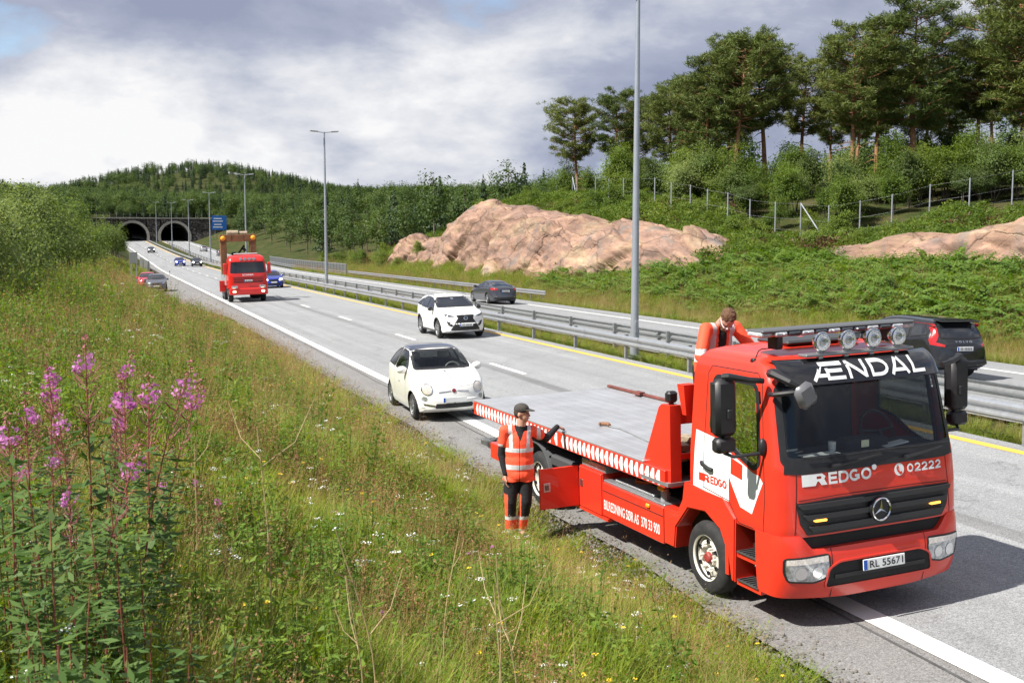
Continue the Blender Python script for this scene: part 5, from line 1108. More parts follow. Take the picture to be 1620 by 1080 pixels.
SUV = dict(front=2.27, rear=-2.36, axles=(1.33, -1.33), wr=.365, ww=.225, kf=.42, kr=.25, gap=.06, rim='twin', res=130,
    top=[(2.27, .62), (2.25, .84), (2.14, .97), (1.7, 1.06), (1.05, 1.125), (.78, 1.24), (.35, 1.47), (.10, 1.575), (-.4, 1.64), (-1.2, 1.615), (-1.75, 1.52), (-2.1, 1.24), (-2.26, 1.06), (-2.34, .85), (-2.36, .55)],
    under=[(2.27, .30), (2.0, .24), (1.2, .22), (-1.2, .22), (-2.0, .28), (-2.36, .40)], belt=[(2.27, .56), (2.14, .84), (1.7, .93), (1.05, 1.02), (0, 1.07), (-1.2, 1.13), (-2.0, 1.16), (-2.36, .5)],
    plan=[(2.27, .78), (1.9, .88), (1.33, .92), (.4, .91), (-.4, .91), (-1.33, .925), (-1.9, .88), (-2.36, .74)], roofw=[(2.27, .7), (1.05, .80), (.3, .70), (-.4, .655), (-1.4, .64), (-2.0, .68), (-2.36, .7)],
    side=[[(.80, 1.08), (.45, 1.32), (.12, 1.475), (-.22, 1.525), (-.25, 1.12)], [(-.31, 1.12), (-.28, 1.53), (-.9, 1.53), (-1.18, 1.46), (-1.12, 1.17)], [(-1.2, 1.18), (-1.26, 1.45), (-1.5, 1.40), (-1.78, 1.24)]],
    screen=[(-.76, 1.17), (-.64, 1.53), (.64, 1.53), (.76, 1.17)], screen_x=.1, rscreen=[(-.62, 1.18), (-.54, 1.46), (.54, 1.46), (.62, 1.18)], rscreen_x=-1.6, mirror=(.72, .88, 1.12), mirror_mat=M_cblack,
    seams=[('side', [(.82, 1.04), (.80, .5), (.72, .36)], .01), ('side', [(-.28, 1.1), (-.27, .38)], .01), ('side', [(-1.16, 1.12), (-.95, .75), (-.92, .5)], .01), ('front', [(-.80, .96), (-.5, .99), (0, 1.0), (.5, .99), (.80, .96)], .01)], seam_mat=mat('gap_grey', (.25, .25, .24), .7))
def white_suv():
    root, bv, body = car('sport_utility_car', SUV, M_cwhite, 'white SUV with large black spindle grille driving beside the yellow line', 'car')
    g = decal('grille', bv, [(-.36, .93), (.36, .93), (.30, .80), (.58, .37), (.50, .32), (-.50, .32), (-.58, .37), (-.30, .80)], 'front', M_black, root, .006, .01, .08)
    decal('badge', bv, [circ((0, .80), .085, 20, .06), circ((0, .80), .066, 20, .044)], 'front', M_chrome, g, .014, .01, .06)
    decal('lip', bv, [(-.60, .30), (.60, .30), (.58, .335), (-.58, .335)], 'front', M_chrome, root, .012, .01, .08)
    for s in (-1, 1):
        decal('headlamp', bv, [(s*.42, .86), (s*.48, .90), (s*.70, .965), (s*.81, 1.0), (s*.76, .90), (s*.62, .86)], 'front', mat('dark_headlamp', (.10, .10, .12), .08, .5, coat=1., var=.9, scale=24), root, .006, .01, .06)
        decal('fog_recess', bv, [(s*.48, .52), (s*.60, .66), (s*.72, .70), (s*.66, .55), (s*.56, .48)], 'front', M_black, root, .006, .01, .06)
        b = MB(); b.tube([(.1, s*.66, 1.60), (.0, s*.655, 1.645), (-1.1, s*.64, 1.635), (-1.3, s*.64, 1.60)], .016, 6); b.build('roof_rail', M_chrome, root, 40)
        for x in (1.33, -1.33): decal('arch_trim', bv, [(x+.46*math.cos(a), .365+.46*math.sin(a)) for a in np.linspace(.12, math.pi-.12, 16)]+[(x+.405*math.cos(a), .365+.405*math.sin(a)) for a in np.linspace(math.pi-.12, .12, 16)], 'right' if s < 0 else 'left', M_black, root, .008, .02, .1)
    decal('sill', bv, [(.85, .24), (.85, .30), (-.85, .30), (-.85, .24)], 'right', M_black, root, .01, .01, .2)
    x = bv.ray_cast(Vector((8, 0, .55)), Vector((-1, 0, 0)))[0].x; plate(root, (x+.024, 0, .55), 0, '~')
    decal('mirror_mount', bv, [(-.05, 1.44), (.05, 1.44), (.05, 1.50), (-.05, 1.50)], 'front', M_chrome, root, .012, .004, .05)
    return root
place(white_suv(), 12.75, 42.6, -1.0)
SEDAN = dict(front=2.27, rear=-2.41, axles=(1.44, -1.435), wr=.335, ww=.225, kf=.42, kr=.26, gap=.05, rim='spoke', res=130,
    top=[(2.27, .48), (2.24, .66), (2.05, .80), (1.5, .93), (1.02, 1.01), (.6, 1.20), (.15, 1.37), (-.3, 1.44), (-.9, 1.385), (-1.45, 1.23), (-1.95, 1.075), (-2.28, 1.045), (-2.36, .90), (-2.41, .55)],
    under=[(2.27, .24), (1.9, .17), (-1.8, .18), (-2.41, .30)], belt=[(2.27, .42), (2.05, .70), (1.5, .80), (1.0, .90), (0, .95), (-1.2, 1.0), (-2.0, .98), (-2.41, .5)],
    plan=[(2.27, .74), (1.9, .87), (1.44, .915), (.3, .915), (-.5, .915), (-1.44, .92), (-1.95, .88), (-2.41, .76)], roofw=[(2.27, .7), (1.0, .76), (.2, .63), (-.5, .59), (-1.2, .60), (-1.9, .72), (-2.41, .72)],
    side=[[(.72, 1.00), (.30, 1.20), (-.02, 1.31), (-.28, 1.335), (-.30, 1.0)], [(-.35, 1.0), (-.33, 1.335), (-.75, 1.30), (-1.25, 1.16), (-1.45, 1.06), (-1.2, 1.03)]],
    screen=[(-.70, 1.06), (-.58, 1.34), (.58, 1.34), (.70, 1.06)], screen_x=.2, rscreen=[(-.62, 1.07), (-.66, 1.12), (-.50, 1.36), (.50, 1.36), (.66, 1.12), (.62, 1.07)], rscreen_x=-.6, mirror=(.72, .86, 1.03), mirror_mat=M_cblack)
def grey_sedan():
    root, bv, body = car('sedan', SEDAN, M_cgrey, 'dark grey sedan driving away beyond the median below the pink rock', 'car')
    for s in (-1, 1):
        decal('tail_lamp', bv, [(s*.50, .93), (s*.56, .99), (s*.83, 1.0), (s*.85, .90), (s*.74, .86), (s*.58, .88)], 'rear', M_taill, root, .006, .01, .06)
        decal('reflector', bv, [(s*.55, .44), (s*.80, .46), (s*.80, .49), (s*.55, .47)], 'rear', M_chrome, root, .008, .01, .06)
    decal('diffuser', bv, [(-.70, .31), (-.72, .42), (.72, .42), (.70, .31)], 'rear', M_black, root, .006, .01, .1); decal('plate_recess', bv, [(-.34, .74), (-.36, .90), (.36, .90), (.34, .74)], 'rear', M_dark, root, .003, 0, .1)
    x = bv.ray_cast(Vector((-18, 0, .82)), Vector((1, 0, 0)))[0].x; plate(root, (x-.02, 0, .82), math.pi, '~')
    return root
place(grey_sedan(), 22.75, 66.6, 180.5)
VSUV = dict(SUV, front=2.30, rear=-2.37, axles=(1.43, -1.43), wr=.37, kf=.36, kr=.16,
    top=[(2.30, .62), (2.28, .90), (2.18, 1.0), (1.7, 1.08), (1.0, 1.15), (.6, 1.37), (.15, 1.58), (-.3, 1.655), (-1.2, 1.645), (-1.8, 1.60), (-2.08, 1.40), (-2.25, 1.10), (-2.34, .90), (-2.37, .55)],
    belt=[(2.3, .56), (2.14, .88), (1.7, .96), (1.0, 1.03), (0, 1.06), (-1.2, 1.10), (-2.0, 1.12), (-2.37, .5)],
    plan=[(2.30, .78), (1.9, .90), (1.4, .945), (.4, .94), (-.4, .94), (-1.4, .95), (-1.95, .925), (-2.37, .84)], roofw=[(2.3, .7), (1.0, .80), (.3, .72), (-.4, .68), (-1.4, .67), (-2.0, .70), (-2.37, .76)],
    side=[[(.75, 1.08), (.40, 1.34), (.10, 1.48), (-.25, 1.54), (-.28, 1.10)], [(-.34, 1.10), (-.31, 1.54), (-1.05, 1.54), (-1.18, 1.12)], [(-1.26, 1.13), (-1.14, 1.53), (-1.60, 1.49), (-1.86, 1.22)]],
    screen=[(-.78, 1.2), (-.66, 1.56), (.66, 1.56), (.78, 1.2)], rscreen=[(-.68, 1.13), (-.60, 1.50), (.60, 1.50), (.68, 1.13)], rscreen_x=-1.7, mirror_mat=M_cblack)
def black_suv():
    root, bv, body = car('sport_utility_car', VSUV, M_cblack, 'black SUV with upright red tail lamps driving away before the fern bank', 'car')
    for s in (-1, 1):
        decal('tail_lamp', bv, [(s*.66, 1.52), (s*.73, 1.50), (s*.80, 1.24), (s*.88, 1.08), (s*.88, .96), (s*.62, .90), (s*.58, .96), (s*.78, 1.02), (s*.70, 1.20)], 'rear', M_taill, root, .008, .012, .05)
    b = MB(); b.box((-1.98, 0, 1.585), (.34, 1.26, .035), rot('Y', -6), .012); b.build('roof_spoiler', M_cblack, root)
    decal('bumper_trim', bv, [(-.80, .34), (-.84, .58), (.84, .58), (.80, .34)], 'rear', M_black, root, .006, .01, .1)
    x = bv.ray_cast(Vector((-18, 0, .86)), Vector((1, 0, 0)))[0].x; plate(root, (x-.014, 0, .86), math.pi, '~')
    text_decal('lettering', bv, 'V O L V O', (.28, 1.02), .56, 'rear', M_chrome, root, .05, .03, .008, mirror=True)
    b = MB(); b.tube([(-2.2, .0, 1.20), (-2.17, .32, 1.22)], .01, 5); b.build('wiper', M_black, root)
    return root
place(black_suv(), 21.1, 25.6, 180.0)
# hatchbacks and estates seen small
HATCH = dict(SUV, front=2.05, rear=-2.10, axles=(1.30, -1.30), wr=.31, kf=.36, kr=.24, gap=.05, res=80, seg=4, rim='spoke',
    top=[(2.05, .52), (2.02, .72), (1.88, .84), (1.5, .93), (.98, 1.01), (.6, 1.2), (.2, 1.38), (-.3, 1.46), (-1.0, 1.44), (-1.5, 1.33), (-1.85, 1.05), (-2.02, .92), (-2.08, .75), (-2.10, .5)],
    under=[(2.05, .25), (1.7, .18), (-1.6, .18), (-2.1, .3)], belt=[(2.05, .46), (1.88, .74), (1.4, .82), (.9, .91), (0, .95), (-1.2, 1.0), (-1.8, .98), (-2.1, .45)],
    plan=[(2.05, .70), (1.7, .82), (1.3, .86), (0, .865), (-1.3, .865), (-1.8, .82), (-2.1, .70)], roofw=[(2.05, .6), (.95, .74), (.2, .63), (-.5, .60), (-1.4, .60), (-2.1, .64)],
    side=[[(.72, .99), (.30, 1.25), (.02, 1.35), (-.30, 1.37), (-.32, 1.0)], [(-.38, 1.0), (-.36, 1.37), (-.95, 1.36), (-1.45, 1.22), (-1.3, 1.04)]],
    screen=[(-.70, 1.045), (-.56, 1.37), (.56, 1.37), (.70, 1.045)], rscreen=[(-.58, 1.02), (-.5, 1.32), (.5, 1.32), (.58, 1.02)], rscreen_x=-1.3, mirror=(.68, .80, 1.02), mirror_mat=None, seams=[])
HATCH.pop('mirror_mat')
def small_car(name, paint, label, X, Y, deg, lit=False, text='', cat='car', group=None, back=False):
    root, bv, body = car(name, HATCH, paint, label, cat, group)
    for s in (-1, 1):
        decal('headlamp', bv, [(s*.46, .66), (s*.50, .78), (s*.70, .84), (s*.76, .74), (s*.68, .66)], 'front', mat('lit_headlamp', (.8, .8, .8), .1, emit=(1, .97, .9), es=6.) if lit else M_lamp, root, .008, .01, .08)
        decal('tail_lamp', bv, [(s*.52, .86), (s*.56, 1.0), (s*.74, .98), (s*.76, .84)], 'rear', M_taill, root, .008, .01, .08)
    decal('grille', bv, rounded([(-.36, .58), (-.34, .74), (.34, .74), (.36, .58)], .04), 'front', M_black, root, .006, .01, .1); decal('air_intake', bv, rounded([(-.55, .28), (-.5, .42), (.5, .42), (.55, .28)], .04), 'front', M_black, root, .006, .01, .1)
    x = bv.ray_cast(Vector((8, 0, .50)), Vector((-1, 0, 0)))[0].x; plate(root, (x+.02, 0, .50), 0, text); x = bv.ray_cast(Vector((-18, 0, .66)), Vector((1, 0, 0)))[0].x; plate(root, (x-.02, 0, .66), math.pi, text)
    place(root, X, Y, deg); return root
small_car('hatchback', M_cblue, 'blue hatchback with lit headlamps overtaking beside the red wrecker truck', 12.85, 96.5, -1, True)
small_car('hatchback', M_cblue, 'blue hatchback with lit headlamps next to the black estate near the tunnel', 10.9, 196, 0, True)
small_car('hatchback', M_cblack, 'black estate following beside the small blue hatchback near the tunnel', 13.2, 190, 0, True)
small_car('hatchback', M_cblack, 'dark car with lit headlamps coming alone out of the left tunnel mouth', 9.3, 288, 1, True)
small_car('hatchback', M_csilver, 'silver car heading for the right tunnel mouth beyond the median', 22.4, 296, 181)
small_car('hatchback', M_cgr2, 'dark car half hidden behind a lamp post on the far carriageway', 23.6, 262, 181)
o1 = small_car('hatchback', M_cgr2, 'slate grey car parked in the lay-by in front of the red one', 3.55, 98.5, -3); o2 = small_car('hatchback', M_cred, 'raspberry red car parked in the lay-by behind the grey one', 3.05, 106, -2)
for o in (o1, o2): o.location.z = float(s_(o.location.y)+cross(np.array(o.location.x)))+.01
# ---------------------------------------------------------------- the red wrecker truck coming up behind
def wrecker():
    root = empty('wrecker_truck'); tag(root, 'red wrecker truck with a rusty lifting portal and two amber beacons', 'tow truck')
    M_r = mat('wrecker_red', (.66, .018, .014), .3, coat=.7, var=.05)
    zs = np.concatenate([np.linspace(.95, 2.95, 26), [3.0, 3.05, 3.08]]); rings = []
    ph = np.linspace(-math.pi/2, math.pi/2, 31)
    for z in zs:
        xf = np.interp(z, [.95, 1.8, 2.75, 2.95, 3.08], [1.45, 1.42, 1.22, 1.08, .8]); w = np.interp(z, [.95, 1.9, 2.75, 3.0, 3.08], [1.24, 1.24, 1.16, 1.06, .9]); k = .32
        fy = w*np.sign(np.sin(ph))*np.abs(np.sin(ph))**.45; fx_ = xf-k+k*np.abs(np.cos(ph))**.45; sx = np.linspace(-.7, xf-k, 12)[:-1]
        rings.append([(x, -w, z) for x in sx]+list(zip(fx_, fy, np.full(31, z)))+[(x, w, z) for x in sx[::-1]]+[(-.75, y, z) for y in np.linspace(w-.05, -w+.05, 6)])
    A = np.array(rings); c = A[-1].mean(0); q = c+(A[-1]-c)*.05; q[:, 2] += .03; A = np.concatenate([A, q[None]]); n, m = A.shape[:2]; v = A.reshape(-1, 3); I = np.arange(n*m).reshape(n, m); J = np.roll(I, -1, 1); f = np.stack([I[:-1], J[:-1], J[1:], I[1:]], -1).reshape(-1, 4)
    me = npmesh('cab', v, f, M_r, True); me.set_sharp_from_angle(angle=R(40)); obj('cab', me, root); bv = bvh_of(v, f)
    decal('windscreen', bv, rounded([(-1.13, 1.92), (-1.06, 2.62), (1.06, 2.62), (1.13, 1.92)], .08), 'front', M_darkglass, root, .01, .02, .15)
    for ax in ('right', 'left'): decal('side_window', bv, [(-.1, 1.95), (-.1, 2.55), (.72, 2.55), (.95, 1.95)], ax, M_darkglass, root, .01, .02, .2)
    decal('sun_visor', bv, [(-1.08, 2.66), (-1.0, 2.90), (1.0, 2.90), (1.08, 2.66)], 'front', M_r, root, .14, .14, .15)
    for k in range(4): b = MB(); b.cyl((1.32, -.42+.28*k, 2.84), (1.38, -.42+.28*k, 2.84), .09, .10, 14); b.build('spot_lamp', M_lamp, root)
    for z0, z1 in ((1.30, 1.40), (1.46, 1.52), (1.58, 1.64)): decal('grille_bar', bv, [(-.95, z0), (-.95, z1), (.95, z1), (.95, z0)], 'front', mat('grille_dark_red', (.12, .008, .008), .5), root, .01, .02, .2)
    co, fc, ex = fnt('lettering', 'SCANIA', .72, .12, .03); b = MB(); b.add([(1.43, -.36+p[0], 1.74+p[1]) for p in co], fc); b.build('lettering', M_whitef, root)
    plate(root, (1.49, .0, 1.42), 0, '~')
    b = MB(); b.box((1.30, 0, .72), (.45, 2.46, .44), None, .06); b.build('bumper', M_r, root)
    for s in (-1, 1):
        b = MB(); b.box((1.52, s*.90, 1.02), (.06, .40, .16), None, .02); b.build('headlamp', M_lamp, root); b = MB(); b.box((1.54, s*.92, .72), (.03, .18, .11), None, .01); b.build('fog_lamp', mat('lit_fog', (1, .9, .7), .2, emit=(1, .85, .5), es=5.), root)
        b = MB(); b.box((1.0, s*1.42, 2.2), (.16, .22, .75), None, .05); b.build('mirror', M_r, root)
        b = MB(); b.box((.1, s*1.2, 1.05), (1.1, .1, .35), None, .03); b.build('fender', M_r, root)
        o = wheel('wheel', .50, .31, root, (0, s*1.06, .50), 'steel', 28, rimr=.29)
        if s > 0: o.rotation_euler = (0, 0, math.pi)
        for x in (-3.6, -4.9):
            o = wheel('wheel', .50, .55, root, (x, s*.95, .50), 'steel', 28, rimr=.29)
            if s > 0: o.rotation_euler = (0, 0, math.pi)
        b = MB(); b.box((-2.2, s*1.38, .98), (.1, .42, .75), None, .02); b.build('marker_board', M_r, root)
    b = MB(); b.box((-2.6, 0, .85), (7.0, .9, .3)); b.box((-.2, 0, .8), (2.0, 1.6, .3)); b.build('chassis', M_dark, root)
    b = MB(); b.box((-3.2, 0, 1.45), (4.6, 2.46, .85), None, .05); b.build('body_box', mat('body_silver', (.42, .43, .44), .45, .4, var=.15, scale=2), root)
    M_rust = mat('rusty_brown', (.22, .115, .055), .75, var=.35, scale=2.2, dirt=.5, dirtcol=(.10, .05, .03))
    for s in (-1, 1):
        b = MB(); b.box((-1.9, -.25+s*.98, 2.95), (.45, .42, 2.3), None, .03); b.build('portal_leg', M_rust, root)
        b = MB(); b.cyl((-1.6, -.25+s*1.0, 4.22), (-1.55, -.25+s*1.0, 4.22), .17, n=14); b.ball((-1.55, -.25+s*1.0, 4.22), (.12, .16, .16), 12, 8); b.build('beacon', mat('beacon_amber', (.95, .42, .02), .3, coat=.5), root, 50)
    for k in range(3): b = MB(); b.box((-1.9, -.25-.82+.82*k, 4.22), (.5, .80, .48), None, .02); b.build('portal_beam', M_rust, root)
    b = MB(); b.cyl((-2.0, -.95, 4.55), (-2.0, -.2, 4.55), .20, n=12); b.cyl((-2.0, -.1, 4.52), (-2.0, .4, 4.52), .16, n=12); b.build('lifting_roller', mat('roller_tan', (.35, .28, .2), .8, var=.3), root, 40)
    b = MB()
    for k in range(9): a = random.uniform(-.5, .5); b.box((-2.3+random.uniform(-.3, .3), -.25+a, 2.9+random.uniform(-.6, .7)), (.3, .18, .25), rot('X', random.uniform(0, 90)))
    b.tube([(-2.2, -.25, 2.0), (-2.2, -.2, 3.2), (-2.3, .2, 3.7)], .08, 8); b.build('winch_gear', M_dark, root)
    b = MB(); b.box((.5, 0, 3.16), (.22, 1.55, .09), None, .03); b.build('light_bar', mat('bar_pale', (.5, .5, .52), .15, coat=1.), root)
    return root
place(wrecker(), 8.45, 75.5, -1.0)
# ---------------------------------------------------------------- people
def blob(name, parts, vox, m, parent, smooth_it=6, post=None, hem=None):
    """one continuous surface grown over tapered limbs and ellipsoids"""
    b = MB()
    for p in parts:
        if p[0] == 'c':
            _, p0, r0, p1, r1 = p; p0, p1 = Vector(p0), Vector(p1); b.cyl(p0, p1, r0, r1, 16); b.ball(p0, r0, 16, 10); b.ball(p1, r1, 16, 10)
        else: b.ball((0, 0, 0), p[2], 18, 12, Matrix.Translation(p[1]) @ (p[3].to_4x4() if len(p) > 3 else Matrix()))
    me = bpy.data.meshes.new(name); me.from_pydata(b.v, [], b.f); o = bpy.data.objects.new(name, me); COL.objects.link(o)
    md = o.modifiers.new('r', 'REMESH'); md.mode = 'VOXEL'; md.voxel_size = vox
    if smooth_it: s = o.modifiers.new('s', 'SMOOTH'); s.factor = .5; s.iterations = smooth_it
    dg = bpy.context.evaluated_depsgraph_get(); me2 = bpy.data.meshes.new_from_object(o.evaluated_get(dg)); bpy.data.objects.remove(o); bpy.data.meshes.remove(me)
    me2.name = name; me2.materials.clear()
    for x in (m if isinstance(m, (list, tuple)) else [m]): me2.materials.append(x)
    if hem:
        for v in me2.vertices:
            if v.co.z < hem: v.co.z = hem+.012*math.sin(v.co.x*31)+(.0 if v.co.z > hem-.03 else .01)
    if post:
        n = len(me2.vertices); co = np.empty(n*3); me2.vertices.foreach_get('co', co); co = co.reshape(-1, 3); co2 = co.copy()
        cen = np.array([list(q.center) for q in me2.polygons]); mi = post(cen).astype(np.int32); me2.polygons.foreach_set('material_index', mi)
    me2.shade_smooth()
    return obj(name, me2, parent)
def hand(p0, d, up, side, curl, parts, L=.19):
    """palm and five fingers from the wrist p0 along d; `up` is the back of the hand"""
    p0, d, up = Vector(p0), Vector(d).normalized(), Vector(up).normalized(); lat = d.cross(up).normalized()*side; up = lat.cross(d).normalized()*side
    parts.append(('c', p0, .026, p0+d*.03, .03))
    for k in range(4):
        q = p0+d*.085+lat*(-.030+.020*k); parts.append(('c', p0+d*.02+lat*(-.018+.012*k), .016, q, .0125))
        ln = (.032, .036, .034, .026)[k]; dd = d
        for j in range(3):
            dd = (dd-up*curl[min(j, len(curl)-1)]).normalized(); q2 = q+dd*ln*(1-.15*j); parts.append(('c', q, .0098-.001*j, q2, .0088-.001*j)); q = q2
    q = p0+d*.03-lat*.026; dd = (d*.75-lat*.65-up*.2).normalized()
    for j in range(2): q2 = q+dd*.036; parts.append(('c', q, .0125-.002*j, q2, .0105-.002*j)); dd = (dd+d*.5-up*.25).normalized(); q = q2
def head(c, face, up, parts, s=1.):
    """skull, jaw, nose, ears; face is the looking direction"""
    c, f, u = Vector(c), Vector(face).normalized(), Vector(up).normalized(); r = f.cross(u).normalized(); u = r.cross(f); M3 = Matrix((r, f, u)).transposed()
    parts += [('e', c+u*.025-f*.005, (.074*s, .094*s, .096*s), M3), ('e', c+f*.022-u*.045, (.056*s, .068*s, .070*s), M3), ('e', c+f*.050-u*.088, (.033*s, .034*s, .026*s), M3),
              ('c', c+f*.086+u*.008, .009, c+f*.108-u*.030, .014), ('e', c+r*.076-u*.012-f*.012, (.012, .022, .032), M3), ('e', c-r*.076-u*.012-f*.012, (.012, .022, .032), M3), ('e', c+f*.082+u*.026, (.048, .016, .010), M3), ('e', c+f*.084-u*.062, (.026, .012, .012), M3)]
    return M3, r, f, u
def face_bits(c, M3, r, f, u, parent):
    for s in (-1, 1):
        b = MB(); b.ball((0, 0, 0), (.013, .008, .009), 10, 8, Matrix.Translation(Vector(c)+r*s*.031+f*.085+u*.006) @ M3.to_4x4()); b.build('eye', mat('eye_dark', (.05, .035, .03), .2), parent, 60)
    b = MB(); b.ball((0, 0, 0), (.024, .006, .005), 10, 6, Matrix.Translation(Vector(c)+f*.097-u*.062) @ M3.to_4x4()); b.build('mouth', mat('lip_tone', (.36, .13, .11), .5), parent, 60)
M_skin = mat('skin', (.50, .27, .19), .5, var=.08, scale=16); M_skin2 = mat('skin_pale_red', (.52, .29, .22), .5, var=.08, scale=16)
M_org = mat('hi_vis_orange', (.95, .095, .038), .75, var=.08, scale=9, bump=.25, bscale=24); M_refl = mat('reflective_grey', (.60, .62, .63), .45, var=.06, scale=20); M_cloth = mat('black_cloth', (.012, .012, .014), .85, var=.3, scale=10, bump=.3, bscale=30)
def worker():
    root = empty('person'); tag(root, 'person in grey cap and orange vest standing by the open toolbox, hand on the deck', 'person')
    HP = lambda x, y, z: Vector((x, y, z))
    sk = []; hc = HP(.085, .02, 1.640); M3, r, f, u = head(hc, (.93, -.36, .04), (0, 0, 1), sk)
    shR, shL = HP(-.145, .02, 1.415), HP(.225, .10, 1.40); elR, wrR = HP(-.185, .03, 1.10), HP(-.135, -.05, .845); elL, wrL = HP(.42, .28, 1.27), HP(.565, .42, 1.395)
    hipR, hipL = HP(-.045, .02, .90), HP(.135, .03, .90); knR, knL = HP(-.065, -.03, .48), HP(.135, -.03, .49); anR, anL = HP(-.065, .03, .09), HP(.075, .05, .10)
    core = [('c', HP(.07, .02, 1.44), .062, HP(.08, .02, 1.57), .058), ('e', HP(.04, .045, 1.22), (.145, .085, .24)), ('e', HP(.04, .04, .95), (.13, .085, .14))]
    limbs = [('c', shR, .056, elR, .043), ('c', elR, .043, wrR, .028), ('c', shL, .056, elL, .043), ('c', elL, .043, wrL, .028), ('c', hipR, .085, knR, .058), ('c', knR, .055, anR, .038), ('c', hipL, .085, knL, .058), ('c', knL, .055, anL, .038), ('c', anR, .036, anR+HP(0, -.14, -.05), .034), ('c', anL, .036, anL+HP(.05, -.13, -.06), .034), ('c', shR, .06, HP(.04, .04, 1.40), .07), ('c', shL, .06, HP(.04, .04, 1.40), .07)]
    hs = []; hand(wrR, (.05, -.12, -1), (-1, 0, 0), 1, (.25, .35, .35), hs); hand(wrL, (.62, .75, -.24), (0, 0, 1), -1, (.12, .3, .3), hs)
    blob('body', sk+core+limbs+hs, .0085, M_skin, root, 3); face_bits(hc, M3, r, f, u, root)
    b = MB(); b.ball((0, 0, 0), (.084, .104, .10), 20, 12, Matrix.Translation(hc+u*.018-f*.012) @ M3.to_4x4()); 
    hair = blob('hair', [('e', hc+u*.012-f*.030, (.079, .082, .088), M3)], .009, mat('hair_dark_brown', (.05, .032, .022), .7), root, 2)
    M_cap = mat('cap_grey_brown', (.055, .048, .043), .85, var=.2, scale=14); cp = []
    cp += [('e', hc+u*.058-f*.004, (.088, .106, .078), M3)]
    cap = blob('cap', cp, .008, M_cap, root, 3)
    b = MB(); n = 11; v = []
    for k in range(n):
        a = -1.0+2.0*k/(n-1); base = hc+u*.060+f*(.088*math.cos(a*.9))+r*(.082*math.sin(a)); tip = hc+u*(.050-.012*math.cos(a))+f*(.098+.082*math.cos(a*1.2))+r*(.078*math.sin(a)); v += [base, tip, tip-u*.006, base-u*.008]
    b.add(v, [(4*k+j, 4*k+(j+1) % 4, 4*k+4+(j+1) % 4, 4*k+4+j) for k in range(n-1) for j in range(4)]+[(0, 1, 2, 3), (4*n-4, 4*n-1, 4*n-2, 4*n-3)]); b.build('brim', M_cap, cap, 40)
    # black sweater sleeves and collar
    blob('sweater', [('c', shR, .062, elR, .054), ('c', elR, .053, wrR+HP(0, 0, .015), .037), ('c', shL, .062, elL, .053), ('c', elL, .052, wrL, .036), ('c', HP(.065, .025, 1.40), .080, HP(.072, .02, 1.468), .063), ('e', HP(.05, .03, 1.28), (.150, .10, .15))], .010, M_cloth, root, 4)
    def vest_mat(c):
        x, y, z = c.T; m = np.zeros(len(c), int)
        m[((z > .925) & (z < .985)) | ((z > 1.145) & (z < 1.20))] = 1
        ch = (z > 1.17) & (y < .06); m[ch & (np.abs(x+.055+.20*(z-1.2)*.3) < .024)] = 1; m[ch & (np.abs(x-.165-.06*(z-1.2)) < .024)] = 1
        sl = (x < -.145) & (z < 1.30) & (z > 1.205); m[(x < -.17) & (z > 1.195) & (z < 1.245)] = 1
        m[(x > .285) & (x < .335) & (z > 1.22)] = 1
        m[(y < .0) & (np.abs(x-.055) < .0055) & (z < 1.36)] = 2
        neck = (z > 1.30) & (y < .0) & (np.abs(x-.062) < (z-1.29)*.42); m[neck] = 2; m[(np.hypot(x-.07, y-.02) < .088) & (z > 1.42)] = 2
        return m
    blob('vest', [('e', HP(.045, .035, 1.18), (.195, .140, .30)), ('e', HP(.045, .03, .98), (.190, .150, .22)), ('e', HP(.045, .03, .84), (.200, .155, .14)), ('c', HP(-.03, .03, 1.02), .12, HP(-.03, .03, .86), .13), ('c', HP(.12, .04, 1.02), .12, HP(.125, .04, .86), .13), ('c', shR+HP(.02, 0, .0), .074, HP(.02, .04, 1.40), .085), ('c', shL, .074, HP(.06, .04, 1.40), .085), ('c', shR, .074, shR+(elR-shR)*.52, .072), ('c', shL, .074, shL+(elL-shL)*.50, .074), ('c', HP(-.045, .02, .76), .128, HP(.135, .03, .76), .128)], .009, [M_org, M_refl, M_cloth], root, 5, vest_mat, .765)
    def tr_mat(c):
        x, y, z = c.T; m = np.zeros(len(c), int); m[z < .265] = 1; m[((z > .255) & (z < .30)) | ((z > .075) & (z < .125))] = 2
        side = (z > .30) & (z < .60); m[side & (x < -.10) & (y < .05)] = 1; m[side & (x > .02) & (x < .075) & (y < .03)] = 1
        return m
    blob('trousers', [('c', hipR, .105, knR, .082), ('c', knR, .080, anR+HP(0, 0, .02), .072), ('c', hipL, .105, knL, .084), ('c', knL, .082, anL+HP(0, 0, .02), .072), ('e', HP(.045, .03, .88), (.155, .115, .13)), ('e', HP(-.13, .0, .64), (.03, .06, .09))], .010, [M_cloth, M_org, M_refl], root, 5, tr_mat)
    for a, d in ((anR, HP(0, -.15, 0)), (anL, HP(.06, -.14, 0))):
        blob('boot', [('c', HP(a.x, a.y+.02, .10), .052, HP(a.x, a.y+.01, .05), .052), ('c', HP(a.x, a.y, .048), .046, HP(a.x, a.y, .045)+d, .042), ('c', HP(a.x, a.y, .025), .028, HP(a.x, a.y, .025)+d, .028)], .010, mat('boot_brown', (.06, .045, .035), .7, var=.3, scale=20), root, 3)
    return root
def on_truck(x, y, z=0.): return truck.matrix_basis @ Vector((x, y, z))
bpy.context.view_layer.update()
w_ = worker(); p = on_truck(-3.06, -2.06, 0); w_.location = (p.x, p.y, max(p.z, lz(p.x, p.y))-.01); w_.rotation_euler = (0, 0, -CAM_YAW); w_.scale = (.98, .98, 1.0); MAN = w_.location.copy()
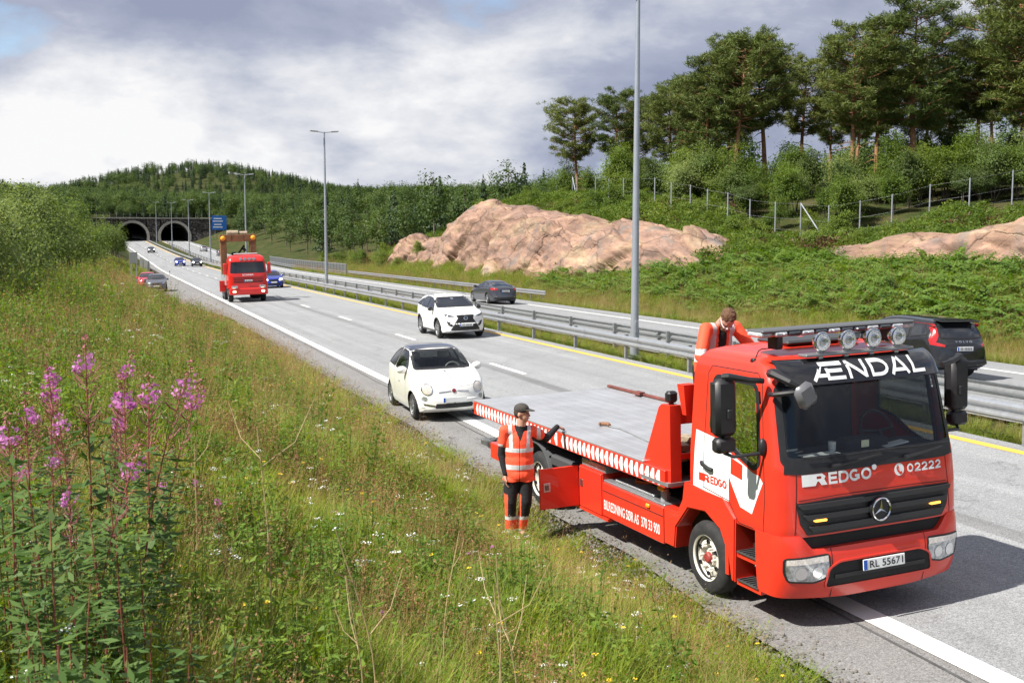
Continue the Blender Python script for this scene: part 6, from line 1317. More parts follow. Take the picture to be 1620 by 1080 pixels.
def worker2():
    root = empty('person'); tag(root, 'bearded person in orange jacket bending over behind the cab roof', 'person'); HP = lambda x, y, z: Vector((x, y, z))
    sk = []; hc = HP(.235, -.03, 1.505); M3, r, f, u = head(hc, (.55, -.14, -.84), (.84, -.1, .55), sk, 1.06)
    sh = [HP(.06, s*.195, 1.40) for s in (-1, 1)]; el = [HP(.20, s*.36, 1.12) for s in (-1, 1)]; wr = [HP(.46, s*.27, .86) for s in (-1, 1)]; hip = [HP(-.22, s*.09, .93) for s in (-1, 1)]; kn = [HP(-.14, s*.12, .49) for s in (-1, 1)]; an = [HP(-.22, s*.13, .09) for s in (-1, 1)]
    limbs = [('c', HP(.06, 0, 1.44), .062, hc-f*.03, .056), ('e', HP(-.06, 0, 1.20), (.12, .165, .25), rot('Y', 24)), ('e', HP(-.2, 0, .96), (.12, .15, .13))]
    for i in range(2): limbs += [('c', sh[i], .056, el[i], .044), ('c', el[i], .044, wr[i], .028), ('c', hip[i], .085, kn[i], .058), ('c', kn[i], .055, an[i], .038), ('c', an[i], .036, an[i]+HP(.15, 0, -.05), .034), ('c', sh[i], .06, HP(.02, 0, 1.38), .075)]
    hs = []; [hand(wr[i], (.75, 0, -.6), (.5, 0, .85), (1, -1)[i], (.3, .5, .5), hs) for i in range(2)]
    blob('body', sk+limbs+hs, .0085, M_skin2, root, 3); face_bits(hc, M3, r, f, u, root)
    M_hair = mat('hair_brown', (.13, .068, .035), .75, var=.5, scale=40, bump=1., bscale=70)
    hp = [('e', hc+u*.052-f*.022, (.082, .094, .090), M3)]
    for k in range(46):
        a, c_ = random.uniform(0, 6.28), random.uniform(-.1, 1.0); q = hc+u*.05-f*.02+(r*math.cos(a)*.072+f*math.sin(a)*.082)*math.sqrt(max(0, 1-c_*c_))+u*.082*c_
        if (q-hc).dot(f) < .055 or (q-hc).dot(u) > .07: hp.append(('e', q, (.02, .02, .02)))
    blob('hair', hp, .007, M_hair, root, 1)
    blob('beard', [('e', hc+f*.056-u*.088, (.054, .046, .042), M3), ('e', hc+f*.028-u*.062, (.066, .052, .045), M3)], .008, M_hair, root, 2)
    b = MB()
    for s in (-1, 1): b.tube([hc+r*s*.078-f*.01+u*.006, hc+r*s*.075+f*.06+u*.004, hc+r*s*.058+f*.098, hc+r*s*.03+f*.104-u*.012, hc+r*s*.012+f*.108+u*.0], .0055, 6)
    b.build('glasses', mat('glasses_white', (.75, .74, .74), .3), root)
    def jm(c):
        x, y, z = c.T; m = np.zeros(len(c), int); m[(np.abs(np.abs(y)-.115) < .028) & (z > 1.0)] = 1
        m[(z > 1.01) & (z < 1.06) & (np.abs(y) < .27)] = 1; m[(np.abs(y) > .30) & (z > 1.14) & (z < 1.20)] = 1; m[(x > .0) & (np.abs(y+.01) < .05) & (z > 1.1)] = 2
        return m
    P = [('e', HP(-.05, 0, 1.21), (.145, .20, .27), rot('Y', 24)), ('c', HP(-.16, -.06, 1.05), .13, HP(-.2, -.06, .9), .135), ('c', HP(-.16, .06, 1.05), .13, HP(-.2, .06, .9), .135)]
    for i in range(2): P += [('c', sh[i], .078, HP(.02, 0, 1.37), .09), ('c', sh[i], .076, el[i], .066), ('c', el[i], .066, wr[i], .05)]
    blob('jacket', P, .010, [M_org, M_refl, M_cloth], root, 4, jm)
    P = [('e', HP(-.2, 0, .93), (.12, .155, .12))]
    for i in range(2): P += [('c', hip[i], .105, kn[i], .083), ('c', kn[i], .082, an[i], .074)]
    blob('trousers', P, .012, M_cloth, root, 4)
    for i in range(2): blob('boot', [('c', an[i], .055, an[i]+HP(0, 0, -.04), .052), ('c', an[i]+HP(0, 0, -.045), .045, an[i]+HP(.16, 0, -.05), .042)], .010, mat('boot_brown', (.06, .045, .035), .7), root, 3)
    return root
w2 = worker2(); p = on_truck(-1.22, -.13, 1.281); w2.location = p; w2.scale = (1.05, 1.05, 1.05); w2.rotation_euler = truck.rotation_euler.copy()
# ---------------------------------------------------------------- plants
PROTO = bpy.data.collections.new('plant_shapes')            # source meshes for the scattered stuff, not linked to the scene
def scatter(name, label, cat, P, rotv, scl, idx, meshes, kind='stuff'):
    """one object whose points carry instances of the given meshes"""
    col = bpy.data.collections.new(name+'_shapes'); PROTO.children.link(col)
    for i, me in enumerate(meshes):
        o = bpy.data.objects.new('shape_%02d' % i, me); col.objects.link(o)
    n = len(P); me = bpy.data.meshes.new(name); me.vertices.add(n); me.vertices.foreach_set('co', np.asarray(P, np.float32).ravel())
    a = me.attributes.new('rotv', 'FLOAT_VECTOR', 'POINT'); a.data.foreach_set('vector', np.asarray(rotv, np.float32).ravel())
    a = me.attributes.new('scl', 'FLOAT_VECTOR', 'POINT'); s3 = np.asarray(scl, np.float32); s3 = np.repeat(s3[:, None], 3, 1) if s3.ndim == 1 else s3; a.data.foreach_set('vector', s3.ravel())
    a = me.attributes.new('idx', 'INT', 'POINT'); a.data.foreach_set('value', np.asarray(idx, np.int32)); me.update()
    o = obj(name, me); tag(o, label, cat, kind=kind)
    ng = bpy.data.node_groups.new(name+'_scatter', 'GeometryNodeTree'); ng.interface.new_socket('Geometry', in_out='INPUT', socket_type='NodeSocketGeometry'); ng.interface.new_socket('Geometry', in_out='OUTPUT', socket_type='NodeSocketGeometry')
    N, L = ng.nodes, ng.links; gi, go = N.new('NodeGroupInput'), N.new('NodeGroupOutput'); ip = N.new('GeometryNodeInstanceOnPoints'); ci = N.new('GeometryNodeCollectionInfo')
    ci.inputs['Collection'].default_value = col; ci.inputs['Separate Children'].default_value = True; ci.inputs['Reset Children'].default_value = True
    def at(nm, ty): q = N.new('GeometryNodeInputNamedAttribute'); q.data_type = ty; q.inputs['Name'].default_value = nm; return q.outputs['Attribute']
    er = N.new('FunctionNodeEulerToRotation'); L.new(at('rotv', 'FLOAT_VECTOR'), er.inputs[0]); L.new(er.outputs[0], ip.inputs['Rotation']); L.new(at('scl', 'FLOAT_VECTOR'), ip.inputs['Scale']); L.new(at('idx', 'INT'), ip.inputs['Instance Index'])
    ip.inputs['Pick Instance'].default_value = True; L.new(gi.outputs[0], ip.inputs['Points']); L.new(ci.outputs[0], ip.inputs['Instance']); L.new(ip.outputs[0], go.inputs[0])
    md = o.modifiers.new('scatter', 'NODES'); md.node_group = ng
    return o
def rr3(n, tilt=.12, g=rng): return np.stack([g.normal(0, tilt, n), g.normal(0, tilt, n), g.uniform(0, 6.283, n)], -1)
def unit(v): return v/np.maximum(np.linalg.norm(v, axis=-1, keepdims=True), 1e-9)
def blades(n, h0, h1, w, spread, lean, g, segs=3):
    """curved grass blades as narrow tapering strips"""
    a = g.uniform(0, 6.283, n); r = spread*np.sqrt(g.uniform(0, 1, n)); base = np.stack([r*np.cos(a), r*np.sin(a), np.zeros(n)], -1)
    h = g.uniform(h0, h1, n); d = a+g.normal(0, .7, n); le = np.abs(g.normal(lean, lean*.5, n)); dirv = np.stack([np.cos(d), np.sin(d), np.zeros(n)], -1); sd = np.stack([-np.sin(d), np.cos(d), np.zeros(n)], -1)
    V = []
    for k in range(segs+1):
        t = k/segs; c = base+dirv*(le*h*t**1.8)[:, None]+np.array([0, 0, 1.])*(h*(t-.18*le*t**2))[:, None]; ww = w*(1-t)**.7*(.6 if k == 0 else 1)
        V += [c-sd*ww/2, c+sd*ww/2]
    V = np.stack(V, 1); m = V.shape[1]; b = np.arange(n)[:, None]*m
    F = np.concatenate([b+np.array([[2*k, 2*k+1, 2*k+3, 2*k+2]]) for k in range(segs)], 0)
    return V.reshape(-1, 3), F, (base, dirv, h, le)
def leaves(C, Nn, L, W, g, fold=.0, dirs=None):
    """rhombic leaves: centre points, preferred normals, length and width"""
    n = len(C); L = np.broadcast_to(L, n); W = np.broadcast_to(W, n); nn = unit(Nn+1e-6); t = g.normal(size=(n, 3)) if dirs is None else dirs
    t = unit(t-nn*(t*nn).sum(1, keepdims=True)); s = np.cross(nn, t)
    V = np.stack([C-t*L[:, None]*.5, C+s*W[:, None]*.5-nn*fold*W[:, None], C+t*L[:, None]*.5, C-s*W[:, None]*.5-nn*fold*W[:, None]], 1)
    return V.reshape(-1, 3), np.arange(n*4).reshape(n, 4)
def join(parts):
    """[(verts, quads, material index)] -> arrays"""
    V, F, Mi = [], [], []; o = 0
    for v, f, m in parts: V.append(v); F.append(f+o); Mi.append(np.full(len(f), m)); o += len(v)
    return np.concatenate(V), np.concatenate(F), np.concatenate(Mi)
def pmesh(name, parts, mats):
    v, f, mi = join(parts); me = npmesh(name, v, f, mats); me.polygons.foreach_set('material_index', mi.astype(np.int32)); return me
def tubes(paths, n=5):
    V, F = [], []; o = 0
    for P, rad in paths:
        P = np.asarray(P, float); k = len(P); T = unit(np.gradient(P, axis=0)); up = np.array([0, 0, 1.]); 
        A_ = np.cross(T, np.where(np.abs(T[:, 2:3]) > .95, np.array([[1., 0, 0]]), up[None])); A_ = unit(A_); B_ = np.cross(A_, T); an = np.linspace(0, 2*math.pi, n, endpoint=False)
        v = P[:, None]+(A_[:, None]*np.cos(an)[None, :, None]+B_[:, None]*np.sin(an)[None, :, None])*np.asarray(rad)[:, None, None]; V.append(v.reshape(-1, 3))
        I = np.arange(k*n).reshape(k, n); J = np.roll(I, -1, 1); F.append(np.stack([I[:-1], J[:-1], J[1:], I[1:]], -1).reshape(-1, 4)+o); o += k*n
    return np.concatenate(V), np.concatenate(F)
L_green = leafmat('grass_green', [(0.082, 0.165, 0.015), (0.166, 0.272, 0.024), (0.282, 0.374, 0.038), (0.397, 0.402, 0.060)], nscale=.5)
L_olive = leafmat('grass_olive', [(0.120, 0.171, 0.024), (0.204, 0.238, 0.036), (0.312, 0.310, 0.060), (0.396, 0.370, 0.096)], nscale=.5)
L_straw = leafmat('grass_straw', [(0.264, 0.187, 0.075), (0.396, 0.297, 0.120), (0.506, 0.407, 0.190), (0.600, 0.517, 0.280)], trans=.3)
L_seed = leafmat('seed_head', [(0.216, 0.106, 0.059), (0.329, 0.188, 0.089), (0.430, 0.275, 0.119)], trans=.3)
L_herb = leafmat('herb_leaf', [(0.058, 0.124, 0.018), (0.109, 0.198, 0.026), (0.184, 0.278, 0.040), (0.249, 0.322, 0.060)], nscale=.7)
L_birch = leafmat('birch_leaf', [(0.056, 0.098, 0.017), (0.096, 0.156, 0.025), (0.157, 0.223, 0.039), (0.244, 0.292, 0.062)], nscale=.25)
L_willow = leafmat('willow_leaf', [(0.072, 0.117, 0.032), (0.122, 0.179, 0.047), (0.202, 0.262, 0.079), (0.317, 0.359, 0.137)], nscale=.3)
L_fire = leafmat('fireweed_leaf', [(0.038, 0.084, 0.021), (0.065, 0.128, 0.030), (0.109, 0.182, 0.046), (0.160, 0.223, 0.069)], nscale=.9, trans=.35)
L_alder = leafmat('alder_leaf', [(.04, .07, .02), (.065, .105, .03), (.105, .15, .045), (.15, .19, .07)], nscale=.3)
L_pine = leafmat('pine_needle', [(0.052, 0.077, 0.021), (0.085, 0.122, 0.029), (0.142, 0.174, 0.041), (0.213, 0.221, 0.059)], trans=.25, nscale=.3)
L_forest = leafmat('forest_leaf', [(0.029, 0.058, 0.014), (0.053, 0.093, 0.020), (0.086, 0.134, 0.029), (0.133, 0.174, 0.043)], trans=.3, nscale=.015, rand=1.3)
L_conif = leafmat('forest_conifer', [(0.020, 0.041, 0.015), (0.032, 0.060, 0.021), (0.049, 0.082, 0.026)], trans=.2, nscale=.02)
L_fern = leafmat('fern_frond', [(0.058, 0.121, 0.018), (0.096, 0.180, 0.026), (0.148, 0.235, 0.040), (0.206, 0.273, 0.061)], nscale=.4)
L_heath = leafmat('heather_brown', [(0.072, 0.042, 0.022), (0.117, 0.066, 0.033), (0.143, 0.102, 0.039)], trans=.2)
M_bark = mat('bark_grey', (.12, .095, .075), .9, var=.4, scale=6, bump=.6, bscale=20); M_pbark = mat('pine_bark_red', (.30, .145, .075), .85, var=.45, scale=4, bump=.6, bscale=14, dirt=.5, dirtcol=(.12, .08, .06)); M_stem = mat('fireweed_stem', (.24, .07, .05), .6, var=.2); M_pod = mat('fireweed_pod', (.34, .10, .12), .6, var=.3, scale=40)
M_petal = leafmat('fireweed_petal', [(.46, .11, .36), (.58, .20, .48), (.68, .34, .60)], trans=.4); M_wpet = mat('white_petal', (.78, .78, .74), .6); M_ypet = mat('yellow_petal', (.80, .55, .03), .6); M_ppet = mat('purple_petal', (.42, .14, .38), .6)
# ---- small shapes for the meadow
def tuft(seed, kind):
    g = np.random.default_rng(seed); P = []
    if kind == 'green':
        v, f, _ = blades(30, .16, .50, .0085, .11, .6, g); P.append((v, f, 0)); v, f, _ = blades(8, .2, .45, .008, .10, .6, g); P.append((v, f, 1))
    elif kind == 'mixed':
        v, f, _ = blades(14, .15, .42, .008, .12, .65, g); P.append((v, f, 0)); v, f, _ = blades(14, .2, .5, .007, .11, .6, g); P.append((v, f, 1)); v, f, _ = blades(7, .3, .65, .0035, .09, .35, g); P.append((v, f, 2))
    elif kind == 'dry':
        v, f, _ = blades(14, .2, .45, .005, .12, .6, g); P.append((v, f, 1)); v, f, (b, d, h, le) = blades(13, .45, .80, .0034, .10, .28, g); P.append((v, f, 2))
        tip = b+d*(le*h)[:, None]+np.array([0, 0, 1.])*(h*(1-.18*le))[:, None]
        C = (tip[:, None]+g.normal(0, 1, (len(tip), 9, 3))*np.array([.012, .012, .04])).reshape(-1, 3); v, f = leaves(C, g.normal(size=(len(C), 3)), .022, .006, g, dirs=np.tile([[0, 0, 1.]], (len(C), 1))+g.normal(0, .4, (len(C), 3))); P.append((v, f, 3))
    elif kind == 'herb':
        n = 60; C = g.normal(0, 1, (n, 3))*[.10, .10, .0]; C[:, 2] = g.uniform(.03, .34, n); v, f = leaves(C, np.tile([0, 0, 1.], (n, 1))+g.normal(0, .5, (n, 3)), g.uniform(.05, .10, n), g.uniform(.018, .035, n), g, .1); P.append((v, f, 4)); v, f, _ = blades(7, .15, .38, .006, .09, .35, g); P.append((v, f, 4))
    elif kind == 'weed':
        paths = []; C, D, L = [], [], []
        for k in range(6):
            a = g.uniform(0, 6.28); r = g.uniform(0, .12); h = g.uniform(.45, .85); b0 = np.array([math.cos(a)*r, math.sin(a)*r, 0]); e = b0+np.array([g.normal(0, .08), g.normal(0, .08), h])
            for j in range(16): t = g.uniform(.12, 1); aa = j*2.4; dd = np.array([math.cos(aa), math.sin(aa), g.uniform(-.1, .6)]); l_ = g.uniform(.06, .13)*(1.2-.6*t); C.append(b0*(1-t)+e*t+unit(dd)*l_*.5); D.append(dd); L.append(l_)
            paths.append((np.array([b0, (b0+e)/2+g.normal(0, .015, 3), e]), np.array([.004, .003, .0015])))
        C, D, L = np.array(C), np.array(D), np.array(L); v, f = leaves(C, np.tile([0, 0, 1.], (len(C), 1))+g.normal(0, .4, (len(C), 3)), L, L*.36, g, .12, D); P.append((v, f, 4)); v, f = tubes(paths, 4); P.append((v, f, 4))
    elif kind == 'dock':
        v, f, (b, d, h, le) = blades(7, .5, .85, .006, .08, .16, g); P.append((v, f, 3)); n = 90; k = g.integers(0, 7, n); t = g.uniform(.45, 1, n)
        C = b[k]+d[k]*(le[k]*h[k]*t**1.8)[:, None]+np.array([0, 0, 1.])*(h[k]*t)[:, None]+g.normal(0, .018, (n, 3)); v, f = leaves(C, g.normal(size=(n, 3)), .022, .013, g); P.append((v, f, 3)); v, f, _ = blades(14, .2, .5, .006, .11, .5, g); P.append((v, f, 1))
    elif kind in ('white', 'yellow', 'purple'):
        v, f, (b, d, h, le) = blades(5, .35, .6, .004, .06, .25, g); P.append((v, f, 0)); tip = b+d*(le*h)[:, None]+np.array([0, 0, 1.])*(h*(1-.18*le))[:, None]
        for q in tip[:4 if kind == 'white' else 2]:
            if kind == 'white': C = q+g.normal(0, 1, (16, 3))*[.022, .022, .005]; v, f = leaves(C, np.tile([0, 0, 1.], (16, 1))+g.normal(0, .3, (16, 3)), .016, .014, g); P.append((v, f, 5))
            else: C = q+g.normal(0, 1, (10, 3))*[.012, .012, .006]; v, f = leaves(C, np.tile([0, 0, 1.], (10, 1))+g.normal(0, .4, (10, 3)), .024, .014, g); P.append((v, f, 6 if kind == 'yellow' else 7))
        v, f, _ = blades(8, .12, .35, .006, .08, .5, g); P.append((v, f, 0))
    return pmesh('tuft', P, [L_green, L_olive, L_straw, L_seed, L_herb, M_wpet, M_ypet, M_ppet])
KIND = ['green']*4+['mixed']*4+['dry']*3+['herb']*3+['weed']*3+['dock']*2+['white', 'white', 'yellow', 'yellow', 'purple']
TUFT = [tuft(100+i, k) for i, k in enumerate(KIND)]; KID = {k: [i for i, q in enumerate(KIND) if q == k] for k in set(KIND)}
def fbm(x, y, k, seed): return .5+.28*np.sin(x*k+seed)*np.cos(y*k*1.1+seed*2)+.22*np.sin(x*k*2.3+y*k*1.7+seed*3)
def pick(x, y, w):
    """choose a tuft kind per point from patch weights"""
    ks = list(w.keys()); W = np.stack([np.clip(w[k], 1e-4, None) for k in ks], -1); W = W/W.sum(-1, keepdims=True); u = rng.uniform(size=(len(x), 1)); c = (W.cumsum(-1) < u).sum(-1).clip(0, len(ks)-1); out = np.zeros(len(x), int)
    for i, k in enumerate(ks):
        m = c == i; out[m] = rng.choice(KID[k], m.sum())
    return out
X_, Y_, S_ = [], [], []
for (y0, y1, xl, dens, sc) in ((-1.5, 7, -7, 105, .72), (7, 13, -7, 85, .84), (13, 24, -8, 52, .95), (24, 45, -10, 24, 1.2), (45, 90, -14, 9, 1.5), (90, 170, -22, 3.4, 2.1)):
    n = int((y1-y0)*(6-xl)*dens); x = rng.uniform(xl, 6.05, n); y = rng.uniform(y0, y1, n)
    d = edge1(y)+rng.normal(0, .16, n)*(1+.6*np.sin(y*1.3))-x; vis = (d > -.04) & (x > -.16*y-2.5); vis &= rng.uniform(size=n) < np.clip(.25+d*1.6, 0, 1)
    vis &= np.hypot(x, y) > .9
    X_.append(x[vis]); Y_.append(y[vis]); S_.append(np.full(vis.sum(), sc))
X_, Y_, S_ = map(np.concatenate, (X_, Y_, S_)); D_ = edge1(Y_)-X_
pa = fbm(X_, Y_, .9, 1.3); pb = fbm(X_, Y_, .45, 4.1); near = sstep(16, 5, Y_); pc = fbm(X_, Y_, 1.25, 8.7); pd = fbm(X_, Y_, .8, 15.2); ph = fbm(X_, Y_, 1.7, 21.3)
idx = pick(X_, Y_, {'green': 1.5*pa+1.3*near*sstep(.2, .8, pb)+.3*sstep(1.6, .3, D_), 'mixed': .8+0*pa, 'dry': .50*(1-pa)+.22*sstep(10, 22, Y_), 'herb': .75*pb*sstep(1.0, 2.6, D_), 'weed': 1.0*(pc > .60)*sstep(1.5, 3.5, D_)*(1-.5*near)+.06*sstep(1, 2, D_)+.5*sstep(5.0, 7.5, D_), 'dock': .5*(pd > .64)*sstep(.8, 2, D_)+.03, 'white': .022+.05*(pb > .6)*sstep(20, 8, Y_), 'yellow': .016+.02*(pa > .6), 'purple': .006+0*pa})
hs = S_*(.55+.75*ph)*rng.uniform(.6, 1.3, len(X_))*(.45+.55*sstep(.0, 1.6, D_))*(1-.55*sstep(32, 65, Y_)); hs *= np.where(np.hypot(X_-MAN.x+.25, Y_-MAN.y+.75) < 1.25, .42, 1.)
scatter('meadow_grass', 'wild meadow grass and flowers on the roadside bank', 'grass', np.stack([X_, Y_, land(X_, Y_)-.02], -1), rr3(len(X_), .10), np.stack([S_*1.05, S_*1.05, hs], -1), idx, TUFT)
# median and far verges
n = 3600; y = np.concatenate([rng.uniform(8, 60, n), rng.uniform(60, 200, n)]); x = rng.uniform(15.02, 16.65, 2*n); d = np.minimum(x-14.95, 16.75-x)
idx = pick(x, y, {'green': .8+0*x, 'mixed': .5+0*x, 'dry': .45+0*x, 'herb': .35+0*x}); x = x+(cx(y)+cx2(y))/2; k = rng.uniform(.5, 1.0, 2*n)*np.where(y > 60, 1.25, .8)
scatter('median_grass', 'rough grass growing between the two median guardrails', 'grass', np.stack([x, y, land(x, y)-.02], -1), rr3(2*n), k, idx, TUFT)
n = 21000; y = 24+rng.uniform(0, 1, n)**1.6*150; x = 26.35+rng.uniform(0, 1, n)**1.3*9; rockm = (y > 58) & (y < 143) & (x > 31.5); x, y = x[~rockm], y[~rockm]; dd = x-26.3
idx = pick(x, y, {'green': .3+.8*sstep(1.5, 3, dd), 'mixed': .9+0*x, 'dry': .25+1.0*sstep(2.4, .6, dd), 'herb': .3+.6*sstep(1.5, 3, dd)}); k = rng.uniform(.8, 1.4, len(x))*(1+.006*y)*(.55+.45*sstep(.2, 2.5, dd)); x = x+cx2(y)
scatter('verge_grass', 'golden and green verge grass beyond the far carriageway', 'grass', np.stack([x, y, land(x, y)-.03], -1), rr3(len(x)), k, idx, TUFT)
# ---- gravel along the broken asphalt edge
def pebble(seed):
    g = np.random.default_rng(seed); b = MB(); b.ball((0, 0, 0), (1, .8, .6), 7, 5); b.v = [tuple(np.array(q)*g.uniform(.75, 1.1)) for q in b.v]; return b.mesh('pebble', M_gravel)
n = 9000; y = 4+rng.uniform(0, 1, n)**1.7*42; x = edge1(y)+rng.normal(-.06, .20, n); m_ = (x < edge1(y)+.5) & (x > edge1(y)-.6)
x, y = x[m_], y[m_]; z = np.where(x < edge1(y)-.02, land(x, y), road_z(x, y))+.004
scatter('gravel', 'loose gravel along the crumbling shoulder edge', 'gravel', np.stack([x, y, z], -1), rng.uniform(0, 6.28, (len(x), 3)), rng.uniform(.006, .026, len(x))*rng.uniform(.6, 1.3, len(x)), rng.integers(0, 3, len(x)), [pebble(i) for i in range(3)])
# ---- ferns and heather
def fern(seed):
    g = np.random.default_rng(seed); C, Nn, D, L, W = [], [], [], [], []
    for k in range(8):
        a = g.uniform(0, 6.28); ln = g.uniform(.6, 1.0); dv = np.array([math.cos(a), math.sin(a), 0]); sd = np.array([-dv[1], dv[0], 0])
        for t in np.linspace(.25, 1, 9):
            c = dv*ln*.75*t**1.3+np.array([0, 0, 1])*ln*(.95*t-.5*t*t)
            for s in (-1, 1): w = .30*(1.08-t)*ln; C.append(c+sd*s*w*.5); D.append(sd*s+dv*.35); L.append(w); W.append(.085*ln); Nn.append(np.array([0, 0, 1])+.5*dv+g.normal(0, .25, 3))
    v, f = leaves(np.array(C), np.array(Nn), np.array(L), np.array(W), g, dirs=np.array(D)); return npmesh('fern', v, f, L_fern)
FERN = [fern(i) for i in range(5)]
n = 5600; y = rng.uniform(18, 78, n); x = rng.uniform(28.7, 46, n); lo = 29.0+.8*np.sin(y*.35); hi = np.interp(y, [18, 40, 50, 60, 70, 78], [38.4, 38.4, 38.8, 40.5, 34, 31.5]); m_ = (x > lo) & (x < hi); x, y = x[m_], y[m_]
scatter('bracken', 'dense green bracken covering the bank behind the black SUV', 'ferns', np.stack([x, y, land(x, y)-.05], -1), rr3(len(x), .28), rng.uniform(.8, 1.5, len(x))*(.75+.75*fbm(x, y, 1.6, 3.3)), rng.integers(0, 5, len(x)), FERN)
def tussock(seed, m, h=.5):
    g = np.random.default_rng(seed); n = 260; C = g.normal(0, 1, (n, 3))*[.28, .28, .0]; C[:, 2] = g.uniform(.05, h, n)*np.exp(-(C[:, 0]**2+C[:, 1]**2)*3); v, f = leaves(C, g.normal(size=(n, 3))+[0, 0, .8], .16, .045, g); return npmesh('tussock', v, f, m)
HE = [tussock(i, L_heath) for i in range(3)]+[tussock(9+i, L_birch, .7) for i in range(2)]
HX, HY, HI = [], [], []
for (y0, y1, x0, x1, n, br) in ((30, 62, 43.0, 47.5, 900, .85), (60, 92, 36.5, 45, 1300, .35), (76, 120, 36, 47, 1500, .25), (62, 75, 34, 44, 700, .25), (48, 62, 44, 55, 700, .3), (110, 145, 36, 50, 900, .1)):
    x = rng.uniform(x0, x1, n); y = rng.uniform(y0, y1, n); HX.append(x); HY.append(y); HI.append(np.where(rng.uniform(size=n) < br*(.4+1.2*(fbm(x, y, .35, 2.) > .5)), rng.integers(0, 3, n), rng.integers(3, 5, n)))
HX, HY, HI = map(np.concatenate, (HX, HY, HI)); scatter('heath', 'brown heather and low scrub on the slope around the rock', 'heather', np.stack([HX, HY, land(HX, HY)-.05], -1), rr3(len(HX), .15), rng.uniform(.8, 1.9, len(HX)), HI, HE)
# ---- woody plants
def bush_meshes(seed, H, Wd, ncl, nlf, lf, m, stems=5, trunk=0.0, top=1.0, droop=0.):
    """crown of leaf clumps around forked stems; returns trunk mesh, crown mesh"""
    g = np.random.default_rng(seed); paths = []; tips = []
    for k in range(stems):
        a = g.uniform(0, 6.28); sp = g.uniform(.1, .45)*Wd; h = H*g.uniform(.72, 1.12); e = np.array([math.cos(a)*sp, math.sin(a)*sp, h]); mid = e*[.35, .35, .5]+g.normal(0, .06*Wd, 3)
        P = crom([[math.cos(a)*.05, math.sin(a)*.05, -.2], mid, e], 4); r0 = .012*H*(1.6 if stems < 3 else 1); paths.append((P, np.linspace(r0, r0*.2, len(P)))); tips.append(P)
    C = []; 
    for i in range(ncl):
        u = unit(g.normal(size=3)); u[2] = abs(u[2])*1.2-.25; rr = g.uniform(.3, 1.12)**.7; zc = trunk+(H-trunk)*.46
        bulge = 1+.30*math.sin(3*math.atan2(u[1], u[0])+seed)+.24*g.normal(); c = np.array([u[0]*Wd*.5*rr*bulge, u[1]*Wd*.5*rr*bulge, zc+u[2]*(H-trunk)*.5*rr*top*(1+.12*g.normal())]); C.append(c)
        if i % 3 == 0: j = tips[i % len(tips)]; q = j[min(len(j)-2, int(len(j)*.6))]; paths.append((np.array([q, (q+c)/2+g.normal(0, .05, 3), c]), np.array([.006, .004, .002])*H*.5))
    for j in tips:
        for t_ in (.55, .72, .86, 1.0, 1.08): C.append(j[-1]*t_+g.normal(0, .05*Wd, 3)*[1, 1, .5])
    ncl = len(C)
    C = np.array(C); C[:, 2] = np.maximum(C[:, 2], trunk*.8+.12*H*g.uniform(.3, 1, len(C))); cs = g.uniform(.07, .17, ncl)*min(Wd, H); cs[-5*stems:] *= .75
    A_ = np.repeat(C, nlf, 0); off = g.normal(0, 1, A_.shape)*np.repeat(cs, nlf)[:, None]*[1, 1, .7]; P = A_+off; P[:, 2] -= droop*np.linalg.norm(off[:, :2], axis=1)
    cen = np.array([0, 0, trunk+(H-trunk)*.4]); nn = unit(P-cen)*.7+g.normal(0, .55, P.shape)+[0, 0, .45]; v, f = leaves(P, nn, lf*g.uniform(.6, 1.35, len(P)), lf*g.uniform(.4, .8, len(P)), g, .12)
    tv, tf = tubes(paths, 5); return npmesh('trunk', tv, tf, M_bark, True), npmesh('crown', v, f, m)
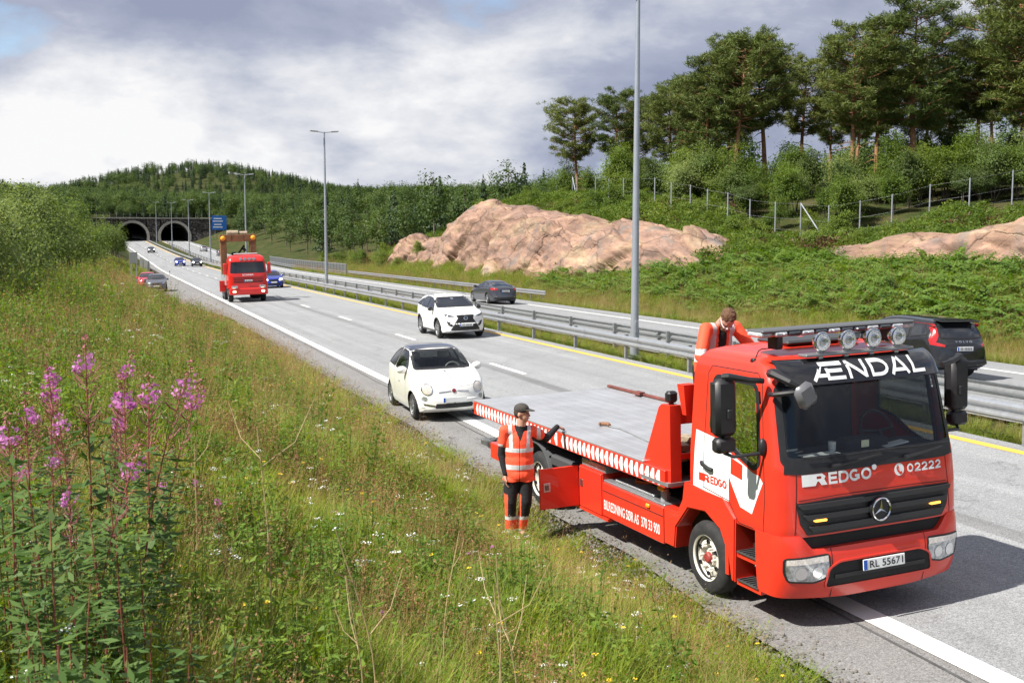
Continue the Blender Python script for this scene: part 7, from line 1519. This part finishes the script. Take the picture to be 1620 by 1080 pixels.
def pine_meshes(seed, H, m=L_pine):
    g = np.random.default_rng(seed); k = 9; t = np.linspace(0, 1, k); P = np.stack([.10*H*.25*np.sin(t*2.2+seed)+.03*H*t**2, .02*H*np.sin(t*3+seed*2), t*H*.97-.3], -1); rad = .017*H*(1-t)**.75+.02; paths = [(P, rad)]
    low = g.uniform(.33, .50); C, Nn = [], []
    nb = 66
    for i in range(nb):
        u = low+(1-low)*(i+g.uniform(0, 1))/nb; p0 = np.array([np.interp(u, t, P[:, j]) for j in range(3)]); a = i*2.4+g.uniform(-.5, .5); q = (u-low)/(1-low)
        ln = H*(.085+.15*math.sin(math.pi*min(1, (1-q)*1.02))**.6*(.75+.5*g.uniform()))*(1.12+.22*math.cos(a)); rise = g.uniform(-.12, .32)+.35*q
        d = np.array([math.cos(a), math.sin(a), rise]); e = p0+d*ln; mid = (p0+e)/2+np.array([0, 0, -.06*ln])+g.normal(0, .04*ln, 3); B = crom([p0, mid, e], 3); paths.append((B, np.linspace(.006*H*(1-.6*q), .0015*H, len(B))))
        nt = int(9+ln*3.2)
        for j in range(nt):
            s = g.uniform(.38, 1.05); b = p0*(1-s)**2+2*s*(1-s)*mid+s*s*e if s < 1 else e; lat = np.array([-d[1], d[0], 0])*g.normal(0, .20*ln*s); C.append(b+lat+np.array([0, 0, abs(g.normal(0, .10))])+g.normal(0, .12, 3)); Nn.append(0)
    C = np.array(C); nq = 26; A_ = np.repeat(C, nq, 0); dr = unit(g.normal(size=A_.shape)*[1, 1, .7]+[.10, 0, .55]); L_ = g.uniform(.26, .50, len(A_))*H/13.; PP = A_+dr*L_[:, None]*.5+g.normal(0, .12, A_.shape)*[1, 1, .45]
    v, f = leaves(PP, unit(g.normal(size=PP.shape)+[0, 0, .8]), L_, L_*.13, g, dirs=dr)
    for i in range(5): a = g.uniform(0, 6.28); u = g.uniform(.15, low); p0 = np.array([np.interp(u, t, P[:, j]) for j in range(3)]); paths.append((np.array([p0, p0+np.array([math.cos(a), math.sin(a), -.1])*H*.05, p0+np.array([math.cos(a), math.sin(a), -.25])*H*.10]), np.array([.004, .003, .001])*H))
    tv, tf = tubes(paths, 7); return npmesh('trunk', tv, tf, M_pbark, True), npmesh('crown', v, f, m)
def plant(name, meshes, x, y, sc, rz, label, cat, grp, dz=-.05, tilt=(0, 0)):
    r = empty(name, (x, y, lz(x, y)+dz), rz); r.scale = (sc[0], sc[0], sc[1]) if isinstance(sc, tuple) else (sc, sc, sc); r.rotation_euler = (tilt[0], tilt[1], rz); tag(r, label, cat, grp)
    obj('trunk', meshes[0], r); obj('crown', meshes[1], r); return r
PINE = [pine_meshes(i, 13.) for i in range(6)]
for i, (u, yt, Z) in enumerate([(915, 163, 122), (968, 150, 118), (1055, 138, 108), (1120, 100, 100), (1165, 68, 98), (1200, 65, 101), (1262, 100, 108), (1335, 52, 95), (1385, 75, 104), (1440, 2, 94), (1535, 72, 97), (1612, 0, 90), (1655, 12, 92), (1700, 20, 94), (1760, 22, 95), (1010, 165, 124), (1090, 135, 118), (1560, 95, 118), (1460, 100, 122), (1350, 110, 124), (1630, 60, 115), (1150, 130, 125), (1310, 150, 130), (1490, 135, 128), (1605, 110, 126)]):
    x, y = cam_point(u, Z); zt = CAM_Z+(372-yt)/1750*Z; h = zt-lz(x, y)
    plant('pine_tree', PINE[i % 6], x, y, h/12.9, random.uniform(0, 6.28), {7: 'pine with a bare pale orange trunk standing clear of the birch scrub', 9: 'tallest broad-crowned pine leaning with the wind above the game fence', 0: 'small pine standing apart at the end of the ridge above the rock'}.get(i, 'Scots pine with reddish trunk on the ridge behind the game fence'), 'tree', 'pines on the ridge')
BIR = [bush_meshes(20+i, 5.0, w, 52, 95, .18, (L_birch, L_birch, L_alder, L_willow)[i], 4, .5) for i, w in enumerate((3.4, 4.2, 3.0, 3.8))]; LOW = [bush_meshes(40+i, 2.2, 2.6, 30, 80, .13, L_birch, 5, 0, 1.) for i in range(3)]; WIL = [bush_meshes(50+i, 3.2, 3.0, 42, 90, .13, L_willow, 5, .1) for i in range(3)]
nb = 0
for i in range(96):
    u = 880+random.uniform(0, 1)*820; Z = random.uniform(83, 108) if u < 1180 else random.uniform(80, 97); Z = max(Z, float(np.interp(u, [p[0] for p in FP], [p[1] for p in FP]))+random.uniform(2.5, 16)); x, y = cam_point(u, Z)
    sc = random.uniform(.5, .9)*(1.0 if Z > 86 else .8); plant('birch_tree', BIR[i % 4], x, y, (sc, sc*random.uniform(.85, 1.2)), random.uniform(0, 6.28), 'bushy young birch in the thicket between game fence and pines', 'tree', 'young birches behind the fence')
for i in range(60):
    if i < 26: x, y = random.uniform(36.5, 44), random.uniform(68, 125)
    elif i < 44: x, y = random.uniform(42, 50), random.uniform(55, 82)
    else: x, y = random.uniform(29.5, 33), random.uniform(118, 168)
    if 25 < y < 68 and x < 44: continue
    sc = random.uniform(.45, .95); plant('shrub', LOW[i % 3], x, y, sc, random.uniform(0, 6.28), 'low leafy shrub on the slope between the pink rock and the game fence' if i < 44 else 'low leafy shrub beside the bridge railing on the far verge', 'shrub', 'shrubs on the rock slope' if i < 44 else 'shrubs by the bridge railing')
# shrubs on the near bank
LB = [(-70, 27), (-25, 36), (25, 48), (55, 62), (85, 58), (110, 70), (15, 52), (-40, 30), (6, 33), (30, 41), (-15, 46), (58, 52), (12, 60), (40, 66), (75, 64), (95, 76), (-30, 64), (20, 80), (60, 88), (118, 84), (88, 100), (130, 104), (35, 110), (105, 122), (150, 118), (70, 130), (140, 140), (170, 138), (178, 150), (110, 150), (185, 168), (-60, 24), (160, 165), (190, 190), (150, 195), (175, 215), (120, 180)]
for i, (u, Z) in enumerate(LB):
    x, y = cam_point(u, Z)
    if (i % 3 == 2 and Z > 58) or Z > 95: plant('birch_tree', BIR[i % 4], x, y, random.uniform(.65, .95) if Z > 60 else .62, random.uniform(0, 6.28), 'leafy young birch among the willows on the bank above the parked cars', 'tree', 'birches on the near bank')
    else: plant('willow_shrub', WIL[i % 3], x, y, random.uniform(.95, 1.3) if Z > 50 else .78, random.uniform(0, 6.28), 'grey-green willow shrub growing on the grassy bank', 'shrub', 'willows on the near bank')
# ---- mid-distance trees, one by one, then the far wood as one mass
def ftree(seed, H, conif):
    g = np.random.default_rng(seed)
    if conif: n = 900; z = H*(1-np.sqrt(g.uniform(0, 1, n))*.92); r = (H-z)*.20*np.sqrt(g.uniform(.2, 1, n))*(1+.25*np.sin(z*5.)); a = g.uniform(0, 6.28, n); C = np.stack([r*np.cos(a), r*np.sin(a), z-.3*r], -1); nn = np.stack([np.cos(a), np.sin(a), np.full(n, .8)], -1)+g.normal(0, .4, (n, 3)); return leaves(C, nn, .045*H, .026*H, g)
    m = 34; u = unit(g.normal(size=(m, 3))); u[:, 2] = u[:, 2]*.9+.1; Cc = u*np.array([.27, .27, .38])*H*g.uniform(.5, 1, (m, 1))+[0, 0, .58*H]; n = 30; A_ = np.repeat(Cc, n, 0); P = A_+g.normal(0, .055*H, A_.shape)*[1, 1, .75]; nn = unit(P-[0, 0, .5*H])+g.normal(0, .5, P.shape)+[0, 0, .3]; return leaves(P, nn, .042*H*g.uniform(.6, 1.3, len(P)), .028*H, g)
FT = []
for i in range(8):
    cf = i in (1, 5, 7); v, f = ftree(70+i, 10., cf); tv, tf = tubes([(np.array([[0, 0, -.5], [0, 0, 5.], [0, 0, 9]]), np.array([.16, .12, .02]))], 5); FT.append((npmesh('trunk', tv, tf, M_bark), npmesh('crown', v, f, L_conif if cf else L_forest)))
MX, MY = [], []
tries = 0
while len(MX) < 150 and tries < 9000:
    tries += 1; y = random.uniform(135, 372); x = 30+float(cx2(y))+abs(random.gauss(0, 1))*26+4
    if y < 175 and x < 38: continue
    if any((x-a)**2+(y-b)**2 < 12 for a, b in zip(MX, MY)): continue
    MX.append(x); MY.append(y)
for i, (x, y) in enumerate(zip(MX, MY)):
    k = random.choice((0, 2, 3, 4, 6, 0, 2, 3, 4, 6, 1, 5)); sc = random.uniform(.55, 1.0)*(1+.10*min(1, max(0, x-45)/40)); cf = k in (1, 5, 7)
    plant('spruce_tree' if cf else 'broadleaf_tree', FT[k], x, y, sc*(1.15 if cf else 1), random.uniform(0, 6.28), 'dark pointed spruce in the wood right of the motorway before the tunnel' if cf else 'round leafy tree in the wood right of the motorway before the tunnel', 'tree', 'spruces right of the motorway' if cf else 'leafy trees right of the motorway')
def wood(n, x0, x1, y0, y1, cond, dens_y=1.):
    x = rng.uniform(x0, x1, n); y = rng.uniform(y0, y1, n); m_ = cond(x, y); return x[m_], y[m_]
W_ = [wood(1500, 60, 260, 120, 380, lambda x, y: x-cx2(y) > 62), wood(900, -130, 4, 205, 372, lambda x, y: (x-cx(y) < edge1(y)-9-.02*(372-y))), wood(2600, -150, 200, TY+3.5, 470, lambda x, y: y > 0), wood(5200, -260, 520, 470, 820, lambda x, y: y > 0), wood(8500, -260, 900, 820, 1350, lambda x, y: x < .75*y), wood(420, -120, -12, 70, 210, lambda x, y: x < -9-.09*y)]
x = np.concatenate([a for a, b in W_]); y = np.concatenate([b for a, b in W_]); cf = rng.uniform(size=len(x)) < np.where(y > 470, .55, .22); idx = np.where(cf, rng.choice([1, 5, 7], len(x)), rng.choice([0, 2, 3, 4, 6], len(x)))
sc = rng.uniform(.6, 1.05, len(x))*np.where(y > 820, 1.15, 1.)*np.where((y > TY) & (y < 392) & (x < 36), .5, 1.)*np.where((x > 60) & (y < 125), 1.1, 1.)
scatter('far_wood', 'mixed wood covering the hills around and beyond the tunnel', 'wood', np.stack([x, y, land(x, y)-.3], -1), rr3(len(x), .03), sc, idx, [f[1] for f in FT])
# ---- fireweed and dry stalks close by
def fireweed(seed, H, bloom):
    g = np.random.default_rng(seed); t = np.linspace(0, 1, 8); bend = g.normal(0, .06, 2); P = np.stack([bend[0]*t**2*H, bend[1]*t**2*H, t*H], -1); r = [(P, np.linspace(.006, .002, 8))]; q = lambda u: np.array([np.interp(u, t, P[:, j]) for j in range(3)])
    n = int(62*H); U = g.uniform(.08, .72 if bloom else .98, n); a = np.arange(n)*2.4; D = np.stack([np.cos(a), np.sin(a), g.uniform(-.25, .45, n)], -1); D = unit(D); L = g.uniform(.09, .16, n)*(1.15-.5*U); C = np.array([q(u) for u in U])+D*L[:, None]*.55; nn = np.tile([0, 0, 1.], (n, 1))+g.normal(0, .3, (n, 3)); lv, lf = leaves(C, nn, L, L*.26, g, .12, D)
    st = npmesh('stem', *tubes(r, 5), M_stem, True); le = npmesh('foliage', lv, lf, L_fire); fl = pods = None
    if bloom:
        m = 15; U = g.uniform(.895, .965, m); a = g.uniform(0, 6.28, m); D = np.stack([np.cos(a), np.sin(a), np.full(m, .15)], -1); c = np.array([q(u) for u in U])+D*.022*(1.6-U[:, None]*.7)*1.6; CC = np.repeat(c, 4, 0)+g.normal(0, .009, (4*m, 3)); fv, ff = leaves(CC, np.repeat(D, 4, 0)+g.normal(0, .5, (4*m, 3)), 0.0185, .0145, g)
        bu = 22; U = g.uniform(.95, 1.03, bu); a = g.uniform(0, 6.28, bu); D = np.stack([np.cos(a), np.sin(a), np.full(bu, -.3)], -1); c = np.array([q(min(u, 1)) for u in U])+D*.014+np.array([0, 0, 1])*np.clip(U-1, 0, 1)[:, None]*H; bv_, bf = leaves(c, g.normal(size=(bu, 3)), .020, .007, g, dirs=D)
        fl = pmesh('flowers', [(fv, ff, 0), (bv_, bf, 1)], [M_petal, M_pod]); k = 30; U = g.uniform(.68, .90, k); a = g.uniform(0, 6.28, k); pp = [(np.array([q(u), q(u)+np.array([math.cos(b)*.03, math.sin(b)*.03, .015]), q(u)+np.array([math.cos(b)*.06, math.sin(b)*.06, .05])]), np.array([.0016, .0018, .001])) for u, b in zip(U, a)]; pods = npmesh('seed_pods', *tubes(pp, 4), M_pod)
    return st, le, fl, pods
FW = [fireweed(i, h, True) for i, h in enumerate((1.25, 1.4, 1.1, 1.3))]; FL = [fireweed(10+i, h, False) for i, h in enumerate((1.0, .85, 1.1))]
def fplant(ms, x, y, sc, rz, label, grp):
    r = empty('fireweed', (x, y, lz(x, y)-.03), rz); r.scale = (sc, sc, sc); tag(r, label, 'plant', grp)
    for nm, me in zip(('stem', 'foliage', 'flowers', 'seed_pods'), ms):
        if me: obj(nm, me, r)
def fw_at(u, v, Z, ms, h0):
    x, y = cam_point(u, Z); zt = CAM_Z-(v-372)/1750*Z; h = zt-lz(x, y); return x, y, max(h/h0, .45)
HF = (1.25, 1.4, 1.1, 1.3)
for i, (u, v, Z) in enumerate([(132, 530, 3.9), (92, 560, 4.1), (70, 590, 4.4), (205, 575, 4.0), (188, 590, 3.7), (160, 600, 3.9), (222, 588, 4.3), (238, 605, 4.6), (35, 618, 3.6), (108, 632, 3.4), (8, 648, 3.3), (118, 705, 3.0), (95, 755, 3.1), (70, 700, 3.6), (250, 752, 5.2), (258, 765, 5.0), (335, 780, 5.4), (305, 762, 5.9), (15, 720, 3.8), (150, 560, 4.9), (180, 640, 4.6), (60, 640, 5.2)]):
    k = i % 4; x, y, sc = fw_at(u, v, Z*1.28, FW[k], HF[k]); fplant(FW[k], x, y, sc, random.uniform(0, 6.28), 'flowering fireweed with magenta spike on the grassy bank', 'flowering fireweed on the bank')
for i in range(85):
    u = random.uniform(-60, 340); Z = random.uniform(2.3, 4.2); x, y = cam_point(u, Z); x += random.uniform(-.1, .1)
    fplant(FL[i % 3], x, y, random.uniform(.55, .95)*(1.0 if u < 200 else .7), random.uniform(0, 6.28), 'leafy fireweed stem without flowers in the near meadow', 'leafy fireweed stems')
def stalk(seed, H):
    g = np.random.default_rng(seed); P = crom([[0, 0, 0], [g.normal(0, .02), g.normal(0, .02), H*.5], [g.normal(0, .06), g.normal(0, .06), H]], 5); paths = [(P, np.linspace(.0042, .002, len(P)))]
    for k in range(2): u = g.uniform(.55, .95); p = np.array([np.interp(u, np.linspace(0, 1, len(P)), P[:, j]) for j in range(3)]); a = g.uniform(0, 6.28); l = g.uniform(.12, .28)*H; paths.append((np.array([p, p+np.array([math.cos(a)*l*.5, math.sin(a)*l*.5, l*.35]), p+np.array([math.cos(a)*l*.8, math.sin(a)*l*.8, l])]), np.array([.0022, .0018, .0012])))
    return npmesh('stem', *tubes(paths, 5), mat('dry_stalk', (.40, .30, .15), .7, var=.3), True)
ST = [stalk(i, 1.) for i in range(4)]
for i, (u, v, Z) in enumerate([(418, 672, 5.4), (560, 905, 4.2), (585, 830, 4.6), (770, 880, 5.2), (795, 930, 4.6), (812, 905, 4.8), (700, 850, 6.0), (900, 990, 5.2), (300, 700, 6.4)]):
    x, y = cam_point(u, Z); zt = CAM_Z-(v-372)/1750*Z; h = max(zt-lz(x, y), .45); r = empty('dry_stalk', (x, y, lz(x, y)-.02), random.uniform(0, 6.28)); r.scale = (h, h, h); tag(r, 'bare straw-coloured dry stalk standing in the meadow grass', 'plant', 'dry stalks in the meadow'); obj('stem', ST[i % 4], r)
